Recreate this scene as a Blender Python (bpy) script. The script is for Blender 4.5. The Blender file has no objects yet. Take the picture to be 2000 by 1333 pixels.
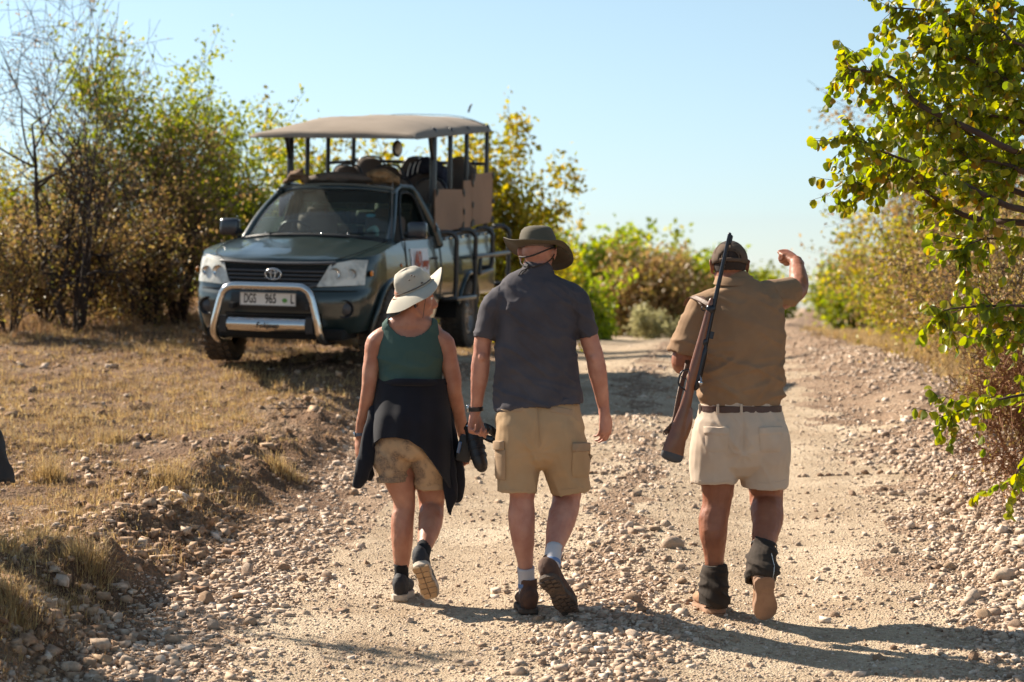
import bpy, bmesh, math, random
import numpy as np
from mathutils import Vector, Matrix
C = bpy.context.scene
COL = C.collection
R = math.radians
# ------------------------------------------------------------------ camera
CAMZ = 1.48; FPX = 3889.0; PITCH = math.atan(66.5/FPX)
cam = bpy.data.objects.new('camera', bpy.data.cameras.new('camera')); COL.objects.link(cam)
cam.location = (0, 0, CAMZ); cam.rotation_euler = (R(90)-PITCH, 0, 0)
cam.data.lens = 70; cam.data.sensor_width = 36; cam.data.clip_end = 3000; cam.data.clip_start = .1
cam.data.dof.use_dof = True; cam.data.dof.focus_distance = 9.75; cam.data.dof.aperture_fstop = 3.0
C.camera = cam
# ------------------------------------------------------------------ sky and sun
SUN_EL = R(36); SUN_AZ = R(-55)            # azimuth measured from +Y (view direction) clockwise: the sun stands ahead and to the left
sun_dir = Vector((math.sin(SUN_AZ)*math.cos(SUN_EL), math.cos(SUN_AZ)*math.cos(SUN_EL), math.sin(SUN_EL)))
w = bpy.data.worlds.new('World'); C.world = w; w.use_nodes = True
nt = w.node_tree; nt.nodes.clear()
sky = nt.nodes.new('ShaderNodeTexSky'); sky.sky_type = 'NISHITA'; sky.sun_disc = False
sky.sun_elevation = SUN_EL; sky.sun_rotation = SUN_AZ
sky.altitude = 600; sky.air_density = 1.0; sky.dust_density = .5; sky.ozone_density = 4.5
bg = nt.nodes.new('ShaderNodeBackground'); bg.inputs[1].default_value = .060
wo = nt.nodes.new('ShaderNodeOutputWorld')
hs = nt.nodes.new('ShaderNodeHueSaturation'); hs.inputs['Saturation'].default_value = .74; hs.inputs['Hue'].default_value = .480
nt.links.new(sky.outputs[0], hs.inputs['Color']); nt.links.new(hs.outputs[0], bg.inputs[0]); nt.links.new(bg.outputs[0], wo.inputs[0])
sl = bpy.data.lights.new('sun', 'SUN'); sl.energy = 5.0; sl.angle = R(.53); sl.color = (1, .89, .74)
so = bpy.data.objects.new('sun', sl); COL.objects.link(so)
so.rotation_euler = sun_dir.to_track_quat('Z', 'Y').to_euler()
C.view_settings.view_transform = 'Standard'; C.view_settings.look = 'None'
C.view_settings.exposure = 1.3; C.view_settings.gamma = 1; C.view_settings.use_curve_mapping = False
C.cycles.use_denoising = True; C.cycles.max_bounces = 6; C.cycles.diffuse_bounces = 3
C.cycles.transparent_max_bounces = 12; C.cycles.caustics_reflective = False; C.cycles.caustics_refractive = False
C.cycles.use_adaptive_sampling = True; C.cycles.adaptive_threshold = .02
# ------------------------------------------------------------------ small maths
def P(px, py, Y):
    """the point at distance Y in front of the camera that stands at pixel px, py of the 2000 px photograph"""
    xc = (px-1000)/FPX; zc = (666.5-py)/FPX
    c, s = math.cos(PITCH), math.sin(PITCH)
    d = (xc, c+zc*s, -s+zc*c)
    t = Y/d[1]
    return Vector((d[0]*t, Y, CAMZ+d[2]*t))
def _hash(i, j, k, seed):
    h = (i.astype(np.int64)*374761393 + j.astype(np.int64)*668265263 + k.astype(np.int64)*2147483647 + seed*1274126177) & 0xffffffff
    h = ((h ^ (h >> 13))*1274126177) & 0xffffffff
    h = (h ^ (h >> 16)) & 0xffffffff
    return h/4294967295.0
def vnoise(x, y, z=None, seed=0):
    x = np.asarray(x, float); y = np.asarray(y, float); z = np.zeros_like(x) if z is None else np.asarray(z, float)
    i, j, k = np.floor(x), np.floor(y), np.floor(z); fx, fy, fz = x-i, y-j, z-k
    fx, fy, fz = [t*t*(3-2*t) for t in (fx, fy, fz)]
    r = 0
    for a in (0, 1):
        for b in (0, 1):
            for c in (0, 1):
                r = r + _hash(i+a, j+b, k+c, seed)*(fx if a else 1-fx)*(fy if b else 1-fy)*(fz if c else 1-fz)
    return r*2-1
def fbm(x, y, z=None, seed=0, o=3):
    r = 0; a = 1
    for q in range(o):
        r = r + a*vnoise(np.asarray(x)*2**q, np.asarray(y)*2**q, None if z is None else np.asarray(z)*2**q, seed+q); a *= .5
    return r
def sstep(t):
    t = np.clip(t, 0, 1); return t*t*(3-2*t)
# ------------------------------------------------------------------ objects
def tag(o, label=None, cat=None, group=None, kind=None):
    if label: o['label'] = label
    if cat: o['category'] = cat
    if group: o['group'] = group
    if kind: o['kind'] = kind
    return o
def link(name, me, mat=None, parent=None, kind=None, smooth=False):
    if mat is not None:
        for m in (mat if isinstance(mat, (list, tuple)) else [mat]): me.materials.append(m)
    if smooth: me.polygons.foreach_set('use_smooth', [True]*len(me.polygons))
    o = bpy.data.objects.new(name, me); COL.objects.link(o)
    if parent is not None: o.parent = parent
    if kind: o['kind'] = kind
    return o
def empty(name, loc=(0, 0, 0)):
    o = bpy.data.objects.new(name, None); COL.objects.link(o); o.location = loc; o.empty_display_size = .1
    return o
def mesh_np(name, V, F):
    me = bpy.data.meshes.new(name); V = np.asarray(V, np.float32); F = np.asarray(F, np.int32); k = F.shape[1]
    me.vertices.add(len(V)); me.vertices.foreach_set('co', V.ravel())
    me.loops.add(F.size); me.loops.foreach_set('vertex_index', F.ravel())
    me.polygons.add(len(F)); me.polygons.foreach_set('loop_start', np.arange(0, F.size, k, dtype=np.int32))
    me.update(calc_edges=True); me.validate()
    return me
class G:
    """collects vertices and faces; build() links them as ONE mesh object"""
    def __init__(s): s.v = []; s.f = []
    def add(s, V, F):
        n = len(s.v); s.v += [tuple(p) for p in V]; s.f += [tuple(i+n for i in f) for f in F]; return s
    def box(s, c, d, rot=None, taper=1.0):
        x, y, z = [q/2 for q in d]; V = []
        for sz in (-1, 1):
            k = taper if sz > 0 else 1
            for sx, sy in ((-1, -1), (1, -1), (1, 1), (-1, 1)):
                p = Vector((sx*x*k, sy*y*k, sz*z)); V.append((rot @ p if rot is not None else p)+Vector(c))
        return s.add(V, [(3, 2, 1, 0), (4, 5, 6, 7), (0, 1, 5, 4), (1, 2, 6, 5), (2, 3, 7, 6), (3, 0, 4, 7)])
    def bar(s, a, b, w_, t_, up=(0, 0, 1)):
        a, b = Vector(a), Vector(b); d = b-a; L = d.length; d.normalize(); u = Vector(up)
        x = d.cross(u)
        if x.length < 1e-4: x = d.cross(Vector((1, 0, 0)))
        x.normalize(); y = d.cross(x)
        M = Matrix((x, y, d)).transposed()
        return s.box((a+b)/2, (w_, t_, L), M)
    def tube(s, pts, ra, rb=None, ref=(0, 1, 0), n=10, sub=3, cap='round', end='round', squash=None):
        V, F = tube_geo(pts, ra, rb, ref, n, sub, cap, end); return s.add(V, F)
    def ell(s, c, r, rot=None, n=10, m=7):
        V = []; F = []
        for i in range(m+1):
            th = math.pi*i/m
            for j in range(n):
                ph = 2*math.pi*j/n
                p = Vector((r[0]*math.sin(th)*math.cos(ph), r[1]*math.sin(th)*math.sin(ph), r[2]*math.cos(th)))
                V.append((rot @ p if rot is not None else p)+Vector(c))
        for i in range(m):
            for j in range(n): F.append((i*n+j, (i+1)*n+j, (i+1)*n+(j+1) % n, i*n+(j+1) % n))
        return s.add(V, F)
    def lathe(s, prof, c, axis='z', n=24, closed=False):
        V = []; F = []; m = len(prof)
        for j in range(n):
            a = 2*math.pi*j/n
            for r, h in prof:
                p = (r*math.cos(a), r*math.sin(a), h)
                if axis == 'y': p = (p[0], p[2], p[1])
                if axis == 'x': p = (p[2], p[0], p[1])
                V.append(Vector(p)+Vector(c))
        for j in range(n):
            k = (j+1) % n
            for i in range(m-1+(1 if closed else 0)):
                q = (i+1) % m; F.append((j*m+i, k*m+i, k*m+q, j*m+q))
        return s.add(V, F)
    def grid(s, pts, thick=None):
        """pts[i][j] grid of points; a thickness gives it a back and rims"""
        n, m = len(pts), len(pts[0]); V = [Vector(p) for r in pts for p in r]; F = []
        for i in range(n-1):
            for j in range(m-1): F.append((i*m+j, i*m+j+1, (i+1)*m+j+1, (i+1)*m+j))
        if thick:
            N = len(V); t = Vector(thick) if not isinstance(thick, (int, float)) else None
            if t is None:
                nr = [Vector() for _ in V]
                for f in F:
                    k = (V[f[1]]-V[f[0]]).cross(V[f[3]]-V[f[0]])+(V[f[3]]-V[f[2]]).cross(V[f[1]]-V[f[2]])
                    for q in f: nr[q] += k
                V += [V[i]-(nr[i].normalized() if nr[i].length > 0 else Vector((0, 0, 1)))*thick for i in range(N)]
            else: V += [p+t for p in V[:N]]
            F += [tuple(i+N for i in reversed(f)) for f in F]
            b = [i for i in range(m)]+[i*m+m-1 for i in range(1, n)]+[(n-1)*m+j for j in range(m-2, -1, -1)]+[i*m for i in range(n-2, 0, -1)]
            for a_, c_ in zip(b, b[1:]+b[:1]): F.append((c_, a_, a_+N, c_+N))
        return s.add(V, F)
    def prism(s, poly, vec):
        n = len(poly); V = [Vector(p) for p in poly]; V += [p+Vector(vec) for p in V]
        return s.add(V, [tuple(range(n-1, -1, -1)), tuple(range(n, 2*n))]+[(i, (i+1) % n, (i+1) % n+n, i+n) for i in range(n)])
    def move(s, M, k=0):
        s.v[k:] = [tuple(M @ Vector(p)) for p in s.v[k:]]; return s
    def mesh(s, name):
        me = bpy.data.meshes.new(name); me.from_pydata(s.v, [], s.f); me.update(); return me
    def build(s, name, mat, parent=None, smooth=False, bevel=0, org=None, kind=None, auto=None):
        if org is not None:
            o_ = Vector(org); s.v = [tuple(Vector(p)-o_) for p in s.v]
        me = s.mesh(name)
        if bevel or auto:
            bm = bmesh.new(); bm.from_mesh(me); bmesh.ops.remove_doubles(bm, verts=bm.verts, dist=1e-5)
            if bevel:
                ed = [e for e in bm.edges if len(e.link_faces) == 2 and e.calc_face_angle(0) > .5]
                bmesh.ops.bevel(bm, geom=ed, offset=bevel, segments=2, affect='EDGES', profile=.6, clamp_overlap=True)
            bmesh.ops.recalc_face_normals(bm, faces=bm.faces)
            bm.to_mesh(me); bm.free()
        o = link(name, me, mat, parent, kind, smooth)
        if auto and smooth: sharp(me, auto)
        return o
def sharp(me, ang):
    try: me.set_sharp_from_angle(angle=R(ang))
    except Exception: pass
def catmull(A, sub):
    A = [np.asarray(a, float) for a in A]
    if sub <= 1 or len(A) < 3: return A
    out = []
    for i in range(len(A)-1):
        p0 = A[max(i-1, 0)]; p1 = A[i]; p2 = A[i+1]; p3 = A[min(i+2, len(A)-1)]
        for k in range(sub):
            t = k/sub
            out.append(.5*((2*p1)+(-p0+p2)*t+(2*p0-5*p1+4*p2-p3)*t*t+(-p0+3*p1-3*p2+p3)*t**3))
    out.append(A[-1]); return out
def tube_geo(pts, ra, rb=None, ref=(0, 1, 0), n=10, sub=3, cap='round', end='round'):
    m = len(pts)
    ra = [ra]*m if isinstance(ra, (int, float)) else list(ra)
    rb = ra if rb is None else ([rb]*m if isinstance(rb, (int, float)) else list(rb))
    D = catmull([np.array([*p, a, b]) for p, a, b in zip(pts, ra, rb)], sub)
    pp = [Vector(d[:3]) for d in D]; A = [max(d[3], 1e-4) for d in D]; B = [max(d[4], 1e-4) for d in D]
    T = []
    for i in range(len(pp)):
        t = pp[min(i+1, len(pp)-1)]-pp[max(i-1, 0)]
        T.append(t.normalized() if t.length > 1e-9 else Vector((0, 0, 1)))
    rf = Vector(ref); rings = []; fr = []
    prev = None
    for t in T:
        sx = rf.cross(t)
        if sx.length < .15: sx = prev if prev is not None else t.orthogonal()
        sx = (sx-t*sx.dot(t)).normalized()
        if prev is not None and sx.dot(prev) < 0: sx = -sx
        prev = sx; fr.append((sx, t.cross(sx).normalized()))
    def ring(p, f, a, b): return [p+f[0]*(a*math.cos(2*math.pi*j/n))+f[1]*(b*math.sin(2*math.pi*j/n)) for j in range(n)]
    L = []
    def capr(p, t, f, a, b, sgn):
        k = min(a, b); o = []
        for q in (.9, .6, .25): o.append(ring(p+t*(sgn*k*math.sqrt(1-q*q)*(1 if q else 1)), f, a*q, b*q))
        return o
    if cap == 'round': L += list(reversed(capr(pp[0], T[0], fr[0], A[0], B[0], -1)))
    if cap == 'hem':
        t, f = T[0], fr[0]; L += [ring(pp[0]+t*.03, f, A[0]*.5, B[0]*.5), ring(pp[0]+t*.03, f, A[0]-.012, B[0]-.012), ring(pp[0], f, A[0]-.010, B[0]-.010)]
    for p, f, a, b in zip(pp, fr, A, B): L.append(ring(p, f, a, b))
    if end == 'round': L += capr(pp[-1], T[-1], fr[-1], A[-1], B[-1], 1)
    if end == 'hem':
        t, f = T[-1], fr[-1]; L += [ring(pp[-1], f, A[-1]-.010, B[-1]-.010), ring(pp[-1]-t*.03, f, A[-1]-.012, B[-1]-.012), ring(pp[-1]-t*.03, f, A[-1]*.5, B[-1]*.5)]
    V = [p for r in L for p in r]; F = []
    for i in range(len(L)-1):
        for j in range(n): F.append((i*n+j, i*n+(j+1) % n, (i+1)*n+(j+1) % n, (i+1)*n+j))
    F.append(tuple(range(n-1, -1, -1))); k = (len(L)-1)*n; F.append(tuple(range(k, k+n)))
    return V, F
def remesh(g, name, voxel, smooth, mat, parent, org, disp=None, cut=None, fac=.5):
    """fuses overlapping closed volumes to one continuous skin"""
    me = g.mesh(name); o = bpy.data.objects.new(name, me); COL.objects.link(o)
    bm = bmesh.new(); bm.from_mesh(me); bmesh.ops.recalc_face_normals(bm, faces=bm.faces); bm.to_mesh(me); bm.free()
    md = o.modifiers.new('r', 'REMESH'); md.mode = 'VOXEL'; md.voxel_size = voxel; md.adaptivity = 0
    if smooth:
        ms = o.modifiers.new('s', 'SMOOTH'); ms.iterations = smooth; ms.factor = fac
    dg = bpy.context.evaluated_depsgraph_get(); dg.update()
    me2 = bpy.data.meshes.new_from_object(o.evaluated_get(dg), preserve_all_data_layers=False, depsgraph=dg)
    bpy.data.objects.remove(o); bpy.data.meshes.remove(me)
    me2.name = name
    n = len(me2.vertices); co = np.empty(n*3, np.float32); me2.vertices.foreach_get('co', co); co = co.reshape(-1, 3)
    if disp is not None:
        no = np.empty(n*3, np.float32); me2.vertices.foreach_get('normal', no); no = no.reshape(-1, 3)
        co = co+no*disp(co, no)[:, None]
    co = co-np.array(org, np.float32)
    me2.vertices.foreach_set('co', co.astype(np.float32).ravel())
    if cut is not None:
        bm = bmesh.new(); bm.from_mesh(me2)
        dead = [v for v in bm.verts if cut(v.co+Vector(org))]
        bmesh.ops.delete(bm, geom=dead, context='VERTS'); bm.to_mesh(me2); bm.free()
    me2.update(); me2.materials.clear()
    return link(name, me2, mat, parent, smooth=True)
# ------------------------------------------------------------------ materials
def NN(nt, t, **k):
    n = nt.nodes.new(t)
    for a, b in k.items(): setattr(n, a, b)
    return n
def mat(name, col, rough=.8, metal=0, var=0, vscale=4, col2=None, bump=0, bscale=60, spec=.5, coat=0, wave=None, vdetail=4, vdist=(.35, .65), sheen=0, sss=0, bdist=.01):
    m = bpy.data.materials.new(name); m.use_nodes = True; nt = m.node_tree; b = nt.nodes['Principled BSDF']
    b.inputs['Base Color'].default_value = (*col, 1); b.inputs['Roughness'].default_value = rough
    b.inputs['Metallic'].default_value = metal; b.inputs['Specular IOR Level'].default_value = spec
    b.inputs['Coat Weight'].default_value = coat; b.inputs['Sheen Weight'].default_value = sheen
    if sss:
        b.inputs['Subsurface Weight'].default_value = sss; b.inputs['Subsurface Radius'].default_value = (.02, .006, .003)
        b.inputs['Subsurface Scale'].default_value = 1
    tc = NN(nt, 'ShaderNodeTexCoord')
    if var or col2:
        c2 = col2 or tuple(c*(1-var) for c in col)
        n = NN(nt, 'ShaderNodeTexNoise'); n.inputs['Scale'].default_value = vscale; n.inputs['Detail'].default_value = vdetail
        nt.links.new(tc.outputs['Object'], n.inputs['Vector'])
        r = NN(nt, 'ShaderNodeValToRGB'); r.color_ramp.elements[0].position = vdist[0]; r.color_ramp.elements[1].position = vdist[1]
        r.color_ramp.elements[0].color = (*c2, 1); r.color_ramp.elements[1].color = (*col, 1)
        nt.links.new(n.outputs['Fac'], r.inputs['Fac']); nt.links.new(r.outputs[0], b.inputs['Base Color'])
    hs = None
    if bump:
        n2 = NN(nt, 'ShaderNodeTexNoise'); n2.inputs['Scale'].default_value = bscale; n2.inputs['Detail'].default_value = 5
        nt.links.new(tc.outputs['Object'], n2.inputs['Vector']); hs = n2.outputs['Fac']
    if wave:
        wv = NN(nt, 'ShaderNodeTexWave'); wv.bands_direction = wave[0]; wv.inputs['Scale'].default_value = wave[1]; wv.inputs['Distortion'].default_value = wave[2]
        nt.links.new(tc.outputs['Object'], wv.inputs['Vector'])
        if hs is None: hs = wv.outputs['Fac']; bump = wave[3]
        else:
            ad = NN(nt, 'ShaderNodeMath', operation='MULTIPLY_ADD'); ad.inputs[1].default_value = wave[3]
            nt.links.new(wv.outputs['Fac'], ad.inputs[0]); nt.links.new(hs, ad.inputs[2]); hs = ad.outputs[0]
    if hs is not None:
        bp = NN(nt, 'ShaderNodeBump'); bp.inputs['Strength'].default_value = bump; bp.inputs['Distance'].default_value = bdist
        nt.links.new(hs, bp.inputs['Height']); nt.links.new(bp.outputs[0], b.inputs['Normal'])
    return m
def leafmat(name, cols, trans=.45, rough=.5):
    """one colour per leaf, picked from cols; light passes through"""
    m = bpy.data.materials.new(name); m.use_nodes = True; nt = m.node_tree; nt.nodes.clear()
    g = NN(nt, 'ShaderNodeNewGeometry'); oi = NN(nt, 'ShaderNodeObjectInfo')
    ad = NN(nt, 'ShaderNodeMath', operation='ADD'); fr = NN(nt, 'ShaderNodeMath', operation='FRACT')
    nt.links.new(g.outputs['Random Per Island'], ad.inputs[0]); nt.links.new(oi.outputs['Random'], ad.inputs[1]); nt.links.new(ad.outputs[0], fr.inputs[0])
    r = NN(nt, 'ShaderNodeValToRGB'); e = r.color_ramp.elements
    while len(e) < len(cols): e.new(.5)
    for i, c in enumerate(cols): e[i].position = i/(len(cols)-1); e[i].color = (*c, 1)
    nt.links.new(fr.outputs[0], r.inputs['Fac'])
    p = NN(nt, 'ShaderNodeBsdfPrincipled'); p.inputs['Roughness'].default_value = rough; p.inputs['Specular IOR Level'].default_value = .35
    t = NN(nt, 'ShaderNodeBsdfTranslucent'); mx = NN(nt, 'ShaderNodeMixShader'); mx.inputs[0].default_value = trans
    hv = NN(nt, 'ShaderNodeHueSaturation'); hv.inputs['Saturation'].default_value = 1.1; hv.inputs['Value'].default_value = 1.7
    nt.links.new(r.outputs[0], p.inputs['Base Color']); nt.links.new(r.outputs[0], hv.inputs['Color']); nt.links.new(hv.outputs[0], t.inputs['Color'])
    nt.links.new(p.outputs[0], mx.inputs[1]); nt.links.new(t.outputs[0], mx.inputs[2])
    o = NN(nt, 'ShaderNodeOutputMaterial'); nt.links.new(mx.outputs[0], o.inputs[0])
    return m
# ------------------------------------------------------------------ terrain
def XL(Y):
    Y = np.asarray(Y, float); q = -2.0+.06*Y+.0006*Y*Y; y0 = 72
    return np.where(Y < y0, q, (-2.0+.06*y0+.0006*y0*y0)+.1475*(Y-y0))
def ZR(Y):
    Y = np.asarray(Y, float)
    return .045*np.clip(Y-9.6, -6, 12.4)+.20*sstep((Y-11)/9.5)-.0032*np.clip(Y-48, 0, 190)-.02*sstep((Y-48)/40)
RW = 3.6      # drivable width; the stony windrow lies beyond it
def H(X, Y, rough=True):
    X = np.asarray(X, float); Y = np.asarray(Y, float)
    t = X-XL(Y); z = ZR(Y)
    nz = fbm(X*.7, Y*.7, seed=3)
    # two wheel tracks and the stony ridge between and beside them
    z = z-.030*np.exp(-((t-.95)/.42)**2)-.030*np.exp(-((t-2.75)/.42)**2)+.015*np.exp(-((t-1.85)/.35)**2)
    # right windrow and land behind it
    z = z+(.16+.05*nz)*np.exp(-((t-4.55-.15*nz)/.62)**2)*sstep((t-3.3)/.8)+.10*sstep((t-5)/1.2)+.02*np.clip(t-6, 0, 12)
    # left berm and plain
    l = -t-.28+.10*vnoise(X*1.3, Y*1.3, seed=5)
    near = 1-sstep((Y-15)/9)
    z = z+(.115+.02*near)*sstep((l-.0)/.8)
    z = z+(.075*near+.01)*np.exp(-((l-.62)/.34)**2)*(1+1.1*fbm(X*1.6, Y*1.6, seed=8))
    side = sstep((l-.6)/2.2)
    z = z+side*(.035*np.clip(l-1, 0, 9)+np.minimum(.052*np.clip(Y-17.5, 0, 14), .62))
    z = z-side*.35*sstep((Y-40)/60)
    wq = np.exp(-(((X+1.65)/2.0)**2+((Y-20.3)/2.6)**2)**2); zp = .955+(Y-18.9)*.0357-(X+2.0)*.0215*1.0; z = z*(1-wq)+wq*zp
    # clods
    if rough:
        a = .004+.026*sstep((l-.1)/.3)+.016*sstep((t-3.2)/.8)+.006*np.exp(-((t-1.85)/.35)**2)
        z = z+a*fbm(X*4.5, Y*4.5, seed=11, o=3)
        z = z+(.3*a)*fbm(X*19, Y*19, seed=21, o=2)
        z = z+.02*sstep((l-.1)/.25)*near*np.abs(fbm(X*7, Y*7, seed=31, o=3))*np.exp(-((l-.5)/.6)**2)*3.4
    return z
def axis(segs):
    out = []
    for a, b, n in segs: out += list(np.linspace(a, b, n, endpoint=False))
    return out
tt = np.array([-400, -250, -150, -90, -60, -40, -28, -20, -15, -12, -10]+axis([(-8.5, -4, 22), (-4, 6.5, 250), (6.5, 10, 16), (10, 20, 10), (20, 60, 8)])+[60, 90, 150, 250, 400, 700])
yy = np.array([-60, -20, -5, 1, 3, 5]+axis([(6, 15, 300), (15, 24, 170), (24, 40, 110), (40, 80, 80), (80, 260, 70)])+[260, 320, 420, 600, 900, 1400, 2200])
TT, YY = np.meshgrid(tt, yy); XX = XL(np.maximum(YY, 0))+TT
ZZ = H(XX, np.maximum(YY, 3))
ZZ = np.where(np.abs(TT) > 60, np.minimum(ZZ, .2)-.0, ZZ)
ny, nx = TT.shape
V = np.stack([XX, YY, ZZ], -1).reshape(-1, 3)
I, J = np.meshgrid(np.arange(ny-1), np.arange(nx-1), indexing='ij')
F = np.stack([I*nx+J, I*nx+J+1, (I+1)*nx+J+1, (I+1)*nx+J], -1).reshape(-1, 4)
tm = ((tt[:-1]+tt[1:])/2)[J].ravel()
ym = ((yy[:-1]+yy[1:])/2)[I].ravel(); wob = vnoise(tm*1.1, ym*1.1, seed=71)*.35+vnoise(tm*6, ym*6, seed=72)*.12
isroad = (tm+wob > -.22) & (tm+wob < 5.35)
_tt, _yy, _ZZ = tt.tolist(), yy.tolist(), ZZ
import bisect
def Hs(x, y):
    y1 = max(y, 0); q = -2.0+.06*y1+.0006*y1*y1 if y1 < 72 else (-2.0+.06*72+.0006*72*72)+.1475*(y1-72)
    t = x-q; j = min(max(bisect.bisect(_tt, t)-1, 0), len(_tt)-2); i = min(max(bisect.bisect(_yy, y)-1, 0), len(_yy)-2)
    a = (t-_tt[j])/(_tt[j+1]-_tt[j]); b = (y-_yy[i])/(_yy[i+1]-_yy[i])
    return float((_ZZ[i, j]*(1-a)+_ZZ[i, j+1]*a)*(1-b)+(_ZZ[i+1, j]*(1-a)+_ZZ[i+1, j+1]*a)*b)
def earth(name, c1, c2, c3, s1, bump, fine, strawmix=None):
    m = bpy.data.materials.new(name); m.use_nodes = True; nt = m.node_tree; b = nt.nodes['Principled BSDF']
    b.inputs['Roughness'].default_value = .95; b.inputs['Specular IOR Level'].default_value = .15
    tc = NN(nt, 'ShaderNodeTexCoord')
    n1 = NN(nt, 'ShaderNodeTexNoise'); n1.inputs['Scale'].default_value = s1; n1.inputs['Detail'].default_value = 6; n1.inputs['Roughness'].default_value = .65
    n2 = NN(nt, 'ShaderNodeTexNoise'); n2.inputs['Scale'].default_value = 38; n2.inputs['Detail'].default_value = 5; n2.inputs['Roughness'].default_value = .7
    v = NN(nt, 'ShaderNodeTexVoronoi'); v.inputs['Scale'].default_value = fine
    for q in (n1, n2, v): nt.links.new(tc.outputs['Object'], q.inputs['Vector'])
    r = NN(nt, 'ShaderNodeValToRGB'); e = r.color_ramp.elements; e[0].position = .36; e[1].position = .64; e.new(.5)
    for q, c in zip(e, (c1, c2, c3)): q.color = (*c, 1)
    nt.links.new(n1.outputs['Fac'], r.inputs['Fac'])
    mx = NN(nt, 'ShaderNodeMixRGB', blend_type='MULTIPLY'); mx.inputs[0].default_value = .8
    r2 = NN(nt, 'ShaderNodeValToRGB'); r2.color_ramp.elements[0].position = .3; r2.color_ramp.elements[1].position = .62
    r2.color_ramp.elements[0].color = (.55, .5, .46, 1); r2.color_ramp.elements[1].color = (1.12, 1.12, 1.12, 1)
    nt.links.new(n2.outputs['Fac'], r2.inputs['Fac']); nt.links.new(r.outputs[0], mx.inputs[1]); nt.links.new(r2.outputs[0], mx.inputs[2])
    nt.links.new(mx.outputs[0], b.inputs['Base Color'])
    ad = NN(nt, 'ShaderNodeMath', operation='MULTIPLY_ADD'); ad.inputs[1].default_value = -.8
    nt.links.new(v.outputs['Distance'], ad.inputs[0]); nt.links.new(n2.outputs['Fac'], ad.inputs[2])
    bp = NN(nt, 'ShaderNodeBump'); bp.inputs['Strength'].default_value = bump; bp.inputs['Distance'].default_value = .03
    nt.links.new(ad.outputs[0], bp.inputs['Height']); nt.links.new(bp.outputs[0], b.inputs['Normal'])
    return m
M_road = earth('road_dirt', (.36, .268, .18), (.45, .35, .245), (.54, .435, .315), 1.3, .55, 95)
M_soil = earth('soil', (.135, .078, .048), (.215, .135, .085), (.32, .22, .145), 1.1, .9, 50)
M_verge = earth('verge_earth', (.23, .150, .098), (.32, .22, .148), (.41, .295, .205), 1.6, .8, 60)
verge = (tm+wob*1.3+vnoise(tm*3, ym*3, seed=75)*.35 > 3.55) | (tm+wob*1.2 < .05) | (np.abs(tm-1.85+wob*.5) < .16+.2*vnoise(tm*2.5, ym*2.5, seed=77))
for nm, k, mt in (('road', isroad, M_road), ('ground', ~isroad, M_soil)):
    Fk = F[k]; u, inv = np.unique(Fk, return_inverse=True)
    o = link(nm, mesh_np(nm, V[u], inv.reshape(Fk.shape)), mt, kind='structure', smooth=True)
    if nm == 'road':
        ROAD = o; o.data.materials.append(M_verge); o.data.polygons.foreach_set('material_index', verge[k].astype(np.int32))
    else: GROUND = o
# ------------------------------------------------------------------ stones
rs = np.random.RandomState(7)
bm = bmesh.new(); bmesh.ops.create_icosphere(bm, subdivisions=1, radius=1); ICO_V = np.array([v.co[:] for v in bm.verts]); ICO_F = np.array([[v.index for v in f.verts] for f in bm.faces]); bm.free()
bm = bmesh.new(); bmesh.ops.create_icosphere(bm, subdivisions=2, radius=1); IC2_V = np.array([v.co[:] for v in bm.verts]); IC2_F = np.array([[v.index for v in f.verts] for f in bm.faces]); bm.free()
def stonemat(name, cols):
    m = bpy.data.materials.new(name); m.use_nodes = True; nt = m.node_tree; b = nt.nodes['Principled BSDF']
    b.inputs['Roughness'].default_value = .9; b.inputs['Specular IOR Level'].default_value = .2
    g = NN(nt, 'ShaderNodeNewGeometry'); oi = NN(nt, 'ShaderNodeObjectInfo')
    ad = NN(nt, 'ShaderNodeMath', operation='ADD'); fr = NN(nt, 'ShaderNodeMath', operation='FRACT')
    nt.links.new(g.outputs['Random Per Island'], ad.inputs[0]); nt.links.new(oi.outputs['Random'], ad.inputs[1]); nt.links.new(ad.outputs[0], fr.inputs[0])
    r = NN(nt, 'ShaderNodeValToRGB'); e = r.color_ramp.elements
    while len(e) < len(cols): e.new(.5)
    for i, c in enumerate(cols): e[i].position = i/(len(cols)-1); e[i].color = (*c, 1)
    nt.links.new(fr.outputs[0], r.inputs['Fac'])
    tc = NN(nt, 'ShaderNodeTexCoord'); n = NN(nt, 'ShaderNodeTexNoise'); n.inputs['Scale'].default_value = 30; n.inputs['Detail'].default_value = 5
    nt.links.new(tc.outputs['Object'], n.inputs['Vector'])
    r2 = NN(nt, 'ShaderNodeValToRGB'); r2.color_ramp.elements[0].color = (.6, .54, .5, 1); r2.color_ramp.elements[1].color = (1.15, 1.15, 1.15, 1)
    r2.color_ramp.elements[0].position = .35; r2.color_ramp.elements[1].position = .6; nt.links.new(n.outputs['Fac'], r2.inputs['Fac'])
    mx = NN(nt, 'ShaderNodeMixRGB', blend_type='MULTIPLY'); mx.inputs[0].default_value = .7
    nt.links.new(r.outputs[0], mx.inputs[1]); nt.links.new(r2.outputs[0], mx.inputs[2]); nt.links.new(mx.outputs[0], b.inputs['Base Color'])
    bp = NN(nt, 'ShaderNodeBump'); bp.inputs['Strength'].default_value = .5; bp.inputs['Distance'].default_value = .01
    nt.links.new(n.outputs['Fac'], bp.inputs['Height']); nt.links.new(bp.outputs[0], b.inputs['Normal'])
    return m
M_stone = stonemat('pale_stone', [(.44, .33, .245), (.51, .40, .31), (.33, .23, .16), (.56, .46, .37), (.25, .165, .11), (.48, .365, .27), (.64, .54, .45), (.38, .28, .205)])
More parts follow.
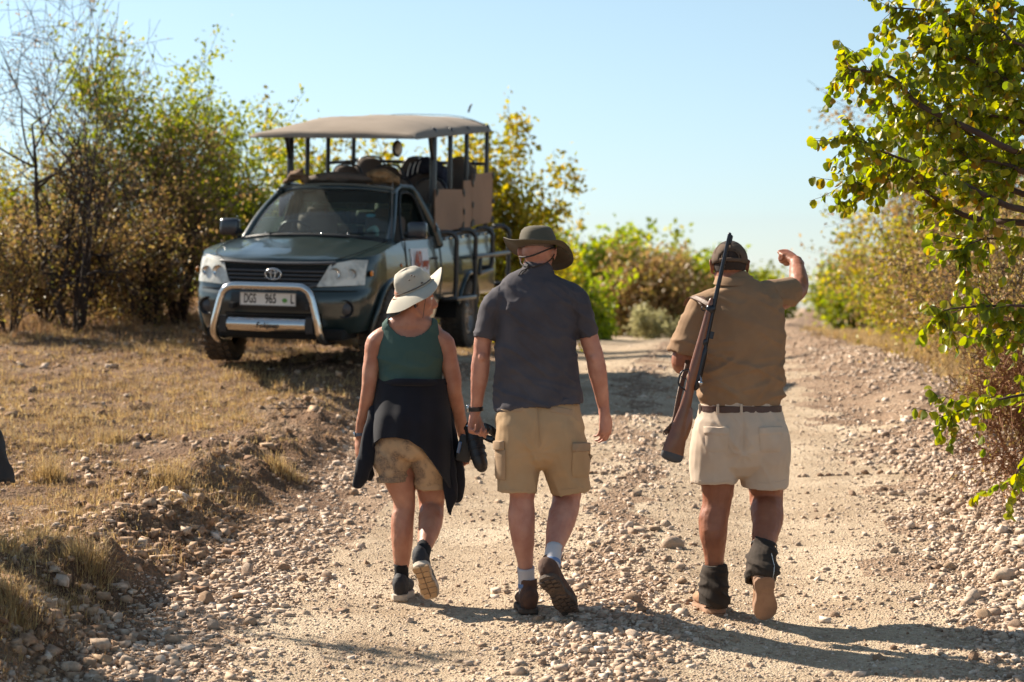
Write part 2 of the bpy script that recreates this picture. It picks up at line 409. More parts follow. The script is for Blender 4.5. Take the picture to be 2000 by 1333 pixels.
M_stone2 = stonemat('brown_stone', [(.34, .22, .14), (.42, .30, .20), (.22, .13, .08), (.38, .28, .20), (.28, .17, .10), (.52, .41, .31)])
CUB_V = np.array([(x, y, z) for z in (-1, 1) for y in (-1, 1) for x in (-1, 1)])/1.62
CUB_F = np.array([(0, 2, 3), (0, 3, 1), (4, 5, 7), (4, 7, 6), (0, 1, 5), (0, 5, 4), (2, 6, 7), (2, 7, 3), (0, 4, 6), (0, 6, 2), (1, 3, 7), (1, 7, 5)])
OCT_V = np.array([(1, 0, 0), (-1, 0, 0), (0, 1, 0), (0, -1, 0), (0, 0, 1), (0, 0, -1)], float)
OCT_F = np.array([(0, 2, 4), (2, 1, 4), (1, 3, 4), (3, 0, 4), (2, 0, 5), (1, 2, 5), (3, 1, 5), (0, 3, 5)])
def facet(Vb, k=7, rr=rs):
    """cuts the ball by random planes: a broken stone with flat faces"""
    V = Vb.copy()*(1+.12*rr.randn(len(Vb), 1).clip(-1.5, 1.5)*.5)
    for _ in range(k):
        n = rr.randn(3); n /= np.linalg.norm(n); d = rr.uniform(.42, .8)
        s_ = V@n; over = s_ > d; V[over] -= np.outer(s_[over]-d, n)
    return V
def scatter(name, n, tsel, size, mt, parent_z=.15, y0=6.8, y1=46, pw=1.6, jit=.3, flat=.72, seed=1, tiny=False):
    rr = np.random.RandomState(seed)
    u = rr.rand(n*3); e = 1-pw; Y = (y0**e+u*(y1**e-y0**e))**(1/e)
    t, X, keep = tsel(rr, Y)
    Y, X, t = Y[keep][:n], X[keep][:n], t[keep][:n]; n = len(Y)
    r = size(rr, n, t, Y)
    bv, bf = (OCT_V, OCT_F) if tiny else (CUB_V, CUB_F)
    tpl = [facet(bv*(1+.16*rr.randn(len(bv), 1).clip(-1.5, 1.5))+.14*rr.randn(len(bv), 3).clip(-1.5, 1.5), 2, rr)*1.12 for _ in range(40)]
    k = rr.randint(0, 40, n); B = np.array(tpl)[k]              # n,12,3
    a = rr.rand(n)*6.283; ca, sa = np.cos(a), np.sin(a)
    sc = np.stack([r*rr.uniform(.7, 1.6, n), r*rr.uniform(.65, 1.15, n), r*flat*rr.uniform(.7, 1.3, n)], -1)
    B = B*sc[:, None, :]
    tx = rr.uniform(-.5, .5, n)
    y_, z_ = B[..., 1]*np.cos(tx)[:, None]-B[..., 2]*np.sin(tx)[:, None], B[..., 1]*np.sin(tx)[:, None]+B[..., 2]*np.cos(tx)[:, None]
    x_, y2 = B[..., 0]*ca[:, None]-y_*sa[:, None], B[..., 0]*sa[:, None]+y_*ca[:, None]
    z0 = H(X, Y)+sc[:, 2]*parent_z
    W = np.stack([x_+X[:, None], y2+Y[:, None], z_+z0[:, None]], -1)
    Fs = (bf[None]+(np.arange(n)*len(bv))[:, None, None]).reshape(-1, 3)
    return link(name, mesh_np(name, W.reshape(-1, 3), Fs), mt)
def frustumX(rr, Y):    # the wedge the camera sees, and a metre to each side of it
    lim = Y*.262+.9; return rr.uniform(-1, 1, len(Y))*lim
def sel_road(rr, Y):
    X = frustumX(rr, Y); t = X-XL(Y)
    d = .16+.75*np.exp(-((t-1.85)/.42)**2)+.95*np.exp(-((t+.12)/.34)**2)+.9*sstep((t-3.1)/.9)+.25*sstep((t-2.8)/1)
    d = d*(.65+.5*fbm(X*1.2, Y*1.2, seed=41))
    d = np.where((t < -.55) | (t > 6), 0, d)
    return t, X, rr.rand(len(Y)) < d
def size_road(rr, n, t, Y):
    r = .0045+.0055*rr.exponential(1, n)
    big = np.exp(-((t-1.85)/.4)**2)+np.exp(-((t+.1)/.45)**2)+1.6*sstep((t-3.3)/.8)
    r = r*(.66+.42*big); return np.clip(r, .003, .036)
tag(scatter('gravel', 84000, sel_road, size_road, M_stone, seed=3, pw=2.0), 'pale loose gravel strewn along the dirt road and its edges', 'gravel', kind='stuff')
def sel_fine(rr, Y):
    X = frustumX(rr, Y); t = X-XL(Y); return t, X, (t > -.3) & (t < 5.6)
tag(scatter('gravel', 30000, sel_fine, lambda rr, n, t, Y: rr.uniform(.003, .008, n), M_stone, seed=4, pw=2.4, y1=22, tiny=True), 'fine grit covering the wheel tracks of the road', 'grit', kind='stuff')
def sel_left(rr, Y):
    X = frustumX(rr, Y); t = X-XL(Y); d = .35+.25*np.exp(-((t+.6)/.5)**2)
    d = d*(.6+.8*fbm(X*.9, Y*.9, seed=51)); return t, X, (rr.rand(len(Y)) < d) & (t < -.25)
tag(scatter('gravel', 27000, sel_left, lambda rr, n, t, Y: np.clip(.006+.009*rr.exponential(1, n)*(1+.25*np.exp(-((t+.6)/.4)**2)), .005, .042), M_stone2, seed=5, pw=1.7), 'brown clods and stones scattered through the dry grass left of the road', 'stones', kind='stuff')
tag(scatter('gravel', 9000, sel_left, lambda rr, n, t, Y: np.clip(.006+.008*rr.exponential(1, n), .005, .045), M_stone, seed=6, pw=1.5), 'pale stones lying among the grass on the left slope', 'stones', kind='stuff')
# the 300 stones that show largest: each its own object
SV = []
for q in range(10):
    rr = np.random.RandomState(100+q); v_ = facet(IC2_V if q < 4 else ICO_V, 9 if q < 4 else 5, rr)*np.array([1, rr.uniform(.7, .95), rr.uniform(.5, .75)])
    me = mesh_np('stone', v_, IC2_F if q < 4 else ICO_F); me.materials.append(M_stone if q % 3 else M_stone2); SV.append(me)
rr = np.random.RandomState(12)
def put_stone(px, py, wpx, var=None):
    """wpx: width in photo pixels"""
    Y = 7.0
    for _ in range(60):     # walk the ray until it meets the ground
        p = P(px, py, Y)
        if p.z <= Hs(p.x, p.y): break
        Y += .02+.01*Y if p.z-Hs(p.x, p.y) > .05 else .01
        if Y > 60: break
    p = P(px, py, Y); r = wpx*Y/FPX/2
    v = rr.randint(0, 10) if var is None else var
    o = bpy.data.objects.new('stone', SV[v]); COL.objects.link(o)
    o.parent = ROAD if -.2 < p.x-float(XL(p.y)) < 5.3 else GROUND
    o.scale = (r, r*rr.uniform(.8, 1.1), r*rr.uniform(.8, 1.2)); o.rotation_euler = (rr.uniform(-.35, .35), rr.uniform(-.35, .35), rr.uniform(0, 6.28))
    o.location = (p.x, p.y, Hs(p.x, p.y)+r*.22)
for a in [(1556, 0, 0)]: pass
HERO = [(1955, 1135, 62, 0), (1900, 1170, 46, 1), (1465+250, 1290, 30, 2), (1900, 1290, 40, 3), (1235, 1245, 40, 1), (1205, 1240, 34, 3), (1300, 1025, 32, 0), (1315, 1070, 50, 2), (1800, 965, 32, 1), (460, 1170, 34, 0),
        (485, 1120, 44, 2), (550, 1115, 36, 3), (380, 1150, 30, 1), (230, 1210, 30, 2), (275, 1255, 40, 0), (200, 1260, 30, 3), (250, 1300, 50, 1), (315, 1295, 34, 2), (350, 1325, 36, 0), (130, 1310, 30, 3),
        (1985, 1230, 44, 2), (1960, 1250, 36, 0), (1925, 1210, 44, 3), (1870, 1060, 30, 1), (1745, 1080, 28, 2), (1690, 900, 26, 0), (1760, 880, 24, 1), (1665, 960, 26, 3), (640, 1130, 30, 2), (590, 1135, 30, 0), (610, 1060, 24, 1),
        (1275, 1290, 26, 0), (1100, 1245, 26, 1), (1140, 1275, 26, 2), (1250, 1195, 28, 3), (1330, 1140, 26, 0), (1150, 1100, 22, 1), (1780, 1030, 28, 2), (1855, 1110, 34, 0), (110, 1030, 26, 1), (440, 1010, 22, 2), (530, 1035, 24, 3), (1720, 755, 22, 0)]
for a in HERO: put_stone(*a)
n_ = 0
while n_ < 300-len(HERO):
    z = rr.rand()
    py = 1330-(rr.rand()**1.5)*560
    k = (1333-py)/683.
    if z < .36: px = rr.uniform(1560+60*(1-k)-40, 2000)
    elif z < .60: px = 1215-60*(1-k)*rr.rand()+rr.normal(0, 75)+60*k
    elif z < .88: px = 620*k**.8+120+rr.normal(0, 110)+60
    else: px = rr.uniform(0, 700)
    if not (0 < px < 2000): continue
    if 740 < px < 1110 and py > 1150: continue
    put_stone(px, py, max(11, (5+rr.exponential(6))*(.6+.8*(py-700)/600))); n_ += 1
# ------------------------------------------------------------------ dry grass
M_straw = leafmat('straw', [(.30, .20, .10), (.46, .34, .17), (.36, .25, .125), (.21, .135, .075), (.54, .41, .20), (.26, .17, .09), (.42, .28, .11)], trans=.3, rough=.7)
def blades(name, X, Y, L, nb, spread, mt, label=None, cat=None, kind='stuff', seed=0, wid=.0035, lean=.6, parent=None):
    rr = np.random.RandomState(seed); n = len(X); N = n*nb
    bx = np.repeat(X, nb)+rr.normal(0, 1, N)*np.repeat(spread, nb); by = np.repeat(Y, nb)+rr.normal(0, 1, N)*np.repeat(spread, nb)
    bz = H(bx, by)-.005; l = np.repeat(L, nb)*rr.uniform(.45, 1.1, N)
    az = rr.rand(N)*6.283; ln = lean*rr.rand(N)
    out = np.stack([bx-np.repeat(X, nb), by-np.repeat(Y, nb)], -1); out /= (np.linalg.norm(out, axis=1, keepdims=True)+1e-6)
    dx = .6*out[:, 0]+.5*np.cos(az); dy = .6*out[:, 1]+.5*np.sin(az)
    w_ = wid*rr.uniform(.6, 1.4, N)*(1+by*.05); pa = rr.rand(N)*3.14; wx, wy = np.cos(pa)*w_, np.sin(pa)*w_
    B0 = np.stack([bx-wx, by-wy, bz], -1); B1 = np.stack([bx+wx, by+wy, bz], -1)
    m0 = np.stack([bx+dx*ln*l*.35, by+dy*ln*l*.35, bz+l*.6], -1); m1 = m0+np.stack([wx, wy, 0*wx], -1)*.8
    tp = np.stack([bx+dx*ln*l, by+dy*ln*l, bz+l*(1-.35*ln)], -1)
    V = np.stack([B0, B1, m1, m0, tp], 1).reshape(-1, 3); b = np.arange(N)*5
    F = np.concatenate([np.stack([b, b+1, b+2], -1), np.stack([b+3, b+2, b+4], -1)])
    me = mesh_np(name, V, F)
    o = link(name, me, mt, parent)
    return tag(o, label, cat, kind=kind)
rr = np.random.RandomState(77)
def lefts(n, y0, y1, pw, tmax, thr, seed):
    rr = np.random.RandomState(seed); u = rr.rand(n*4); e = 1-pw; Y = (y0**e+u*(y1**e-y0**e))**(1/e); X = frustumX(rr, Y); t = X-XL(Y)
    k = (t < tmax) & (fbm(X*.8, Y*.8, seed=61)+.5*fbm(X*3, Y*3, seed=62) > thr+rr.uniform(-.35, .35, len(Y)))
    return X[k][:n], Y[k][:n]
X, Y = lefts(6300, 7, 34, 1.5, -.62, -.18, 1)
blades('dry_grass', X, Y, rr.uniform(.025, .10, len(X)), 18, rr.uniform(.02, .11, len(X)), M_straw, 'short straw coloured dry grass covering the stony ground left of the road', 'grass', seed=2, lean=1.6, wid=.0028)
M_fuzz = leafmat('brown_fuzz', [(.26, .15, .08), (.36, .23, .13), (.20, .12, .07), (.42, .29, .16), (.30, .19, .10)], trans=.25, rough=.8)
X, Y = lefts(5200, 7, 34, 1.5, -.45, -.45, 9)
blades('dry_grass', X, Y, rr.uniform(.015, .07, len(X)), 16, rr.uniform(.03, .14, len(X)), M_fuzz, 'brown withered stalks and litter between the grass left of the road', 'grass', seed=12, lean=2.0, wid=.0024)
X, Y = lefts(420, 8, 40, 1.3, -.9, .3, 3)
blades('dry_grass', X, Y, rr.uniform(.06, .15, len(X)), 46, rr.uniform(.03, .09, len(X)), M_straw, 'taller golden grass clumps on the ground left of the road', 'grass', seed=4, lean=1.4, wid=.0032)
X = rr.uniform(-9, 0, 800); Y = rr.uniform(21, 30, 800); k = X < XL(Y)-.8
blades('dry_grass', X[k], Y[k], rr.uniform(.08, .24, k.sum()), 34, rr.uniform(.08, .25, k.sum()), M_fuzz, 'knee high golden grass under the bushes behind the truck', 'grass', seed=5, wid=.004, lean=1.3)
Y = rr.uniform(9.5, 48, 1500); X = XL(Y)+4.9+rr.exponential(1.1, 1500)
blades('dry_grass', X, Y, rr.uniform(.06, .22, 1500), 30, rr.uniform(.06, .16, 1500), M_straw, 'dry grass at the foot of the bushes right of the road', 'grass', seed=6, wid=.005)
Y = rr.uniform(48, 120, 900); X = XL(Y)-rr.uniform(.5, 9, 900)
blades('dry_grass', X, Y, rr.uniform(.1, .35, 900), 24, rr.uniform(.1, .3, 900), M_straw, 'yellow grass along the far left side of the road', 'grass', seed=7, wid=.01)
for i, (px, py, Y0, L, lab) in enumerate([(185, 1110, 9.9, .17, 'bright golden grass tuft on the shaded bank at lower left'), (40, 1080, 10.2, .20, 'dark golden grass tuft by the left edge above the bank'),
        (325, 940, 12.2, .16, 'rounded straw coloured tuft in the middle of the grassy slope'), (30, 1180, 9.1, .15, 'dim low grass tuft in the shade at lower left edge'),
        (215, 865, 13.6, .14, 'small yellow tuft high on the grassy slope'), (560, 925, 13.2, .13, 'golden tuft near the top of the road bank beside the woman'), (95, 930, 12.3, .18, 'brown and gold tuft by the left edge, higher on the slope')]):
    p = P(px, py, Y0); x, y = p.x, p.y
    for _ in range(40):
        p = P(px, py, y); h_ = Hs(p.x, y)
        y += (p.z-h_)*2.2 if abs(p.z-h_) > .003 else 0
        y = min(max(y, 7), 30)
    x = P(px, py, y).x
    tag(blades('grass_tuft', np.array([x]*3)+rr.normal(0, .05, 3), np.array([y]*3)+rr.normal(0, .04, 3), np.array([L]*3), 130, np.array([.05]*3), M_straw, seed=20+i, lean=1.5, kind=None, wid=.0026), lab, 'grass tuft', 'golden grass tufts on the slope')
# ------------------------------------------------------------------ people
def skin(name, c, c2):
    m = mat(name, c, rough=.5, col2=c2, vscale=13, vdist=(.30, .70), vdetail=8, bump=.5, bscale=140, spec=.35, sss=.08, bdist=.002)
    return m
M_skinW = skin('fair_skin', (.47, .235, .155), (.35, .145, .09)); M_skinM = skin('pink_skin', (.49, .25, .18), (.36, .145, .10)); M_skinG = skin('tanned_skin', (.31, .125, .07), (.22, .078, .043))
M_black = mat('black_fabric', (.016, .016, .018), rough=.85, bump=.3, bscale=400, bdist=.002)
def V3(*a): return Vector(a)
def hand_geo(g, wrist, D, N, side, curl=(.25, .5, .4), spread=.10, size=1.0, thumb_in=.5, idx=None, fr=.0088):
    """palm, five bent fingers; D towards the fingers, N out of the palm, side +1/-1 gives the thumb's side"""
    D = Vector(D).normalized(); N = Vector(N); N = (N-D*N.dot(D)).normalized(); S = D.cross(N)*side
    s = size; w_ = Vector(wrist)
    kn = w_+D*.088*s
    g.tube([w_-D*.02*s, w_+D*.02*s, w_+D*.055*s, kn], [.026*s, .033*s, .040*s, .040*s], [.020*s, .018*s, .016*s, .012*s], ref=N, n=12)
    L = [.070, .078, .072, .056]
    for i in range(4):
        off = S*(.030-.0205*i)*s; c = curl if not (idx and i == 0) else idx
        p = kn+off-D*(.012*s+(.008*s if i == 3 else 0)); d = (D+S*spread*(1.2-.8*i)).normalized(); pts = [p-D*.02*s, p]; ang = 0
        segs = [L[i]*.46, L[i]*.31, L[i]*.23]
        for q in range(3):
            ang += c[q]*(1+.12*(i-1)); dd = d*math.cos(ang)+N*math.sin(ang); p = p+dd*segs[q]*s*1.08; pts.append(p)
        r = fr*s*(1 if i < 3 else .88)
        g.tube(pts, [r*1.1, r*1.12, r*1.0, r*.93, r*.78], ref=S, n=8, sub=2)
    b = w_+D*.018*s+S*.022*s; d1 = (D*.75+S*(.75-.5*thumb_in)+N*.35*thumb_in).normalized(); d2 = (D*.9+S*(.35-.5*thumb_in)+N*.35).normalized()
    p1 = b+d1*.040*s; p2 = p1+(d1*.4+d2*.6)*.034*s; p3 = p2+d2*.028*s
    g.tube([b-d1*.01, b, p1, p2, p3], [.016*s, .016*s, .0125*s, .0105*s, .0085*s], ref=N, n=8, sub=2)
    return kn
def head_geo(g, c, yaw, pitch=0, roll=0, s=1.0, female=False):
    """c = centre of the skull at ear height; yaw 0 looks away from the camera, positive turns to the right"""
    M = Matrix.Translation(c) @ Matrix.Rotation(-yaw, 4, 'Z') @ Matrix.Rotation(pitch, 4, 'X') @ Matrix.Rotation(roll, 4, 'Y') @ Matrix.Scale(s, 4)
    k = len(g.v)
    g.ell((0, -.012, .028), (.076, .098, .098), n=16, m=12)
    g.ell((0, .030, -.005), (.064, .066, .090), n=14, m=10)
    g.ell((0, .040, -.055), (.052 if not female else .048, .050, .050), n=12, m=9)
    g.ell((0, .066, -.092), (.023, .022, .019), n=10, m=8)                      # chin
    g.tube([(-.056, -.010, -.045), (-.046, .030, -.082), (0, .066, -.098), (.046, .030, -.082), (.056, -.010, -.045)], [.016, .015, .015, .015, .016], ref=(0, 0, 1), n=8)
    for q in (-1, 1):
        g.ell((q*.036, .066, -.020), (.024, .022, .026), n=8, m=6)              # cheeks
        g.ell((q*.030, .084, .026), (.024, .010, .008), n=8, m=6)               # brows
    g.tube([(0, .090, .018), (0, .100, .000), (0, .113, -.022), (0, .106, -.032)], [.008, .009, .012, .010], [.009, .010, .011, .010], ref=(1, 0, 0), n=8)
    for q in (-1, 1): g.ell((q*.010, .100, -.030), (.008, .009, .007), n=6, m=5)
    g.tube([(-.022, .085, -.055), (0, .097, -.053), (.022, .085, -.055)], [.005, .007, .005], ref=(0, 0, 1), n=6)
    g.tube([(-.020, .085, -.065), (0, .094, -.066), (.020, .085, -.065)], [.005, .008, .005], ref=(0, 0, 1), n=6)
    for q in (-1, 1):                                                            # ears
        rt = Matrix.Rotation(q*R(-22), 3, 'Z') @ Matrix.Rotation(R(8), 3, 'X')
        g.ell((q*.083, -.008, .004), (.008, .019, .030), rot=rt, n=10, m=8)
        g.tube([Vector((q*.080, .006, .010)), Vector((q*.089, -.004, .034)), Vector((q*.094, -.024, .026)), Vector((q*.092, -.026, .000)), Vector((q*.086, -.012, -.024)), Vector((q*.080, .000, -.030))], .0055, ref=(1, 0, 0), n=6)
    g.move(M, k)
    return M
def sole_outline(L, W, left):
    """(x, y) outline from heel to toe, mirrored for the other foot"""
    pts = [(-.30, 0), (-.43, .06), (-.47, .14), (-.44, .26), (-.40, .38), (-.43, .50), (-.50, .64), (-.50, .75), (-.42, .87), (-.25, .96), (.0, 1.0), (.22, .98), (.40, .90), (.50, .76), (.47, .62), (.36, .48), (.33, .36), (.38, .24), (.42, .13), (.38, .05), (.25, 0), (0, -.02)]
    return [((x*W)*(1 if left else -1), (y-.22)*L) for x, y in pts]
def foot_matrix(ankle, d, up):
    d = Vector(d).normalized(); up = Vector(up); up = (up-d*up.dot(d)).normalized(); x = d.cross(up)
    M = Matrix((x, d, up)).transposed().to_4x4(); M.translation = ankle; return M
def shoe(name, pelem, org, M, L, W, left, mats, shaft=.10, toe_h=.055, sole_t=.024, style='boot', h0=.085, rs_=(.043, .052), lean=0):
    """local frame: x right, y toe, z up, origin on the ankle axis h0 above the underside"""
    m_up, m_sole, m_tread = mats
    out = sole_outline(L, W, left)
    g = G(); z0 = -h0
    # sole body, slightly rockered at the toe
    def rk(y): return max(0, (y-L*.5)/L)**2*.35*L+max(0, -(y+L*.15)/L)**2*.2*L
    lev = [(z0, .95), (z0+.006, 1.0), (z0+sole_t, 1.0), (z0+sole_t+.004, .96)]; V = []; n = len(out)
    for z, k in lev: V += [Vector((x*k, (y-.28*L)*k+.28*L, z+rk(y))) for x, y in out]
    F = [tuple(range(n-1, -1, -1)), tuple(range(3*n, 4*n))]
    for i in range(3):
        for j in range(n): F.append((i*n+j, i*n+(j+1) % n, (i+1)*n+(j+1) % n, (i+1)*n+j))
    g.add(V, F)
    so_ = G(); so_.v, so_.f = g.v, g.f; so_.move(M)
    sole = so_.build('sole', m_sole, None, smooth=True, org=org, auto=35)
    # tread
    t = G()
    if style == 'lug':
        for i in range(9):
            y = -L*.17+i*L*.105
            for x in (-.33, 0, .33):
                ww = W*(.8 if abs(y-.1*L) > .15*L else .6)
                if .10*L < y < .24*L and i % 2: continue
                t.box((x*ww, y+abs(x)*.03, z0-.003+rk(y)), (W*.22, L*.062, .010), taper=1.25)
    elif style == 'pod':
        for i in range(6):
            y = -L*.15+i*L*.148; ww = W*(.86 if i in (0, 3, 4, 5) else .72)*(.80 if i == 5 else 1)
            for x in (-1, 1): t.box((x*ww*.255, y, z0-.004+rk(y)), (ww*.44, L*.125, .012), taper=1.1)
    elif style == 'flat':
        h = [(x, y) for x, y in out if y < L*.06]; h = [p for p in h]
        hp = [Vector((x*.97, y*.98, z0-.016)) for x, y in h]
        yt = max(p.y for p in hp)
        hp = sorted(hp, key=lambda p: math.atan2(p.x, -(p.y-yt+.001)))
        t.prism(hp, (0, 0, .018))
    if t.v: t.move(M); tr_ = t.build('heel' if style == 'flat' else 'tread', m_tread, sole, org=org, bevel=.002 if style != 'flat' else .004, smooth=False); tr_['kind'] = 'stuff' if style != 'flat' else 'thing'
    # upper
    u = G(); H0 = z0+sole_t
    ys = [-.185, -.10, .05, .22, .40, .56, .68, .745]; hw = [.36, .43, .40, .36, .42, .46, .40, .22]; hh = [.105, .115, .118, .102, .080, toe_h+.012, toe_h, toe_h*.75]
    pts = []; ra = []; rb = []
    for y, a, b in zip(ys, hw, hh):
        pts.append(Vector(((.02*W if left else -.02*W)*(1 if y > .4 else 0), y*L, H0+b*.46+rk(y*L)))); ra.append(a*W); rb.append(b*.54)
    u.tube(pts, ra, rb, ref=(0, 0, 1), n=16, sub=3)
    ax = Vector((0, -.005, 0)); u.tube([ax+Vector((0, .0, -.04)), ax+Vector((0, .0, .01)), ax+Vector((0, lean*.5, shaft*.6)), ax+Vector((0, lean, shaft))], [rs_[0]*1.02]*2+[rs_[0], rs_[0]*1.03], [rs_[1]*1.15, rs_[1]*1.05, rs_[1], rs_[1]*1.03], ref=(0, 1, 0), n=16, end='hem')
    u.move(M)
    sh = remesh(u, name, .0045, 3, m_up, pelem, org, disp=lambda c, n: .0016*fbm(c[:, 0]*50, c[:, 1]*50, c[:, 2]*50, seed=9))
    sole.parent = sh
    # laces and seams
    l = G()
    for i in range(4):
        y = L*(.20+.075*i); z = H0+.112-.020*i*1.0
        l.tube([V3(-.022, y, z), V3(0, y+.010, z+.006), V3(.022, y, z)], .0026, ref=(0, 0, 1), n=5, sub=2)
    a = V3((.045 if left else .045), L*.12, .03)
    l.tube([a, a+V3(.018, .012, .010), a+V3(.028, .004, -.006), a+V3(.012, .0, -.010), a], .0022, ref=(0, 1, 0), n=5)
    l.move(M); la_ = l.build('laces', M_black, sh, org=org); la_['kind'] = 'stuff'
    return sh
M_hairline = mat('hairband', (.02, .02, .02))
def cloth(name, c, c2=None, weave=700, fold=.6, **k):
    return mat(name, c, rough=.88, col2=c2 or tuple(q*.88 for q in c), vscale=6, bump=.35, bscale=weave, bdist=.0015, spec=.2, sheen=.02, **k)
def ringband(name, c, axis, ra, rb, hgt, th, mt, parent, org, ref=(0, 1, 0)):
    g = G(); ax = Vector(axis).normalized(); c = Vector(c)
    s_ = Vector(ref).cross(ax).normalized(); t_ = ax.cross(s_); n = 28; V = []
    for k in range(n):
        a = 2*math.pi*k/n; ca, sa = math.cos(a), math.sin(a)
        for r_, h_ in ((0, -.5), (th, -.42), (th, .42), (0, .5)): V.append(c+s_*(ra+r_)*ca+t_*(rb+r_)*sa+ax*hgt*h_)
    g.add(V, [(k*4+i, ((k+1) % n)*4+i, ((k+1) % n)*4+(i+1) % 4, k*4+(i+1) % 4) for k in range(n) for i in range(4)])
    return g.build(name, mt, parent, smooth=True, org=org, auto=50)
def folds(seed, amp, fx=7, fz=7, dirx=1.0, slope=1.0, zlo=None, zhi=None):
    """long soft creases running across the cloth"""
    def d(c, n):
        x, y, z = c[:, 0].astype(float), c[:, 1].astype(float), c[:, 2].astype(float)
        q = fbm((x*dirx+z*slope)*fx, y*4, (z-x*slope*.6)*fz*.35, seed=seed, o=2)
        r = np.clip(1-2.4*np.abs(q), 0, 1)**1.5
        q2 = fbm((x*dirx+z*slope)*fx*1.9+7, y*6, (z-x*slope*.6)*fz*.8, seed=seed+3, o=1); r2_ = np.clip(1-3*np.abs(q2), 0, 1)**1.5
        return amp*(1.35*r+.7*r2_-.5+.35*fbm(x*16, y*16, z*16, seed=seed+5, o=2))
    return d
def patch(name, center, ux, uz, w_, h_, mt, parent, org, tree, depth=.004, inset=None, n=9, corner=0):
    """a pocket or flap: a small sheet pressed onto the cloth behind it (tree = BVH of the cloth in world space)"""
    g = G(); ux = Vector(ux).normalized(); uz = Vector(uz).normalized(); nr = ux.cross(uz).normalized()
    rows = []
    for i in range(n):
        r = []
        for j in range(n):
            a = (j/(n-1)-.5)*w_; b = (i/(n-1)-.5)*h_
            if corner and i == 0: a *= (1-corner)
            if corner and i == 1: a *= (1-corner*.3)
            if inset and i == 0: b += -inset*(1-abs(2*j/(n-1)-1))
            p = Vector(center)+ux*a+uz*b
            hit = tree.ray_cast(p-Vector((0, 1, 0)), Vector((0, 1, 0))) if abs(nr.y) > .5 else tree.find_nearest(p)
            q = hit[0] if hit[0] is not None else p
            nn_ = hit[1] if hit[1] is not None else nr
            if nn_.y > 0 and abs(nr.y) > .5: nn_ = -nn_
            e = 1 if 0 < i < n-1 and 0 < j < n-1 else .35
            r.append(q+nn_*depth*e)
        rows.append(r)
    g.grid(rows, thick=depth*1.2)
    return g.build(name, mt, parent, smooth=True, org=org, auto=60)
from mathutils.bvhtree import BVHTree
def bvh(o, org):
    return BVHTree.FromPolygons([v.co+Vector(org) for v in o.data.vertices], [tuple(p.vertices) for p in o.data.polygons])
def seam(name, pts, tree, mt, parent, org, r=.0016, off=.001):
    q = []
    for a, b in zip(pts, pts[1:]):
        for k in range(5): q.append(Vector(a).lerp(Vector(b), k/5))
    q.append(Vector(pts[-1])); o = []
    for p in q:
        h = tree.ray_cast(p-Vector((0, .8, 0)), Vector((0, 1, 0)))
        if h[0] is not None: o.append(h[0]-Vector((0, off, 0)))
    if len(o) < 3: return
    g = G(); g.tube(o, r, ref=(0, 1, 0), n=5, sub=1); return g.build(name, mt, parent, smooth=True, org=org)
def brim_hat(org, c, r, tilt, crown_h, rise, mt, mt_in, parent, top_r=None, soft=0, seed=1, bw=.085, vents=None, squash=1.1, crown_flat=.35):
    """crown and brim; rise(a) = how far the brim's rim lifts at angle a; a = 0 is right, pi/2 is away"""
    M = Matrix.Translation(c) @ tilt
    n = 48; g = G(); rows = []
    prof = [(1.0, 0), (1.01, .15), (1.0, .4), (.97, .62), (.90, .80), (.74, .93), (.45, 1.0), (.15, 1.01), (.001, 1.01)]
    top_r = top_r or r
    for k, (q, h) in enumerate(prof):
        row = []
        for j in range(n+1):
            a = 2*math.pi*j/n
            rr_ = (r*(1-h)+top_r*h)*q
            wob = 1+soft*(float(vnoise(math.cos(a)*2+5, math.sin(a)*2, h*3+seed, seed=seed)))*(1 if h > .1 else 0)
            row.append(M @ Vector((rr_*math.cos(a)*wob, rr_*squash*math.sin(a)*wob, h*crown_h*(1+soft*.6*float(vnoise(math.cos(a)+9, math.sin(a), 1, seed=seed+2)))))) 
        rows.append(row)
    g.grid(rows); cr = g.build('crown', mt, parent, smooth=True, org=org)
    b = G(); rows = []
    for k in range(8):
        q = k/7; row = []
        for j in range(n+1):
            a = 2*math.pi*j/n; rr_ = r+.002+bw*q
            row.append(M @ Vector((rr_*math.cos(a), (r*squash+.002+bw*q)*math.sin(a), rise(a)*q**1.5+.004*math.sin(5*a+seed)*q-.002)))
        rows.append(row)
    b.grid(rows, thick=.0035); br = b.build('brim', [mt], parent, smooth=True, org=org, auto=50)
    s_ = G(); s_.tube([M @ Vector((r*1.012*math.cos(2*math.pi*j/24), r*1.012*squash*math.sin(2*math.pi*j/24), .012)) for j in range(25)], .0028, ref=(0, 0, 1), n=5, sub=1)
    s_.build('hat_band', mt_in, br, smooth=True, org=org)
    for q in (.5, .8, .97):
        s_ = G(); s_.tube([M @ Vector(((r+bw*q)*math.cos(2*math.pi*j/36), (r*squash+bw*q)*math.sin(2*math.pi*j/36), rise(2*math.pi*j/36)*q**1.5+.004*math.sin(10*math.pi*j/36+seed)*q)) for j in range(37)], .0011, ref=(0, 0, 1), n=4, sub=1)
        s_.build('stitching', mt, br, smooth=True, org=org)
    if vents:
        for a, h in vents:
            p = M @ Vector((r*1.0*math.cos(a), r*squash*math.sin(a), h*crown_h)); d = (M.to_3x3() @ Vector((math.cos(a), math.sin(a), .1))).normalized()
            v = G(); v.tube([p-d*.004, p+d*.003], .0042, ref=(0, 0, 1), n=10, sub=1); v.build('eyelet', mt_in, cr, org=org)
    return cr, br
def eyes(M, parent, org):
    for q in (-1, 1):
        g = G(); g.ell((0, 0, 0), (.0115, .0115, .0115), n=10, m=8); g.move(M @ Matrix.Translation((q*.030, .078, .012))); g.build('eye', M_eye, parent, smooth=True, org=org)
M_eye = mat('eye_white', (.7, .68, .64), rough=.2)
M_lace = M_black
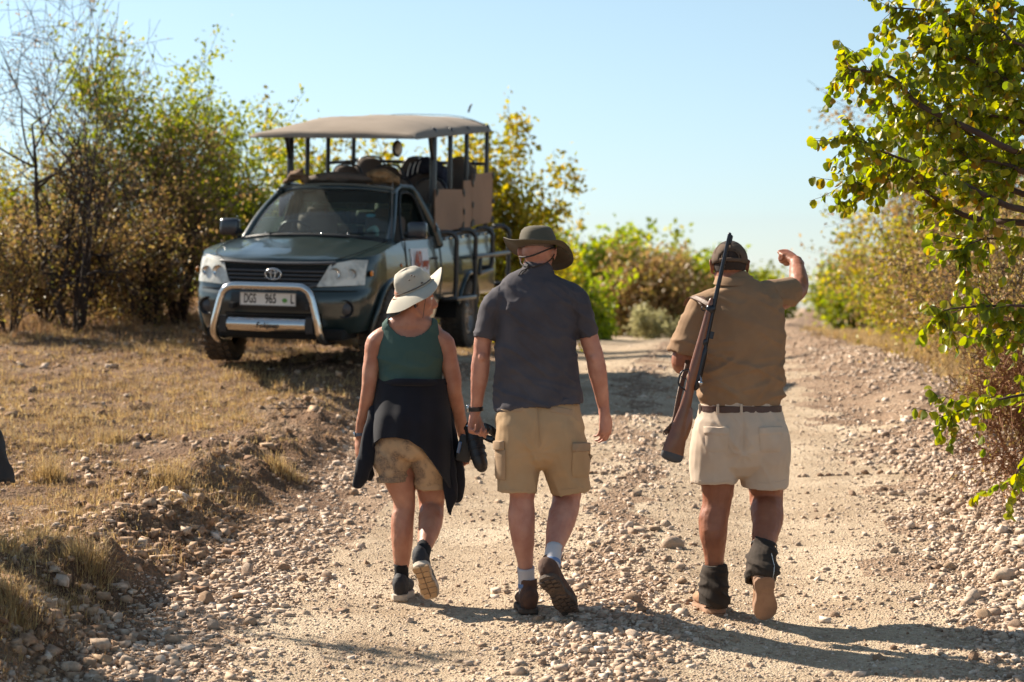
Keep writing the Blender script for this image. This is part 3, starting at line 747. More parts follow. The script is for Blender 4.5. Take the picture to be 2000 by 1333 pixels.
# =================================================== the man in the grey T-shirt
def man():
    Y0 = 9.62; q = lambda x, y, dy=0: P(x, y, Y0+dy)
    org = Vector((P(1045, 1195, Y0).x, Y0, Hs(P(1045, 1195, Y0).x, Y0)))
    root = empty('person', org)
    tag(root, 'man in grey T-shirt, khaki cargo shorts and wide brimmed hat, middle of three walkers', 'person')
    g = G()
    hM = head_geo(g, q(1051, 497, .03), R(12), R(-8), 0, 1.0)
    g.tube([q(1051, 505, .02), q(1051, 527, 0), q(1050, 548, -.01)], [.056, .058, .075], [.060, .060, .070], n=16)
    g.tube([q(1049, 560), q(1049, 620), q(1048, 700), q(1049, 780), q(1052, 850)], [.12, .16, .155, .16, .165], [.07, .09, .10, .11, .11], n=18)
    # arms
    g.tube([q(986, 592, .0), q(956, 625, .01), q(944, 665, .02), q(941, 692, .02), q(938, 720, .03), q(934, 760, .05), q(931, 790, .07), q(928, 806, .08)], [.036, .042, .044, .043, .045, .038, .030, .029], [.05, .055, .048, .042, .042, .034, .024, .022], n=14)
    g.tube([q(1112, 592), q(1140, 625, .0), q(1152, 665, 0), q(1161, 695, .0), q(1167, 725, .01), q(1174, 765, .04), q(1179, 795, .06), q(1180, 808, .06)], [.036, .042, .046, .045, .047, .038, .030, .029], [.05, .055, .048, .042, .042, .034, .024, .022], n=14)
    g.ell(q(1160, 700, -.035), (.018, .015, .022)); g.ell(q(941, 698, -.02), (.018, .014, .022))
    hand_geo(g, q(1180, 806, .06), (.06, .02, -1), (-.75, .62, 0), 1, curl=(.30, .55, .45), spread=.10, size=1.08, thumb_in=.35)
    hand_geo(g, q(927, 806, .08), (-.05, .0, -1), (.75, -.6, -.05), -1, curl=(.85, 1.1, .7), spread=.05, size=1.08, thumb_in=.8)
    # legs
    g.tube([q(1018, 840), q(1019, 900), q(1021, 950, .0), q(1020, 975, .0), q(1019, 1010, -.005), q(1021, 1050, -.01), q(1025, 1090, .0), q(1028, 1130, .01), q(1030, 1160, .01)], [.095, .085, .072, .060, .066, .057, .041, .034, .036], [.10, .09, .075, .062, .064, .062, .045, .040, .045], n=16)
    ka = q(1077, 1112, -.27)
    g.tube([q(1085, 840), q(1098, 900, .04), q(1106, 950, .06), q(1106, 975, .06), q(1100, 1005, -.02), q(1090, 1040, -.11), q(1082, 1075, -.20), ka], [.095, .088, .076, .070, .070, .058, .042, .036], [.10, .09, .078, .066, .066, .062, .046, .042], n=16)
    body = remesh(g, 'body', .006, 3, M_skinM, root, org, disp=lambda c, n: .0012*fbm(c[:, 0]*30, c[:, 1]*30, c[:, 2]*30, seed=1)*1.3+.0026*fbm(c[:, 0]*11, c[:, 1]*11, c[:, 2]*7, seed=2))
    eyes(hM, body, org)
    h = G(); k = 0
    h.ell((0, -.018, .022), (.080, .100, .098), n=24, m=18); h.move(hM)
    hair = remesh(h, 'hair', .006, 1, mat('grey_hair', (.16, .11, .085), rough=.9, bump=.8, bscale=300, bdist=.003), root, org, cut=lambda p: (hM.inverted() @ p).z < .018 or (hM.inverted() @ p).y > .04)
    # T-shirt
    Mt = cloth('grey_cotton', (.080, .074, .084), (.055, .051, .060), wave=('Z', 160, .6, .15))
    s_ = G()
    s_.tube([q(1050, 531, .0), q(1049, 538, -.003), q(1048, 549, -.005), q(1047, 575, -.01), q(1046, 630, -.015), q(1047, 690, -.005), q(1048, 740, .0), q(1050, 776, 0), q(1052, 790, 0)],
            [.080, .118, .160, .192, .196, .194, .202, .214, .218], [.068, .074, .088, .112, .130, .130, .136, .150, .154], n=28, end='hem')
    s_.tube([q(1008, 566), q(983, 577), q(962, 603), q(951, 638), q(945, 662)], [.050, .056, .060, .056, .050], [.070, .078, .074, .070, .062], ref=(0, 1, 0), n=18, end='hem')
    s_.tube([q(1090, 566), q(1114, 577), q(1132, 603), q(1143, 638), q(1149, 660)], [.050, .056, .060, .056, .050], [.070, .078, .074, .070, .062], ref=(0, 1, 0), n=18, end='hem')
    zh = lambda p: False
    def dsp(c, n):
        f = folds(31, .0055, 6, 8, 1, 1.2)(c, n)
        z = c[:, 2]; lo = 1-sstep((z-.92)/.35)
        # the back hem hangs lower on the right
        x = c[:, 0]-org.x
        side = folds(33, .011, 5, 6, .4, 2.0)(c, n)
        return (f*1.5+side*lo*1.1)*(.1+.9*sstep((z-.95)/.10))*(1-.85*sstep((z-q(0, 560).z)/.05))
    sh = remesh(s_, 'shirt', .0065, 4, Mt, root, org, disp=dsp)
    for v in sh.data.vertices:
        if v.co.z+org.z < 1.14: v.co.z -= max(0, (v.co.x+.06)*.12)*sstep((1.14-(v.co.z+org.z))/.1)
    ts = bvh(sh, org)
    ringband('collar', q(1050, 533, .0), (0, -.05, 1), .076, .066, .020, .005, Mt, sh, org)
    for x0, y0, x1, y1 in ((929, 652, 963, 659), (1131, 660, 1164, 650)): seam('hem', [q(x0, y0), q(x1, y1)], ts, Mt, sh, org, r=.0012)
    seam('sleeve_seam', [q(975, 560), q(968, 600), q(966, 640)], ts, Mt, sh, org, r=.0012)
    seam('sleeve_seam', [q(1118, 560), q(1127, 600), q(1129, 645)], ts, Mt, sh, org, r=.0012)
    # shorts
    Ms = cloth('khaki_cotton', (.42, .285, .165), (.36, .24, .135)); Ms2 = cloth('khaki_pocket', (.37, .255, .16), (.31, .21, .13))
    s_ = G()
    s_.tube([q(1051, 765), q(1051, 800, -.01), q(1053, 840, -.015), q(1055, 870, -.01)], [.178, .198, .213, .205], [.120, .135, .142, .125], n=26)
    s_.tube([q(1015, 830, -.01), q(1012, 870, -.01), q(1011, 920, -.0), q(1010, 963, 0)], [.115, .118, .108, .101], [.13, .13, .115, .112], n=22, end='hem')
    s_.tube([q(1088, 830, -.01), q(1096, 870, .0), q(1108, 920, .02), q(1116, 961, .03)], [.115, .120, .108, .092], [.13, .13, .115, .110], n=22, end='hem')
    def dsh(c, n):
        x = c[:, 0]; z = c[:, 2]; cx = q(1052, 880).x; cz = q(1052, 880).z
        rdx = x-cx; rdz = z-cz; r_ = np.sqrt(rdx**2+rdz**2)
        rad = np.sin(np.arctan2(rdz, rdx)*9+2)*np.exp(-r_/.16)
        cl = -np.exp(-((x-cx)/.012)**2)*sstep((z-cz)/.05)*.008*(n[:, 1] < 0)
        return folds(41, .0075, 5, 5, 1, .6)(c, n)+.002*rad*(n[:, 1] < .2)+cl
    so2 = remesh(s_, 'shorts', .007, 4, Ms, root, org, disp=dsh); t2 = bvh(so2, org)
    seam('seam', [q(1049, 785), q(1051, 830), q(1056, 868)], t2, Ms2, so2, org, r=.0014)
    patch('pocket_flap', q(996, 792), (1, 0, -.02), (0, 0, 1), .125, .050, Ms2, so2, org, t2, depth=.005, corner=.18)
    patch('pocket_flap', q(1094, 800), (1, 0, -.2), (0, 0, 1), .115, .032, Ms2, so2, org, t2, depth=.005, corner=.15)
    pk = patch('cargo_pocket', q(1134, 900), (1, .05, -.08), (.05, 0, 1), .090, .150, Ms, so2, org, t2, depth=.013, corner=.2); pk_t = q(1134, 872)
    patch('pocket_flap', q(1134, 872), (1, .05, -.10), (.05, 0, 1), .094, .045, Ms2, so2, org, t2, depth=.020, corner=.12)
    patch('cargo_pocket', q(978, 905), (1, 0, 0), (0, 0, 1), .050, .150, Ms2, so2, org, t2, depth=.011)
    patch('pocket_flap', q(975, 868), (1, 0, .1), (0, 0, 1), .055, .045, Ms2, so2, org, t2, depth=.018)
    seam('hem', [q(972, 952), q(1048, 955)], t2, Ms2, so2, org); seam('hem', [q(1083, 955), q(1150, 948)], t2, Ms2, so2, org)
    # socks and boots
    Mk = cloth('grey_sock', (.52, .50, .52)); Mb = mat('blue_heel', (.12, .2, .38), rough=.9)
    for pts in ([q(1027, 1108, .0), q(1028, 1130, .01), q(1030, 1160, .01)], [q(1083, 1070, -.19), q(1079, 1092, -.235), ka]):
        g = G(); g.tube(pts, [.042, .040, .041], [.048, .046, .048], n=18, end='hem', cap='hem'); sk = g.build('sock', Mk, root, smooth=True, org=org)
        d = (pts[2]-pts[1]).normalized(); ringband('heel_patch', pts[1].lerp(pts[2], .45), -d, .0415, .0475, .020, .0012, Mb, sk, org)
    Mbt = mat('brown_suede', (.105, .050, .030), rough=.9, col2=(.06, .032, .024), vscale=22, bump=.5, bscale=200, bdist=.003); Msl = mat('dark_rubber', (.045, .035, .030), rough=.85, col2=(.10, .065, .045), vscale=18, bump=.6, bscale=90)
    gz = Hs(P(1034, 1190, Y0-.04).x, Y0)
    b1 = shoe('boot', root, org, foot_matrix(Vector((q(1032, 1165, .0).x, Y0+.01, gz+.090)), (-.10, 1, -.02), (0, 0, 1)), .31, .112, True, (Mbt, Msl, Msl), shaft=.075, style='lug', h0=.09)
    b2 = shoe('boot', root, org, foot_matrix(ka+Vector((.0, 0, -.012)), (.40, .62, -.62), (-.05, .62, .75)), .31, .112, False, (Mbt, Msl, Msl), shaft=.065, style='lug', h0=.09, lean=.005)
    # hat
    Mh = cloth('olive_hat', (.115, .10, .075), (.085, .075, .055)); Mh2 = mat('dark_cord', (.025, .020, .018), rough=.8)
    ht = empty('hat'); ht.parent = root
    tl = Matrix.Rotation(R(-3), 4, 'Y') @ Matrix.Rotation(R(-6), 4, 'X')
    def rise(a):
        return .050*max(0, -math.cos(a))**3-.080*max(0, math.cos(a-.55))**1.5-.035*max(0, math.sin(a))+.010*max(0, -math.sin(a))
    cr, br = brim_hat(org, hM @ Vector((0, -.008, .036)), .089, tl, .100, rise, Mh, Mh2, ht, top_r=.083, soft=.05, seed=5, bw=.076, squash=1.15)
    # sunglasses retainer and chin cord across the back of the head
    for pts, r_ in (([(-.088, .03, -.010), (-.080, -.055, -.020), (-.045, -.110, -.032), (0, -.122, -.026), (.045, -.110, -.005), (.080, -.060, .020), (.090, .02, .030)], .0042),
                    ([(-.090, .02, .030), (-.075, -.045, -.050), (-.030, -.085, -.075), (.020, -.090, -.070), (.070, -.055, -.040), (.090, .0, .020)], .0032)):
        g = G(); g.tube([hM @ Vector(p) for p in pts], r_, ref=(0, 0, 1), n=7); g.build('cord', Mh2, ht, smooth=True, org=org)
    g = G(); e = hM @ Vector((-.030, -.088, -.075)); g.ell(e, (.007, .007, .012), n=8, m=6); g.tube([e, e+V3(-.012, -.01, -.012), e+V3(-.030, -.012, -.020), e+V3(-.046, -.01, -.040)], .0028, n=6); g.tube([e, e+V3(-.010, -.01, -.018), e+V3(-.024, -.012, -.028), e+V3(-.036, -.01, -.046)], .0028, n=6)
    g.build('cord_lock', Mh2, ht, smooth=True, org=org)
    w1 = ringband('watch', q(929, 799, .076), (-.03, -.1, 1), .034, .027, .022, .004, mat('black_rubber', (.012, .012, .014), rough=.4), root, org)
    g = G(); g.box(q(929, 799, .076)+V3(-.037, .005, .001), (.014, .034, .036)); g.build('watch_case', mat('steel_case', (.35, .36, .38), rough=.25, metal=1), w1, bevel=.004, org=org, smooth=True)
    g = G(); g.box(q(1029, 562, -.115)+V3(0, -.0, 0), (.006, .006, .007)); 
    return root
man()
# =================================================== the woman
def woman():
    Y0 = 10.05; q = lambda x, y, dy=0: P(x, y, Y0+dy)
    org = Vector((P(800, 1170, Y0).x, Y0, Hs(P(800, 1170, Y0).x, Y0)))
    root = empty('person', org)
    tag(root, 'woman in green tank top with a navy sweater tied round her waist, face turned right', 'person')
    g = G()
    hM = head_geo(g, q(810, 585, .0), R(78), R(-4), R(0), .97, female=True)
    g.tube([q(808, 590, -.01), q(803, 612, -.01), q(800, 636, -.01)], [.052, .052, .075], [.055, .056, .066], n=16)
    g.tube([q(760, 652, 0), q(775, 640, -.01), q(800, 636, -.015), q(830, 642, -.01), q(850, 656, 0)], [.040, .050, .055, .050, .040], [.050, .06, .07, .06, .050], ref=(0, 0, 1), n=14)
    g.tube([q(802, 645), q(802, 680), q(802, 740), q(802, 800), q(803, 835)], [.145, .155, .142, .150, .12], [.07, .10, .102, .105, .08], n=20)
    g.tube([q(752, 655), q(734, 668, -.0), q(728, 700, .0), q(723, 735, -.01), q(720, 762, -.01), q(716, 790, .02), q(708, 825, .06), q(703, 853, .09)], [.045, .047, .045, .042, .036, .037, .031, .024], [.05, .056, .05, .045, .038, .036, .030, .022], n=14)
    g.tube([q(852, 658), q(871, 672), q(877, 705), q(884, 740), q(887, 765, .0), q(893, 795, .05), q(902, 835, .12), q(909, 862, .16)], [.045, .048, .046, .043, .038, .038, .031, .024], [.05, .058, .05, .045, .038, .036, .030, .022], n=14)
    g.ell(q(722, 765, -.03), (.014, .012, .018)); g.ell(q(886, 768, -.028), (.014, .012, .018))
    hand_geo(g, q(703, 854, .09), (-.05, .1, -1), (.85, .5, .0), -1, curl=(.25, .45, .4), spread=.03, size=.97, thumb_in=.6)
    hand_geo(g, q(909, 862, .16), (-.02, .25, -1), (.15, -.9, -.3), 1, curl=(.45, .9, .7), spread=.05, size=.97, thumb_in=.5)
    g.tube([q(770, 870), q(776, 920), q(786, 960, .0), q(790, 985, .0), q(786, 1015, -.01), q(785, 1045, -.015), q(785, 1085, .0), q(784, 1115, .01), q(784, 1140, .01)], [.095, .082, .066, .056, .058, .057, .045, .033, .034], [.10, .09, .07, .056, .060, .062, .048, .038, .045], n=16)
    ka = q(824, 1090, -.28)
    g.tube([q(838, 870), q(840, 920, .03), q(842, 960, .05), q(843, 990, .05), q(842, 1012, -.02), q(838, 1035, -.10), q(830, 1065, -.20), ka], [.095, .088, .072, .064, .064, .056, .040, .033], [.10, .09, .075, .060, .060, .058, .042, .038], n=16)
    body = remesh(g, 'body', .006, 3, M_skinW, root, org, disp=lambda c, n: .0012*fbm(c[:, 0]*30, c[:, 1]*30, c[:, 2]*30, seed=1)*1.3+.0026*fbm(c[:, 0]*11, c[:, 1]*11, c[:, 2]*7, seed=4))
    eyes(hM, body, org)
    h = G(); h.ell((0, -.026, .018), (.082, .094, .100), n=24, m=18); h.move(hM); hi = hM.inverted()
    remesh(h, 'hair', .006, 1, mat('auburn_hair', (.20, .075, .035), rough=.7, bump=.8, bscale=250, bdist=.003), root, org, cut=lambda p: (hi @ p).z < -.075 or (hi @ p).z > .0 or (hi @ p).y > .012)
    g = G(); p = hM @ Vector((.094, -.010, -.036)); g.ell(p, (.007, .004, .010), n=8, m=6); g.build('earring', mat('dark_earring', (.03, .02, .025), rough=.3), body, smooth=True, org=org)
    # tank top: trimmed from a fitted volume to its neckline and armholes
    Mt = cloth('green_jersey', (.058, .105, .092), (.047, .088, .078))
    s_ = G(); s_.tube([q(802, 650), q(802, 680), q(802, 700), q(802, 740), q(802, 765)], [.158, .166, .168, .158, .166], [.080, .110, .116, .116, .124], n=30)
    s_.tube([q(760, 652, 0), q(775, 640, -.01), q(800, 636, -.015), q(830, 642, -.01), q(850, 656, 0)], [.047, .057, .062, .057, .047], [.057, .067, .077, .067, .057], ref=(0, 0, 1), n=16)
    x0, z0 = q(802, 0).x, 0
    px_ = lambda p: ((p.x/p.y)*FPX+1000, 666.5-FPX*((p.z-CAMZ)/p.y+math.tan(PITCH)))
    def cutw(p):
        x, y = px_(p)
        if y < 622: return True
        k = abs(x-801)
        if p.y < Y0+.02:
            if k < 42 and y < 658-26*(k/42)**2.6: return True
        elif k < 42 and y < 690-50*(k/42)**3: return True
        if k > 53+max(0, y-628)*.14 and y < 690: return True
        return False
    tk = remesh(s_, 'tank_top', .005, 3, Mt, root, org, disp=lambda c, n: folds(51, .007, 6, 7, .5, 1.4)(c, n)*sstep((q(0, 670).z-c[:, 2])/.1), cut=cutw)
    sd = tk.modifiers.new('cloth', 'SOLIDIFY'); sd.thickness = .004; sd.offset = 1
    # shorts with a dark plant print
    Ms = mat('print_cotton', (.40, .27, .16), rough=.9, bump=.3, bscale=600, bdist=.0015)
    nt = Ms.node_tree; b = nt.nodes['Principled BSDF']; tc = NN(nt, 'ShaderNodeTexCoord')
    mp = NN(nt, 'ShaderNodeMapping'); mp.inputs['Scale'].default_value = (1, .3, 1); nt.links.new(tc.outputs['Object'], mp.inputs[0])
    n1 = NN(nt, 'ShaderNodeTexNoise'); n1.inputs['Scale'].default_value = 13; nt.links.new(mp.outputs[0], n1.inputs['Vector'])
    n2 = NN(nt, 'ShaderNodeTexNoise'); n2.inputs['Scale'].default_value = 46; n2.inputs['Distortion'].default_value = 3.5; n2.inputs['Detail'].default_value = 3; nt.links.new(mp.outputs[0], n2.inputs['Vector'])
    r1 = NN(nt, 'ShaderNodeValToRGB'); r1.color_ramp.elements[0].position = .40; r1.color_ramp.elements[1].position = .54
    r2 = NN(nt, 'ShaderNodeValToRGB'); e = r2.color_ramp.elements; e[0].position = .455; e[1].position = .50; e.new(.545); e[0].color = (0, 0, 0, 1); e[1].color = (1, 1, 1, 1); e[2].color = (0, 0, 0, 1)
    nt.links.new(n1.outputs['Fac'], r1.inputs['Fac']); nt.links.new(n2.outputs['Fac'], r2.inputs['Fac'])
    mu = NN(nt, 'ShaderNodeMath', operation='MULTIPLY'); mu.use_clamp = True; nt.links.new(r1.outputs[0], mu.inputs[0]); nt.links.new(r2.outputs[0], mu.inputs[1])
    a2 = NN(nt, 'ShaderNodeMath', operation='MULTIPLY_ADD'); a2.inputs[1].default_value = .40; nt.links.new(r1.outputs[0], a2.inputs[0]); nt.links.new(mu.outputs[0], a2.inputs[2])
    mx = NN(nt, 'ShaderNodeMixRGB'); mx.inputs[1].default_value = (.43, .285, .165, 1); mx.inputs[2].default_value = (.07, .055, .055, 1)
    nt.links.new(a2.outputs[0], mx.inputs[0]); nt.links.new(mx.outputs[0], b.inputs['Base Color'])
    s_ = G()
    s_.tube([q(802, 770), q(803, 830), q(803, 862, -.01), q(803, 890, -.01), q(803, 897, -.01)], [.17, .182, .188, .168, .04], [.12, .14, .152, .135, .06], n=24)
    s_.tube([q(768, 860), q(767, 890, -.005), q(766, 918), q(767, 938)], [.098, .102, .092, .086], [.12, .125, .108, .102], n=20, end='hem')
    s_.tube([q(838, 860), q(839, 890, -.005), q(842, 925, .02), q(843, 952, .03)], [.098, .102, .090, .082], [.12, .125, .108, .102], n=20, end='hem')
    sh = remesh(s_, 'shorts', .006, 4, Ms, root, org, disp=folds(61, .009, 6, 6, .7, .8)); t2 = bvh(sh, org)
    for a, b_, r_, rr_ in ((q(767, 935), (-.04, 0, 1), .087, .102), (q(843, 949, .03), (0, 0, 1), .083, .103)): ringband('cuff', a, b_, r_, rr_, .030, .006, Ms, sh, org)
    # sweater tied round the waist
    Mn = mat('navy_knit', (.004, .005, .012), rough=.95, var=.3, vscale=12, bump=.2, bscale=400, wave=('DIAGONAL', 95, 1.0, 1.6), bdist=.003, sheen=.05)
    s_ = G(); rows = []
    nC = 40; nR = 16
    def low(u):   # lower edge in photo pixels against x
        pts = [(722, 905), (731, 868), (745, 856), (775, 855), (800, 860), (825, 878), (845, 905), (862, 930), (874, 950), (885, 960)]
        for (a, b), (c, d) in zip(pts, pts[1:]):
            if u <= c: return b+(d-b)*(u-a)/(c-a)
        return pts[-1][1]
    for i in range(nR+1):
        v = i/nR; row = []
        for j in range(nC+1):
            u = j/nC; px = 722+(887-722)*u if True else 0
            topx = 739+(870-739)*u; topy = 740+4*math.sin(u*3.1)
            ly = low(px); lx = px
            x = topx+(lx-topx)*v**.75; y = topy+(ly-topy)*v
            bul = math.sqrt(max(0, 1-((u-.5)*1.96)**2)); a = .152+.075*min(1, v*1.6)
            dy = -a*bul+.035+.007*math.sin(u*26+v*2)*v
            row.append(q(x, y, dy))
        rows.append(row)
    s_.grid(rows, thick=.010); sw = s_.build('sweater', Mn, root, smooth=True, org=org, auto=70)
    # front half of the wrap
    s_ = G(); rows = []
    for i in range(9):
        v = i/8; rows.append([q(866+(744-866)*(j/20)+(1 if False else 0)+(6*v if j < 10 else -6*v), 743+90*v, .03+.13*math.sin(math.pi*j/20)) for j in range(21)])
    s_.grid(rows, thick=.010); s_.build('sweater_front', Mn, sw, smooth=True, org=org, auto=70)
    s_ = G(); s_.tube([q(743, 748, -.02), q(772, 747, -.115), q(803, 747, -.140), q(834, 748, -.115), q(867, 749, -.02)], .019, ref=(0, 0, 1), n=8); s_.build('waist_roll', Mn, sw, smooth=True, org=org)
    # hanging sleeves
    s_ = G(); s_.tube([q(738, 800, -.02), q(728, 850, -.04), q(717, 890, -.05), q(706, 925, -.05), q(697, 948, -.04)], [.040, .050, .046, .040, .030], [.026, .03, .03, .026, .022], n=14)
    s_.tube([q(735, 800, .06), q(733, 860, .06), q(728, 905, .05), q(722, 935, .05)], [.04, .045, .035, .015], [.02]*4, n=12)
    remesh(s_, 'sleeve', .006, 2, Mn, sw, org, disp=folds(71, .006, 9, 5, 1, .3))
    s_ = G(); s_.tube([q(868, 790, .04), q(877, 860, .05), q(884, 910, .05), q(890, 950, .04), q(889, 975, .04)], [.035, .048, .052, .048, .030], [.03, .035, .03, .028, .02], n=14)
    s_.tube([q(868, 850, -.04), q(874, 920, -.05), q(880, 965, -.05), q(880, 1005, -.04)], [.030, .040, .034, .006], [.02, .02, .02, .006], n=12)
    remesh(s_, 'sleeve', .006, 2, Mn, sw, org, disp=folds(73, .008, 10, 3, 1, .2))
    # shoes and socks
    Mk = cloth('black_sock', (.015, .015, .017))
    for pts in ([q(784, 1100, .0), q(784, 1118, .01), q(784, 1145, .01)], [q(829, 1066, -.20), q(827, 1078, -.24), ka]):
        g = G(); g.tube(pts, [.037, .036, .038], [.042, .041, .044], n=18, end='hem', cap='hem'); g.build('sock', Mk, root, smooth=True, org=org)
    Mup = mat('black_mesh', (.022, .022, .026), rough=.8, bump=.5, bscale=350, bdist=.002); Mso = mat('cream_foam', (.50, .42, .34), rough=.85, var=.15, vscale=20); Mtr = mat('tan_tread', (.42, .27, .15), rough=.85, var=.2, vscale=30)
    gz = Hs(q(784, 1165).x, Y0)
    shoe('running_shoe', root, org, foot_matrix(Vector((q(783, 1140).x, Y0+.01, gz+.080)), (.10, 1, -.02), (0, 0, 1)), .265, .096, True, (Mup, Mso, Mtr), shaft=.035, style='pod', h0=.080, rs_=(.036, .042), sole_t=.030)
    shoe('running_shoe', root, org, foot_matrix(ka+Vector((0, 0, -.02)), (.20, .60, -.70), (-.12, .66, .70)), .265, .098, False, (Mup, Mso, Mtr), shaft=.030, style='pod', h0=.080, rs_=(.036, .042), sole_t=.030)
    # hat
    Mh = cloth('stone_hat', (.46, .43, .36), (.40, .37, .31)); Mh2 = mat('hat_cord', (.10, .08, .065), rough=.8)
    ht = empty('hat'); ht.parent = root
    tl = Matrix.Rotation(R(-24), 4, 'Y') @ Matrix.Rotation(R(12), 4, 'X')
    def rise(a): return -.046+.085*max(0, math.cos(a-.1))**2+(-.012)*max(0, -math.cos(a))**2+.0*math.sin(a)
    brim_hat(org, hM @ Vector((.0, -.010, .056)), .099, tl, .104, rise, Mh, Mh2, ht, top_r=.076, soft=.10, seed=9, bw=.073, vents=[(-1.55, .62), (-1.25, .68), (-1.35, .78), (-1.0, .22)], squash=.93)
    g = G(); g.tube([hM @ Vector(p) for p in ((.082, .045, .02), (.078, .040, -.04), (.058, .040, -.09), (.02, .03, -.118))], .0018, n=5); g.build('chin_cord', Mh2, ht, smooth=True, org=org)
    w1 = ringband('watch', q(704, 849, .086), (-.1, .05, 1), .028, .026, .018, .003, mat('grey_strap', (.12, .13, .17), rough=.5), root, org)
    g = G(); g.box(q(704, 849, .086)+V3(-.030, -.008, 0), (.010, .028, .026)); g.build('watch_case', mat('silver_case', (.55, .56, .6), rough=.25, metal=1), w1, bevel=.003, org=org, smooth=True)
woman()
# =================================================== the guide
def guide():
    Y0 = 9.67; q = lambda x, y, dy=0: P(x, y, Y0+dy)
    org = Vector((P(1440, 1190, Y0).x, Y0, Hs(P(1440, 1190, Y0).x, Y0)))
    root = empty('person', org)
    tag(root, 'guide in tan polo shirt, brown cap and beige shorts pointing up the road', 'person')
    g = G()
    hM = head_geo(g, q(1425, 522, .03), R(4), R(-6), 0, 1.02)
    g.tube([q(1424, 532, .02), q(1428, 552, 0), q(1432, 572, -.01)], [.068, .072, .09], [.068, .070, .08], n=16)
    g.tube([q(1440, 585), q(1446, 650), q(1446, 720), q(1446, 780), q(1446, 860)], [.16, .18, .175, .175, .165], [.09, .12, .13, .13, .12], n=18)
    # left arm: elbow bent, hand forward at the sling
    g.tube([q(1376, 606), q(1352, 645, -.015), q(1337, 692, -.02), q(1334, 712, -.01), q(1345, 700, .08), q(1362, 665, .19), q(1372, 635, .27)], [.045, .054, .060, .055, .050, .040, .030], [.06, .062, .060, .055, .05, .040, .028], n=14)
    hand_geo(g, q(1373, 632, .27), (.1, .3, 1), (0, 1, 0), -1, curl=(.7, 1.2, .8), size=1.1)
    # right arm raised, forearm away from the camera, pointing
    g.tube([q(1500, 590), q(1528, 583, .10), q(1553, 572, .24), q(1560, 562, .30), q(1560, 545, .37), q(1557, 524, .47), q(1555, 510, .52)], [.055, .056, .050, .048, .047, .038, .031], [.06, .058, .05, .048, .047, .040, .028], ref=(0, 0, 1), n=14)
    hand_geo(g, q(1555, 511, .52), (-.34, .62, .34), (-.15, .1, -.95), -1, curl=(1.5, 1.75, 1.1), size=1.25, thumb_in=.7, idx=(.1, .2, .1), fr=.0105)
    g.tube([q(1398, 850), q(1399, 900), q(1402, 950), q(1400, 985, .0), q(1393, 1015, -.01), q(1393, 1045, -.015), q(1395, 1080, .0), q(1396, 1120, .01), q(1396, 1160, .01)], [.105, .095, .082, .070, .072, .068, .052, .042, .04], [.11, .10, .085, .07, .072, .072, .056, .046, .05], n=16)
    ka = q(1485, 1112, -.27)
    g.tube([q(1490, 850), q(1493, 900, .04), q(1496, 950, .06), q(1497, 980, .05), q(1498, 1005, -.02), q(1498, 1030, -.09), q(1490, 1070, -.20), ka], [.105, .098, .086, .080, .080, .070, .054, .042], [.11, .10, .09, .076, .076, .07, .056, .046], n=16)
    body = remesh(g, 'body', .006, 3, M_skinG, root, org, disp=lambda c, n: .0012*fbm(c[:, 0]*30, c[:, 1]*30, c[:, 2]*30, seed=1)*1.3+.0026*fbm(c[:, 0]*11, c[:, 1]*11, c[:, 2]*7, seed=6))
    eyes(hM, body, org)
    hi = hM.inverted()
    h = G(); h.ell((0, -.016, .026), (.080, .1015, .100), n=24, m=18); h.move(hM)
    remesh(h, 'hair', .006, 1, mat('short_dark_hair', (.030, .018, .013), rough=.9, bump=.9, bscale=300, bdist=.003), root, org, cut=lambda p: (hi @ p).z < -.028 or (hi @ p).y > .035)
    # polo shirt
    Mt = cloth('tan_polo', (.28, .175, .10), (.23, .14, .08))
    s_ = G()
    s_.tube([q(1433, 556, .0), q(1436, 566, -.005), q(1438, 578, -.01), q(1444, 605, -.01), q(1449, 650, -.02), q(1448, 700, -.01), q(1447, 745, -.015), q(1446, 778, -.01), q(1446, 797, -.01)],
            [.092, .135, .172, .205, .208, .204, .202, .198, .190], [.078, .09, .105, .128, .145, .150, .150, .142, .135], n=28)
    s_.tube([q(1395, 588), q(1370, 604, -.005), q(1353, 640, -.015), q(1342, 670, -.02), q(1335, 692, -.02)], [.064, .070, .076, .078, .078], [.08, .085, .085, .085, .085], n=18, end='hem')
    s_.tube([q(1470, 590, .0), q(1500, 580, .02), q(1522, 575, .07), q(1539, 570, .14), q(1546, 567, .17)], [.078, .076, .072, .068, .066], [.085, .082, .076, .070, .068], ref=(0, 0, 1), n=18, end='hem')
    def dg_(c, n):
        z = c[:, 2]; x = c[:, 0]
        lo = 1-sstep((z-q(0, 790).z)/.45)
        a = folds(81, .0085, 5, 5, .7, 1.3)(c, n)
        b = folds(83, .022, 4.2, 6, -.55, 2.2)(c, n)*lo*.8
        arm = folds(85, .008, 12, 12, 1.2, -.6)(c, n)*np.exp(-((x-q(1515, 0).x)/.08)**2)*sstep((z-q(0, 640).z)/.1)
        return (a+b+arm)*(.1+.9*sstep((z-q(0, 795).z)/.09))*(1-.85*sstep((z-q(0, 580).z)/.04))
    sh = remesh(s_, 'polo_shirt', .0065, 4, Mt, root, org, disp=dg_); ts = bvh(sh, org)
    # collar
    g = G(); rows = []
    for k, (r1, r2, z) in enumerate(((.072, .066, .020), (.076, .070, .034), (.082, .076, .032), (.090, .084, .004), (.094, .088, -.006))):
        rows.append([q(1434, 553, .0)+Vector((r1*1.06*math.cos(a)*(1), r2*1.06*math.sin(a)-.004, z-.012*math.cos(a)*0+.010*math.sin(a))) for a in [math.pi*2*j/32 for j in range(33)]])
    g.grid(rows, thick=.003); g.build('collar', Mt, sh, smooth=True, org=org, auto=60)
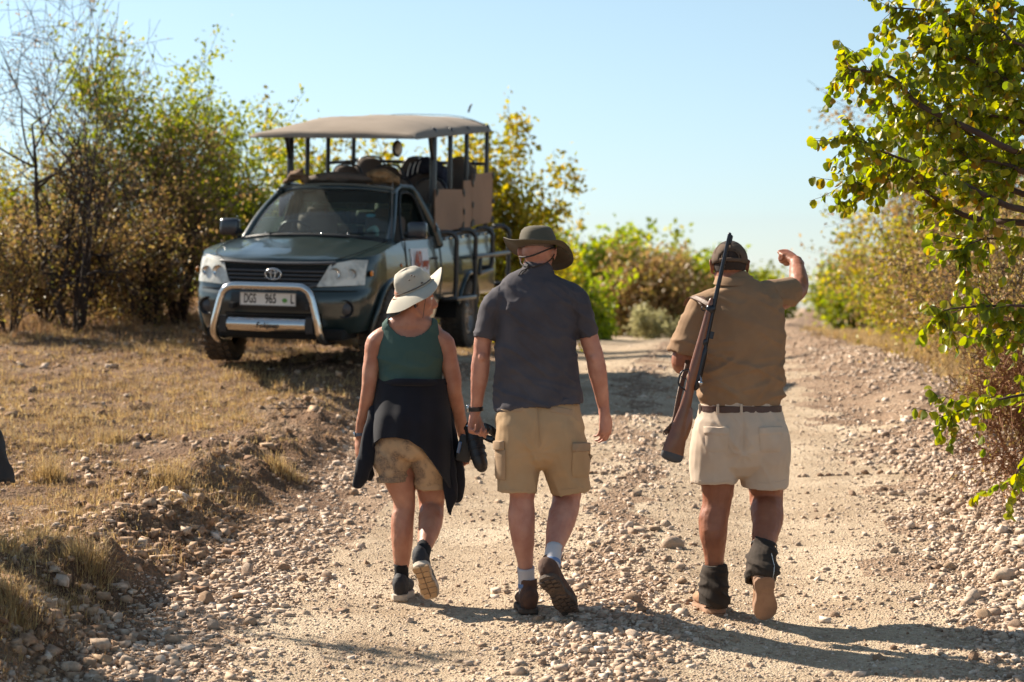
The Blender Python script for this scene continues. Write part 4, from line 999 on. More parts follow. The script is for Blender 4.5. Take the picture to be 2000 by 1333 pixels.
    seam('sleeve_seam', [q(1510, 560), q(1530, 590), q(1545, 625)], ts, Mt, sh, org, r=.0012)
    # belt and shorts
    Ms = cloth('beige_cotton', (.52, .42, .33), (.46, .365, .285))
    s_ = G()
    s_.tube([q(1446, 792, -.01), q(1446, 815, -.01), q(1445, 850, -.02), q(1445, 880, -.015)], [.192, .210, .222, .215], [.135, .146, .158, .140], n=26)
    s_.tube([q(1400, 845, -.01), q(1397, 880, -.01), q(1396, 915), q(1396, 944, 0)], [.122, .125, .120, .112], [.145, .142, .130, .122], n=22, end='hem')
    s_.tube([q(1488, 845, -.01), q(1492, 880, -.0), q(1492, 915, .02), q(1492, 950, .03)], [.122, .126, .122, .114], [.145, .142, .130, .124], n=22, end='hem')
    def dsh(c, n):
        x = c[:, 0]; z = c[:, 2]; cx = q(1445, 890).x; cz = q(1445, 880).z
        rdx = x-cx; rdz = z-cz; r_ = np.sqrt(rdx**2+rdz**2)
        rad = np.sin(np.arctan2(rdz, rdx)*8+1)*np.exp(-r_/.13)
        cl = -np.exp(-((x-cx)/.014)**2)*sstep((z-cz+.02)/.05)*(1-sstep((z-cz-.10)/.05))*.014*(n[:, 1] < 0)
        return folds(91, .0065, 5, 5, 1, .6)(c, n)+.002*rad*(n[:, 1] < .2)+cl
    so2 = remesh(s_, 'shorts', .007, 4, Ms, root, org, disp=dsh); t2 = bvh(so2, org)
    seam('seam', [q(1446, 812), q(1446, 845), q(1446, 875)], t2, Ms, so2, org, r=.0014)
    for cx_ in (1394, 1497):
        patch('back_pocket', q(cx_, 858), (1, 0, 0), (0, 0, 1), .105, .105, Ms, so2, org, t2, depth=.008, corner=.15)
        patch('pocket_flap', q(cx_, 838), (1, 0, 0), (0, 0, 1), .115, .036, Ms, so2, org, t2, depth=.014, inset=.012)
    seam('hem', [q(1355, 936), q(1396, 938), q(1438, 934)], t2, Ms, so2, org); seam('hem', [q(1450, 938), q(1492, 941), q(1533, 936)], t2, Ms, so2, org)
    Mbelt = mat('brown_leather', (.060, .025, .017), rough=.45, bump=.3, bscale=80)
    bt = ringband('belt', q(1446, 799, -.01), (0, .02, 1), .196, .138, .034, .006, Mbelt, so2, org)
    for x in (1367, 1402, 1448, 1501, 1522):
        a = (x-1446)/78; p = q(x, 799, -.01-.142*math.sqrt(max(.03, 1-a*a))-.006)
        g = G(); g.box(p, (.013, .006, .046)); g.build('belt_loop', Ms, so2, org=org, bevel=.002)
    # gaiters, boots
    Mg = cloth('dark_canvas', (.048, .035, .026), (.028, .021, .017)); Mbt = mat('tan_suede', (.36, .20, .11), rough=.9, col2=(.28, .15, .085), vscale=25, bump=.4, bscale=200, bdist=.003)
    Msl = mat('tan_crepe', (.34, .20, .125), rough=.9, col2=(.26, .15, .095), vscale=14, bump=.35, bscale=60, bdist=.004)
    d2 = (.13, .58, -.78); u2 = (-.10, .72, .66)
    g = G(); g.tube([q(1396, 1106, .0), q(1397, 1130, .0), q(1396, 1155, .0), q(1395, 1178, .005)], [.052, .066, .070, .068], [.058, .082, .096, .104], n=22, end='hem', cap='hem')
    ga1 = remesh(g, 'gaiter', .005, 2, Mg, root, org, disp=folds(95, .011, 11, 9, .5, 1))
    g = G(); a = q(1492, 1066, -.20); b = ka+Vector((0, 0, -.02)); g.tube([a, a.lerp(b, .4)+V3(-.004, -.012, 0), a.lerp(b, .75)+V3(0, -.022, 0), b+V3(.0, -.030, -.030)], [.056, .070, .078, .072], [.060, .086, .104, .104], n=22, end='hem', cap='hem')
    ga2 = remesh(g, 'gaiter', .005, 2, Mg, root, org, disp=folds(97, .011, 11, 9, .5, 1))
    g = G(); tg = bvh(ga2, org); M_cord = mat('white_cord', (.6, .6, .58), rough=.7)
    seam('piping', [q(1490, 1066), q(1493, 1085), q(1489, 1112)], tg, M_cord, ga2, org, r=.0022)
    for (c_, ax, ra, rb, par) in ((q(1396, 1107, .0), (0, 0, 1), .055, .059, ga1), (a, (a-b), .060, .064, ga2)): ringband('elastic_top', c_, ax, ra, rb, .012, .003, M_black, par, org)
    gz = Hs(q(1395, 1195).x, Y0)
    shoe('boot', root, org, foot_matrix(Vector((q(1395, 1165).x, Y0+.01, gz+.088)), (-.22, 1, -.02), (0, 0, 1)), .31, .115, True, (Mbt, Msl, Msl), shaft=.05, style='flat', h0=.088)
    shoe('boot', root, org, foot_matrix(ka+Vector((0, 0, -.02)), d2, u2), .31, .115, False, (Mbt, Msl, Msl), shaft=.04, style='flat', h0=.088)
    # cap
    Mc = cloth('brown_cap', (.115, .078, .055), (.095, .064, .045)); cp = G(); rows = []
    for i in range(13):
        v = i/12; th = v*math.pi/2*1.06
        rows.append([hM @ Vector((.087*math.cos(math.pi/2-th)*math.cos(a), -.012+.109*math.cos(math.pi/2-th)*math.sin(a), .030+.092*math.sin(math.pi/2-th)*(1)-(.012 if v > .99 else 0))) for a in [2*math.pi*j/40 for j in range(41)]])
    cp.grid(rows); cap = empty('cap'); cap.parent = root
    crown = cp.build('crown', Mc, cap, smooth=True, org=org)
    bm = bmesh.new(); bm.from_mesh(crown.data)
    dead = []
    for v in bm.verts:
        l = hi @ (v.co+Vector(org))
        if l.y < -.06 and ((l.x/.040)**2+((l.z-.030)/.036)**2) < 1: dead.append(v)
    bmesh.ops.delete(bm, geom=dead, context='VERTS'); bm.to_mesh(crown.data); bm.free()
    sd = crown.modifiers.new('cloth', 'SOLIDIFY'); sd.thickness = .003; sd.offset = 1
    g = G(); g.ell(hM @ Vector((0, -.012, .124)), (.008, .008, .005), n=8, m=6); g.build('button', Mc, crown, smooth=True, org=org)
    for k in range(6):
        a = k*math.pi/3+.52; g = G(); g.tube([hM @ Vector((.0885*math.sin(t)*math.cos(a), -.012+.1105*math.sin(t)*math.sin(a), .030+.0935*math.cos(t))) for t in [i*.16 for i in range(1, 9 if abs(math.sin(a)+1) > .1 else 7)]], .0011, n=4, sub=1); g.build('panel_seam', Mc, crown, org=org)
    g = G(); g.tube([hM @ Vector((.041*math.cos(a), -.108-.004*math.cos(a), .030+.037*math.sin(a))) for a in [math.pi*j/12 for j in range(13)]], .003, n=6, sub=1); g.build('opening_trim', Mc, crown, smooth=True, org=org)
    g = G(); g.tube([hM @ Vector((x, -.012-.112*math.sqrt(max(0, 1-(x/.092)**2)), .020)) for x in np.linspace(-.05, .05, 9)], [.0025]*9, [.009]*9, ref=(0, 0, 1), n=8, sub=1); g.build('strap', Mc, cap, smooth=True, org=org)
    g = G(); rows = []
    for i in range(6):
        rows.append([hM @ Vector((x*(1), .085+.075*(i/5)*(math.sqrt(max(0, 1-(x/.085)**2))), .030-.012*(i/5)-.35*x*x*8*.1)) for x in np.linspace(-.075, .075, 13)])
    g.grid(rows, thick=.004); g.build('peak', Mc, cap, smooth=True, org=org, auto=50)
    return hM
guide()
# ------------------------------------------------------------------ rifle
def rifle():
    butt = P(1320, 893, 9.42); muz = P(1417, 455, 9.46); org = butt.copy()
    A = (muz-butt); L = A.length; A.normalize(); Wd = Vector((0, 1, 0)); Wd = (Wd-A*Wd.dot(A)).normalized(); Vd = A.cross(Wd); Vd = Vd if Vd.x > 0 else -Vd
    root = empty('rifle', org); tag(root, "bolt action rifle with wooden stock slung over the guide's left shoulder, muzzle up", 'rifle')
    Q = lambda u, v, w_=0: org+A*u+Vd*v+Wd*w_
    Mw = mat('walnut', (.20, .065, .022), rough=.32, col2=(.11, .035, .013), vscale=7, spec=.5, coat=.3, bump=.1, bscale=40); Mm = mat('blued_steel', (.035, .035, .04), rough=.28, metal=.85); Mr = mat('butt_rubber', (.05, .05, .055), rough=.7)
    g = G()
    st = [(.012, -.018, .054, .020), (.06, -.017, .050, .021), (.14, -.012, .041, .020), (.22, -.008, .030, .019), (.28, -.006, .025, .018), (.33, -.006, .022, .017), (.38, -.004, .026, .020), (.46, -.002, .026, .021), (.56, .0, .021, .019), (.66, .002, .017, .017), (.74, .003, .014, .014), (.765, .003, .010, .010)]
    g.tube([Q(u, v) for u, v, a, b in st], [a for *_, a, b in st], [b for *_, b in st], ref=Wd, n=18)
    g.tube([Q(.10, .018), Q(.17, .024), Q(.235, .020)], [.018, .020, .010], [.016, .018, .012], ref=Wd, n=12)
    stock = remesh(g, 'stock', .004, 3, Mw, root, org)
    g = G(); g.tube([Q(-.008, -.020), Q(.012, -.018)], [.052, .0545], [.0195, .021], ref=Wd, n=18, sub=1, cap='round'); g.build('butt_pad', Mr, root, smooth=True, org=org, auto=50)
    g = G(); g.tube([Q(.50, .021), Q(.60, .021), Q(.80, .021), Q(1.0, .021), Q(L-.003, .021)], [.0155, .0125, .0105, .0095, .0090], n=14); g.build('barrel', Mm, root, smooth=True, org=org)
    g = G(); g.tube([Q(.335, .020), Q(.36, .022), Q(.50, .022), Q(.53, .021)], [.010, .017, .018, .015], n=14); rcv = g.build('receiver', Mm, root, smooth=True, org=org)
    g = G(); g.tube([Q(.40, .026, -.014), Q(.385, .034, -.034), Q(.372, .034, -.044)], [.005, .0045, .0045], n=8); g.ell(Q(.367, .034, -.050), (.011, .011, .011), n=10, m=8); g.build('bolt_handle', mat('bright_steel', (.5, .5, .52), rough=.2, metal=1), rcv, smooth=True, org=org)
    g = G(); g.tube([Q(.32, -.026), Q(.335, -.058), Q(.37, -.066), Q(.405, -.056), Q(.42, -.026)], .0045, ref=Wd, n=8); tg_ = g.build('trigger_guard', Mm, root, smooth=True, org=org)
    g = G(); g.tube([Q(.375, -.026), Q(.368, -.045), Q(.378, -.056)], .003, ref=Wd, n=6); g.build('trigger', Mm, tg_, smooth=True, org=org)
    g = G(); g.box(Q(L-.030, .036), (.004, .020, .020), rot=Matrix((Vd, Wd, A)).transposed()); g.tube([Q(L-.045, .031), Q(L-.012, .031)], .008, n=10); g.build('front_sight', Mm, root, org=org)
    g = G(); g.box(Q(.60, .040), (.022, .012, .035), rot=Matrix((Vd, Wd, A)).transposed()); g.build('rear_sight', Mm, root, org=org, bevel=.002)
    for u in (.56, .72):
        g = G(); rt = Matrix((Vd, Wd, A)).transposed(); g.tube([Q(u-.006, .010), Q(u+.006, .010)], [.0235, .0235], [.0185, .0185], ref=Wd, n=16, sub=1); g.build('barrel_band', Mm, root, smooth=True, org=org, auto=40)
    # sling
    Ml = mat('sling_leather', (.10, .045, .022), rough=.6, bump=.3, bscale=120)
    def strap(pts, w_, name='sling', ref=(0, 1, 0)):
        g = G(); g.tube(pts, [w_]*len(pts), [.0022]*len(pts), ref=ref, n=8, sub=3); g.build(name, Ml, root, smooth=True, org=org)
    strap([Q(.10, -.075), P(1316, 825, 9.44), P(1325, 780, 9.46), P(1334, 740, 9.50), P(1342, 715, 9.55), P(1345, 660, 9.80), P(1350, 610, 9.80), P(1352, 588, 9.72), P(1352, 580, 9.64), P(1360, 582, 9.56), P(1372, 588, 9.50), P(1384, 595, 9.46)], .012)
    strap([P(1343, 596, 9.78), P(1349, 583, 9.72), P(1359, 579, 9.64), P(1369, 584, 9.56), P(1378, 596, 9.51)], .026, 'sling_pad', ref=(0, .6, -1))
    g = G(); g.tube([Q(.72, -.014), Q(.725, -.028), Q(.715, -.034), Q(.705, -.026), Q(.71, -.014)], .0022, n=5); g.tube([Q(.115, -.062), Q(.115, -.076), Q(.095, -.082), Q(.095, -.064)], .0022, n=5); g.build('swivel', Mm, root, org=org)
rifle()
# ------------------------------------------------------------------ camera held between the woman and the man
def photo_camera():
    c = P(915, 868, 10.02); org = c.copy()
    root = empty('camera', org); tag(root, "black camera with a long lens hanging from the woman's and the man's joined hands", 'camera')
    Mb = mat('camera_body', (.014, .014, .016), rough=.5, bump=.4, bscale=300, bdist=.002); Mg = mat('lens_barrel', (.020, .019, .020), rough=.4, bump=.15, bscale=200); Ml = mat('screen_glass', (.03, .09, .22), rough=.08, spec=.8)
    rt = Matrix.Rotation(R(12), 3, 'Y')
    g = G(); g.box(P(908, 876, 10.05), (.075, .075, .135), rot=rt); b = g.build('body', Mb, root, smooth=True, bevel=.012, org=org, auto=40)
    g = G(); g.box(P(897, 874, 10.0), (.018, .030, .060), rot=rt); g.build('screen', Ml, b, bevel=.004, org=org)
    g = G(); g.tube([P(921, 836, 9.98), P(925, 850, 9.97), P(930, 872, 9.95), P(934, 890, 9.93), P(939, 906, 9.92)], [.036, .040, .040, .038, .036], n=22, cap='round'); l = g.build('lens', Mg, root, smooth=True, org=org)
    for f_, r_ in ((.25, .0425), (.55, .0425), (.8, .040)):
        p = P(924, 845, 9.975).lerp(P(938, 903, 9.92), f_); ringband('focus_ring', p, P(924, 845, 9.975)-P(938, 903, 9.92), r_-.002, r_-.002, .020, .003, Mb, l, org)
    ringband('lens_rim', P(920.5, 834, 9.98), P(924, 845, 9.975)-P(938, 903, 9.92), .036, .036, .008, .003, mat('silver_rim', (.6, .6, .62), rough=.2, metal=1), l, org)
    g = G(); g.tube([P(939, 906, 9.92), P(941, 912, 9.92)], [.030, .029], n=22); g.build('lens_cap', Mb, l, smooth=True, org=org)
    g = G(); g.tube([P(918, 842, 9.96), P(928, 836, 9.93), P(942, 834, 9.91), P(958, 840, 9.90), P(970, 852, 9.91), P(967, 860, 9.94), P(952, 856, 9.96), P(936, 848, 9.97)], [.012, .018, .021, .021, .019, .018, .016, .012], [.003]*8, ref=(0, 1, 0), n=10); g.build('strap', mat('strap_gloss', (.010, .010, .013), rough=.22), root, smooth=True, org=org)
photo_camera()
# ------------------------------------------------------------------ the person cut off by the left edge of the photo
def bystander():
    Y0 = 8.6; q = lambda x, y, dy=0: P(x, y, Y0+dy); X0 = P(-112, 900, Y0).x
    org = Vector((X0, Y0, Hs(X0, Y0))); root = empty('person', org)
    tag(root, 'person in a long black coat at the left edge, only the coat hem showing', 'person')
    z = lambda h: Vector((X0, Y0, org.z+h)); g = G()
    hM = head_geo(g, z(1.60)+V3(0, .02, 0), R(30), 0, 0, 1)
    g.tube([z(1.55), z(1.46), z(1.40)], [.055, .055, .08], n=14)
    g.tube([z(1.40), z(1.2), z(1.0), z(.85)], [.14, .15, .14, .15], [.09, .1, .1, .1], n=14)
    for s_ in (-1, 1):
        g.tube([z(.9)+V3(s_*.09, 0, 0), z(.5)+V3(s_*.10, 0, 0), z(.10)+V3(s_*.10, 0, 0)], [.085, .058, .038], n=12)
        g.tube([z(1.38)+V3(s_*.14, 0, 0), z(1.08)+V3(s_*.17, -.01, 0), z(.84)+V3(s_*.17, .05, 0)], [.045, .04, .026], n=10)
        hand_geo(g, z(.84)+V3(s_*.17, .05, 0), (0, .1, -1), (-s_, .2, 0), s_)
    remesh(g, 'body', .010, 2, M_skinM, root, org); 
    g = G(); g.tube([z(1.45), z(1.38), z(1.1), z(.80), z(.60), z(.46)], [.09, .18, .195, .225, .275, .312], [.08, .11, .14, .15, .17, .19], n=24, end='hem')
    for s_ in (-1, 1): g.tube([z(1.38)+V3(s_*.15, 0, 0), z(1.08)+V3(s_*.17, -.01, 0), z(.86)+V3(s_*.165, .05, 0)], [.06, .055, .045], n=12, end='hem')
    remesh(g, 'coat', .016, 2, M_black, root, org, disp=folds(7, .006))
    g = G()
    for s_ in (-1, 1): g.tube([z(.95)+V3(s_*.09, 0, 0), z(.5)+V3(s_*.10, 0, 0), z(.08)+V3(s_*.10, 0, 0)], [.10, .075, .06], n=14, end='hem')
    remesh(g, 'trousers', .018, 2, mat('dark_trousers', (.03, .03, .035), rough=.9), root, org)
    g = G(); g.ell(z(1.635)+V3(0, 0, 0), (.09, .11, .09), n=18, m=12); remesh(g, 'hair', .008, 1, mat('brown_hair', (.05, .03, .02), rough=.9), root, org, cut=lambda p: (hM.inverted() @ p).y > .04 or (hM.inverted() @ p).z < -.02)
    for s_ in (-1, 1): shoe('boot', root, org, foot_matrix(Vector((X0+s_*.10, Y0, Hs(X0+s_*.1, Y0)+.085)), (s_*.15, 1, 0), (0, 0, 1)), .29, .105, s_ < 0, (M_black, M_black, M_black), shaft=.06, style='lug', h0=.085)
bystander()
# ------------------------------------------------------------------ the safari truck (local axes: x forward, y to its own left, z up; origin under the front axle)
TR = Matrix.Rotation(R(-102.5), 4, 'Z') @ Matrix.Rotation(R(2.1), 4, 'Y') @ Matrix.Rotation(R(-1.6), 4, 'X')
truck = empty('safari_truck', (-2.0, 18.9, CAMZ-.52)); truck.rotation_euler = TR.to_euler('XYZ')
tag(truck, 'dark green open pickup with canvas canopy and chrome bull bar parked beside the road', 'truck')
M_paint = mat('green_paint', (.010, .022, .023), rough=.28, spec=.5, coat=.6, col2=(.020, .033, .032), vscale=3)
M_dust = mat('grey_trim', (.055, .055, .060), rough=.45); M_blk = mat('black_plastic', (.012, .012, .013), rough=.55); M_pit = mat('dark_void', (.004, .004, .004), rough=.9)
M_tube = mat('black_steel', (.014, .014, .016), rough=.35, spec=.6); M_chrome = mat('chrome_tube', (.62, .60, .58), rough=.16, metal=1, bump=.1, bscale=40)
M_tyre = mat('tyre_rubber', (.035, .030, .026), rough=.85, col2=(.075, .058, .043), vscale=6, bump=.4, bscale=80); M_rim = mat('dusty_rim', (.20, .18, .165), rough=.4, metal=.7)
M_canvas = mat('tan_canvas', (.235, .185, .14), rough=.9, col2=(.20, .155, .115), vscale=2.5, bump=.3, bscale=500, bdist=.002); M_panel = mat('brown_canvas', (.27, .165, .105), rough=.9, col2=(.23, .14, .09), vscale=2, bump=.3, bscale=500, bdist=.002)
M_seat = mat('seat_cover', (.13, .095, .072), rough=.9, col2=(.10, .075, .06), vscale=5, bump=.4, bscale=300, bdist=.002)
M_white = mat('white_plate', (.74, .73, .70), rough=.5); M_ink = mat('black_ink', (.015, .015, .015), rough=.6)
M_glass = bpy.data.materials.new('clear_glass'); M_glass.use_nodes = True; nt = M_glass.node_tree; nt.nodes.clear()
_tr = NN(nt, 'ShaderNodeBsdfTransparent'); _tr.inputs[0].default_value = (.78, .92, .88, 1); _gl = NN(nt, 'ShaderNodeBsdfGlossy'); _gl.inputs['Roughness'].default_value = .02
_df = NN(nt, 'ShaderNodeBsdfDiffuse'); _df.inputs[0].default_value = (.32, .33, .30, 1)
_fr = NN(nt, 'ShaderNodeFresnel'); _fr.inputs[0].default_value = 1.42; _mx = NN(nt, 'ShaderNodeMixShader'); _m2 = NN(nt, 'ShaderNodeMixShader')
_n = NN(nt, 'ShaderNodeTexNoise'); _n.inputs['Scale'].default_value = 3.5; _n.inputs['Detail'].default_value = 6; _mp = NN(nt, 'ShaderNodeMapRange'); _mp.inputs[3].default_value = .03; _mp.inputs[4].default_value = .13
_tc = NN(nt, 'ShaderNodeTexCoord'); nt.links.new(_tc.outputs['Object'], _n.inputs['Vector']); nt.links.new(_n.outputs['Fac'], _mp.inputs[0]); nt.links.new(_mp.outputs[0], _m2.inputs[0])
nt.links.new(_fr.outputs[0], _mx.inputs[0]); nt.links.new(_tr.outputs[0], _mx.inputs[1]); nt.links.new(_gl.outputs[0], _mx.inputs[2])
nt.links.new(_mx.outputs[0], _m2.inputs[1]); nt.links.new(_df.outputs[0], _m2.inputs[2])
_o = NN(nt, 'ShaderNodeOutputMaterial'); nt.links.new(_m2.outputs[0], _o.inputs[0])
def tp(name, g, m, parent=truck, **k): return g.build(name, m, parent, **k)
# --- front shell
def Wz(z): return float(np.interp(z, [.30, .42, .55, .75, .92, 1.05, 1.17, 1.25], [.80, .835, .865, .885, .880, .865, .835, .80]))
def Az(z): return float(np.interp(z, [.28, .36, .46, .60, .66, .70, .80, .93, .985], [.74, .81, .86, .875, .865, .835, .815, .775, .735]))
def plan(z):
    A, W = Az(z), Wz(z)*(.985); o = [(A-.45*y**3, y) for y in np.linspace(0, .72, 13)]
    p0, p1, p2 = np.array(o[-1]), np.array((A-.25, W*1.0)), np.array((A-.52, W))
    for t in np.linspace(0, 1, 9)[1:]: o.append(tuple((1-t)**2*p0+2*t*(1-t)*p1+t*t*p2))
    return o
def fx(y, z):     # x of the front surface
    o = plan(z); y = abs(y)
    for (a, b), (c, d) in zip(o, o[1:]):
        if b <= y <= d: return a+(c-a)*(y-b)/max(d-b, 1e-6)
    return o[-1][0]
XS = [None]*21+list(np.arange(.20, -1.80, -.035))+[-1.79]
def ztop(x): return float(np.interp(x, [-1.8, -.7, -.45, .1, .5, .74], [1.185, 1.17, 1.155, 1.085, 1.02, .985]))
def zbot(x): return float(np.interp(x, [-1.8, .0, .5, .8], [.37, .37, .34, .30]))
def arch(o, c, rad=.435):
    bm = bmesh.new(); bm.from_mesh(o.data); cx, cz = c
    ins = {v for v in bm.verts if math.hypot(v.co.x-cx, v.co.z-cz) < rad and v.co.z > 0}
    ins = {v for v in ins if abs(v.co.y) > .5}
    bmesh.ops.delete(bm, geom=[f for f in bm.faces if all(v in ins for v in f.verts)], context='FACES')
    for v in bm.verts:
        if v in ins and v.is_valid and v.link_faces:
            d = math.hypot(v.co.x-cx, v.co.z-cz) or 1; k = rad/d; v.co.x = cx+(v.co.x-cx)*k; v.co.z = max(cz+(v.co.z-cz)*k, .2)
    bmesh.ops.delete(bm, geom=[v for v in bm.verts if not v.link_faces], context='VERTS')
    bm.to_mesh(o.data); bm.free()
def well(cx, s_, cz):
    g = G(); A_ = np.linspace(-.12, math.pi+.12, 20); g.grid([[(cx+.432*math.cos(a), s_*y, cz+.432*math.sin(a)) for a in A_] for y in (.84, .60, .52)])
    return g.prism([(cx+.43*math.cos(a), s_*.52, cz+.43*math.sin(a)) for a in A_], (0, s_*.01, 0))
g = G(); NZ = 26
for s_ in (1, -1):
    rows = []
    for i in range(NZ+1):
        v = i/NZ; row = []
        for k in range(21+len(XS)-21):
            if k < 21:
                z = .30+v*(.985-.30)
                x, y = plan(z)[k]; zt = ztop(x); zb = zbot(x); z2 = zb+v*(zt-zb)
                z2 = z+(z2-z)*min(1, y/.72)**2
                row.append((x, y*s_, z2))
            else:
                x = XS[k]; z = zbot(x)+v*(ztop(x)-zbot(x)); row.append((x, Wz(z)*s_, z))
        rows.append(row if s_ > 0 else row[::-1])
    g.grid(rows)
body = tp('body', g, M_paint, smooth=True); sharp(body.data, 60)
bm = bmesh.new(); bm.from_mesh(body.data); bmesh.ops.remove_doubles(bm, verts=bm.verts, dist=1e-4); bmesh.ops.recalc_face_normals(bm, faces=bm.faces); bm.to_mesh(body.data); bm.free()
arch(body, (0, .36))
for s_ in (1, -1):
    g = G(); g.tube([(.435*math.cos(a), s_*(Wz(.36+.435*math.sin(a))+.005), .36+.435*math.sin(a)) for a in np.linspace(-.15, math.pi+.15, 22)], [.024]*22, ref=(0, 1, 0), n=8, sub=1); tp('wheel_arch', g, M_paint, body, smooth=True)
    g = well(0, s_, .36); tp('wheel_well', g, M_pit, body, smooth=True)
# bonnet
g = G()
for s_ in (1, -1):
    rows = []
    bl = []
    for (x, y) in plan(.985): bl.append((x, y, ztop(x) if y > .5 else .985+(ztop(x)-.985)*min(1, y/.72)**2))
    for x in np.arange(.16, -.44, -.04): bl.append((x, Wz(ztop(x)), ztop(x)))
    n = len(bl)
    for k, (x, y, z) in enumerate(bl):
        sx = Az(.985)+(-.30-Az(.985))*(k/(n-1))**1.6; cz = .99+(1.205-.99)*((Az(.985)-sx)/(Az(.985)+.30))**.8; row = []
        for j in range(17):
            t = j/16; xx = x+(sx-x)*t; yy_ = y*(1-t); e = 1-(1-t)**2
            zz = z+(cz-z)*e**1.0
            ridge = .010*math.exp(-((yy_-.42-.15*(xx<.3)*0)/.05)**2)*min(1, max(0, (.75-xx)*4))
            row.append((xx, yy_*s_, zz+ridge))
        rows.append(row if s_ > 0 else row[::-1])
    g.grid(rows)
bon = tp('bonnet', g, M_paint, smooth=True)
bm = bmesh.new(); bm.from_mesh(bon.data); bmesh.ops.remove_doubles(bm, verts=bm.verts, dist=1e-4); bmesh.ops.recalc_face_normals(bm, faces=bm.faces); bm.to_mesh(bon.data); bm.free()
for s_ in (1, -1):
    g = G(); g.tube([(fx(.55, .97)+.0, s_*.555, .995), (.55, s_*.66, 1.035), (.2, s_*.72, 1.092), (-.2, s_*.745, 1.150), (-.42, s_*.75, 1.178)], .004, n=5); tp('bonnet_gap', g, M_pit, bon)
for x, y in ((-.27, -.45), (-.24, -.20), (-.24, .12), (-.26, .38)):
    g = G(); g.ell((x+.05, y, 1.215), (.012, .012, .008), n=8, m=6); tp('washer_jet', g, M_chrome, bon, smooth=True)
# surface patches on the nose: grille, lamps, bumper
def nose(name, poly_y, zlo, zhi, m, parent, off=.006, n=14, nz=6, thick=.02, zl=None, zh=None, slant=0):
    rows = []; ys = np.linspace(poly_y[0], poly_y[1], n)
    for i in range(nz):
        row = []
        for y in ys:
            f_ = abs(y-poly_y[1])/abs(poly_y[1]-poly_y[0]); y = y+slant*(i/(nz-1)-.35)*f_*(1 if poly_y[0] > 0 else -1)
            a = zl(y) if zl else zlo; b = zh(y) if zh else zhi; z = a+(b-a)*i/(nz-1)
            row.append((fx(y, z)+off, y, z))
        rows.append(row)
    g = G(); g.grid(rows, thick=-thick if False else thick); return tp(name, g, m, parent, smooth=True, auto=40)
gr = nose('grille', (-.50, .50), .745, .925, M_pit, truck, off=.004)
for z in (.770, .806, .842, .878):
    hw_ = .40+.10*(z-.745)/.18; g = G(); ys = np.linspace(-hw_, hw_, 15); g.tube([(fx(y, z)+.012, y, z+.010*(abs(y) > 9)) for y in ys], [.010]*15, [.012]*15, ref=(1, 0, 0), n=6, sub=1); tp('grille_bar', g, M_dust, gr, smooth=True)
g = G(); ys = np.linspace(-.54, .54, 19); g.tube([(fx(y, .945)+.010, y, .945+.012*(y/.5)**2) for y in ys], [.016]*19, [.030]*19, ref=(1, 0, 0), n=10, sub=1); tp('grille_surround', g, M_dust, gr, smooth=True)
for s_ in (1, -1):
    g = G(); g.tube([(fx(.53, .94)+.012, s_*.53, .940), (fx(.49, .86)+.014, s_*.485, .86), (fx(.43, .77)+.014, s_*.42, .765), (fx(.30, .735)+.012, s_*.28, .735), (fx(.1, .73)+.012, s_*.0, .730)], [.018, .018, .018, .014, .010], n=10); tp('grille_surround', g, M_dust, gr, smooth=True)
# the three-oval badge
g = G(); g.ell((fx(0, .85)+.024, 0, .85), (.012, .072, .048), n=20, m=8); bdp = tp('badge', g, M_blk, truck, smooth=True)
def oval(a, b, cz, r_, x0=.0):
    g = G(); g.tube([(fx(0, .85)+.036+x0, a*math.cos(t), .850+cz+b*math.sin(t)) for t in np.linspace(0, 2*math.pi, 29)], r_, ref=(1, 0, 0), n=7, sub=1); tp('badge_oval', g, M_chrome, bdp, smooth=True)
oval(.075, .051, 0, .0062); oval(.022, .046, 0, .0048, .004); oval(.050, .017, .026, .0048, .006)
# headlamps
M_lamp = mat('lamp_reflector', (.62, .60, .54), rough=.22, metal=.6, col2=(.25, .27, .28), vscale=9, vdist=(.4, .6))
M_lens = bpy.data.materials.new('lamp_lens'); M_lens.use_nodes = True; nt = M_lens.node_tree; nt.nodes.clear()
a_ = NN(nt, 'ShaderNodeBsdfTransparent'); b_ = NN(nt, 'ShaderNodeBsdfPrincipled'); b_.inputs['Base Color'].default_value = (.72, .70, .62, 1); b_.inputs['Roughness'].default_value = .12; b_.inputs['Coat Weight'].default_value = 1
c_ = NN(nt, 'ShaderNodeMixShader'); c_.inputs[0].default_value = .6; o_ = NN(nt, 'ShaderNodeOutputMaterial')
n_ = NN(nt, 'ShaderNodeTexNoise'); n_.inputs['Scale'].default_value = 7; t_ = NN(nt, 'ShaderNodeTexCoord'); m_ = NN(nt, 'ShaderNodeMapRange'); m_.inputs[1].default_value = .4; m_.inputs[2].default_value = .6; m_.inputs[3].default_value = .40; m_.inputs[4].default_value = .82; nt.links.new(t_.outputs['Object'], n_.inputs['Vector']); nt.links.new(n_.outputs['Fac'], m_.inputs[0]); nt.links.new(m_.outputs[0], c_.inputs[0])
nt.links.new(a_.outputs[0], c_.inputs[1]); nt.links.new(b_.outputs[0], c_.inputs[2]); nt.links.new(c_.outputs[0], o_.inputs[0])
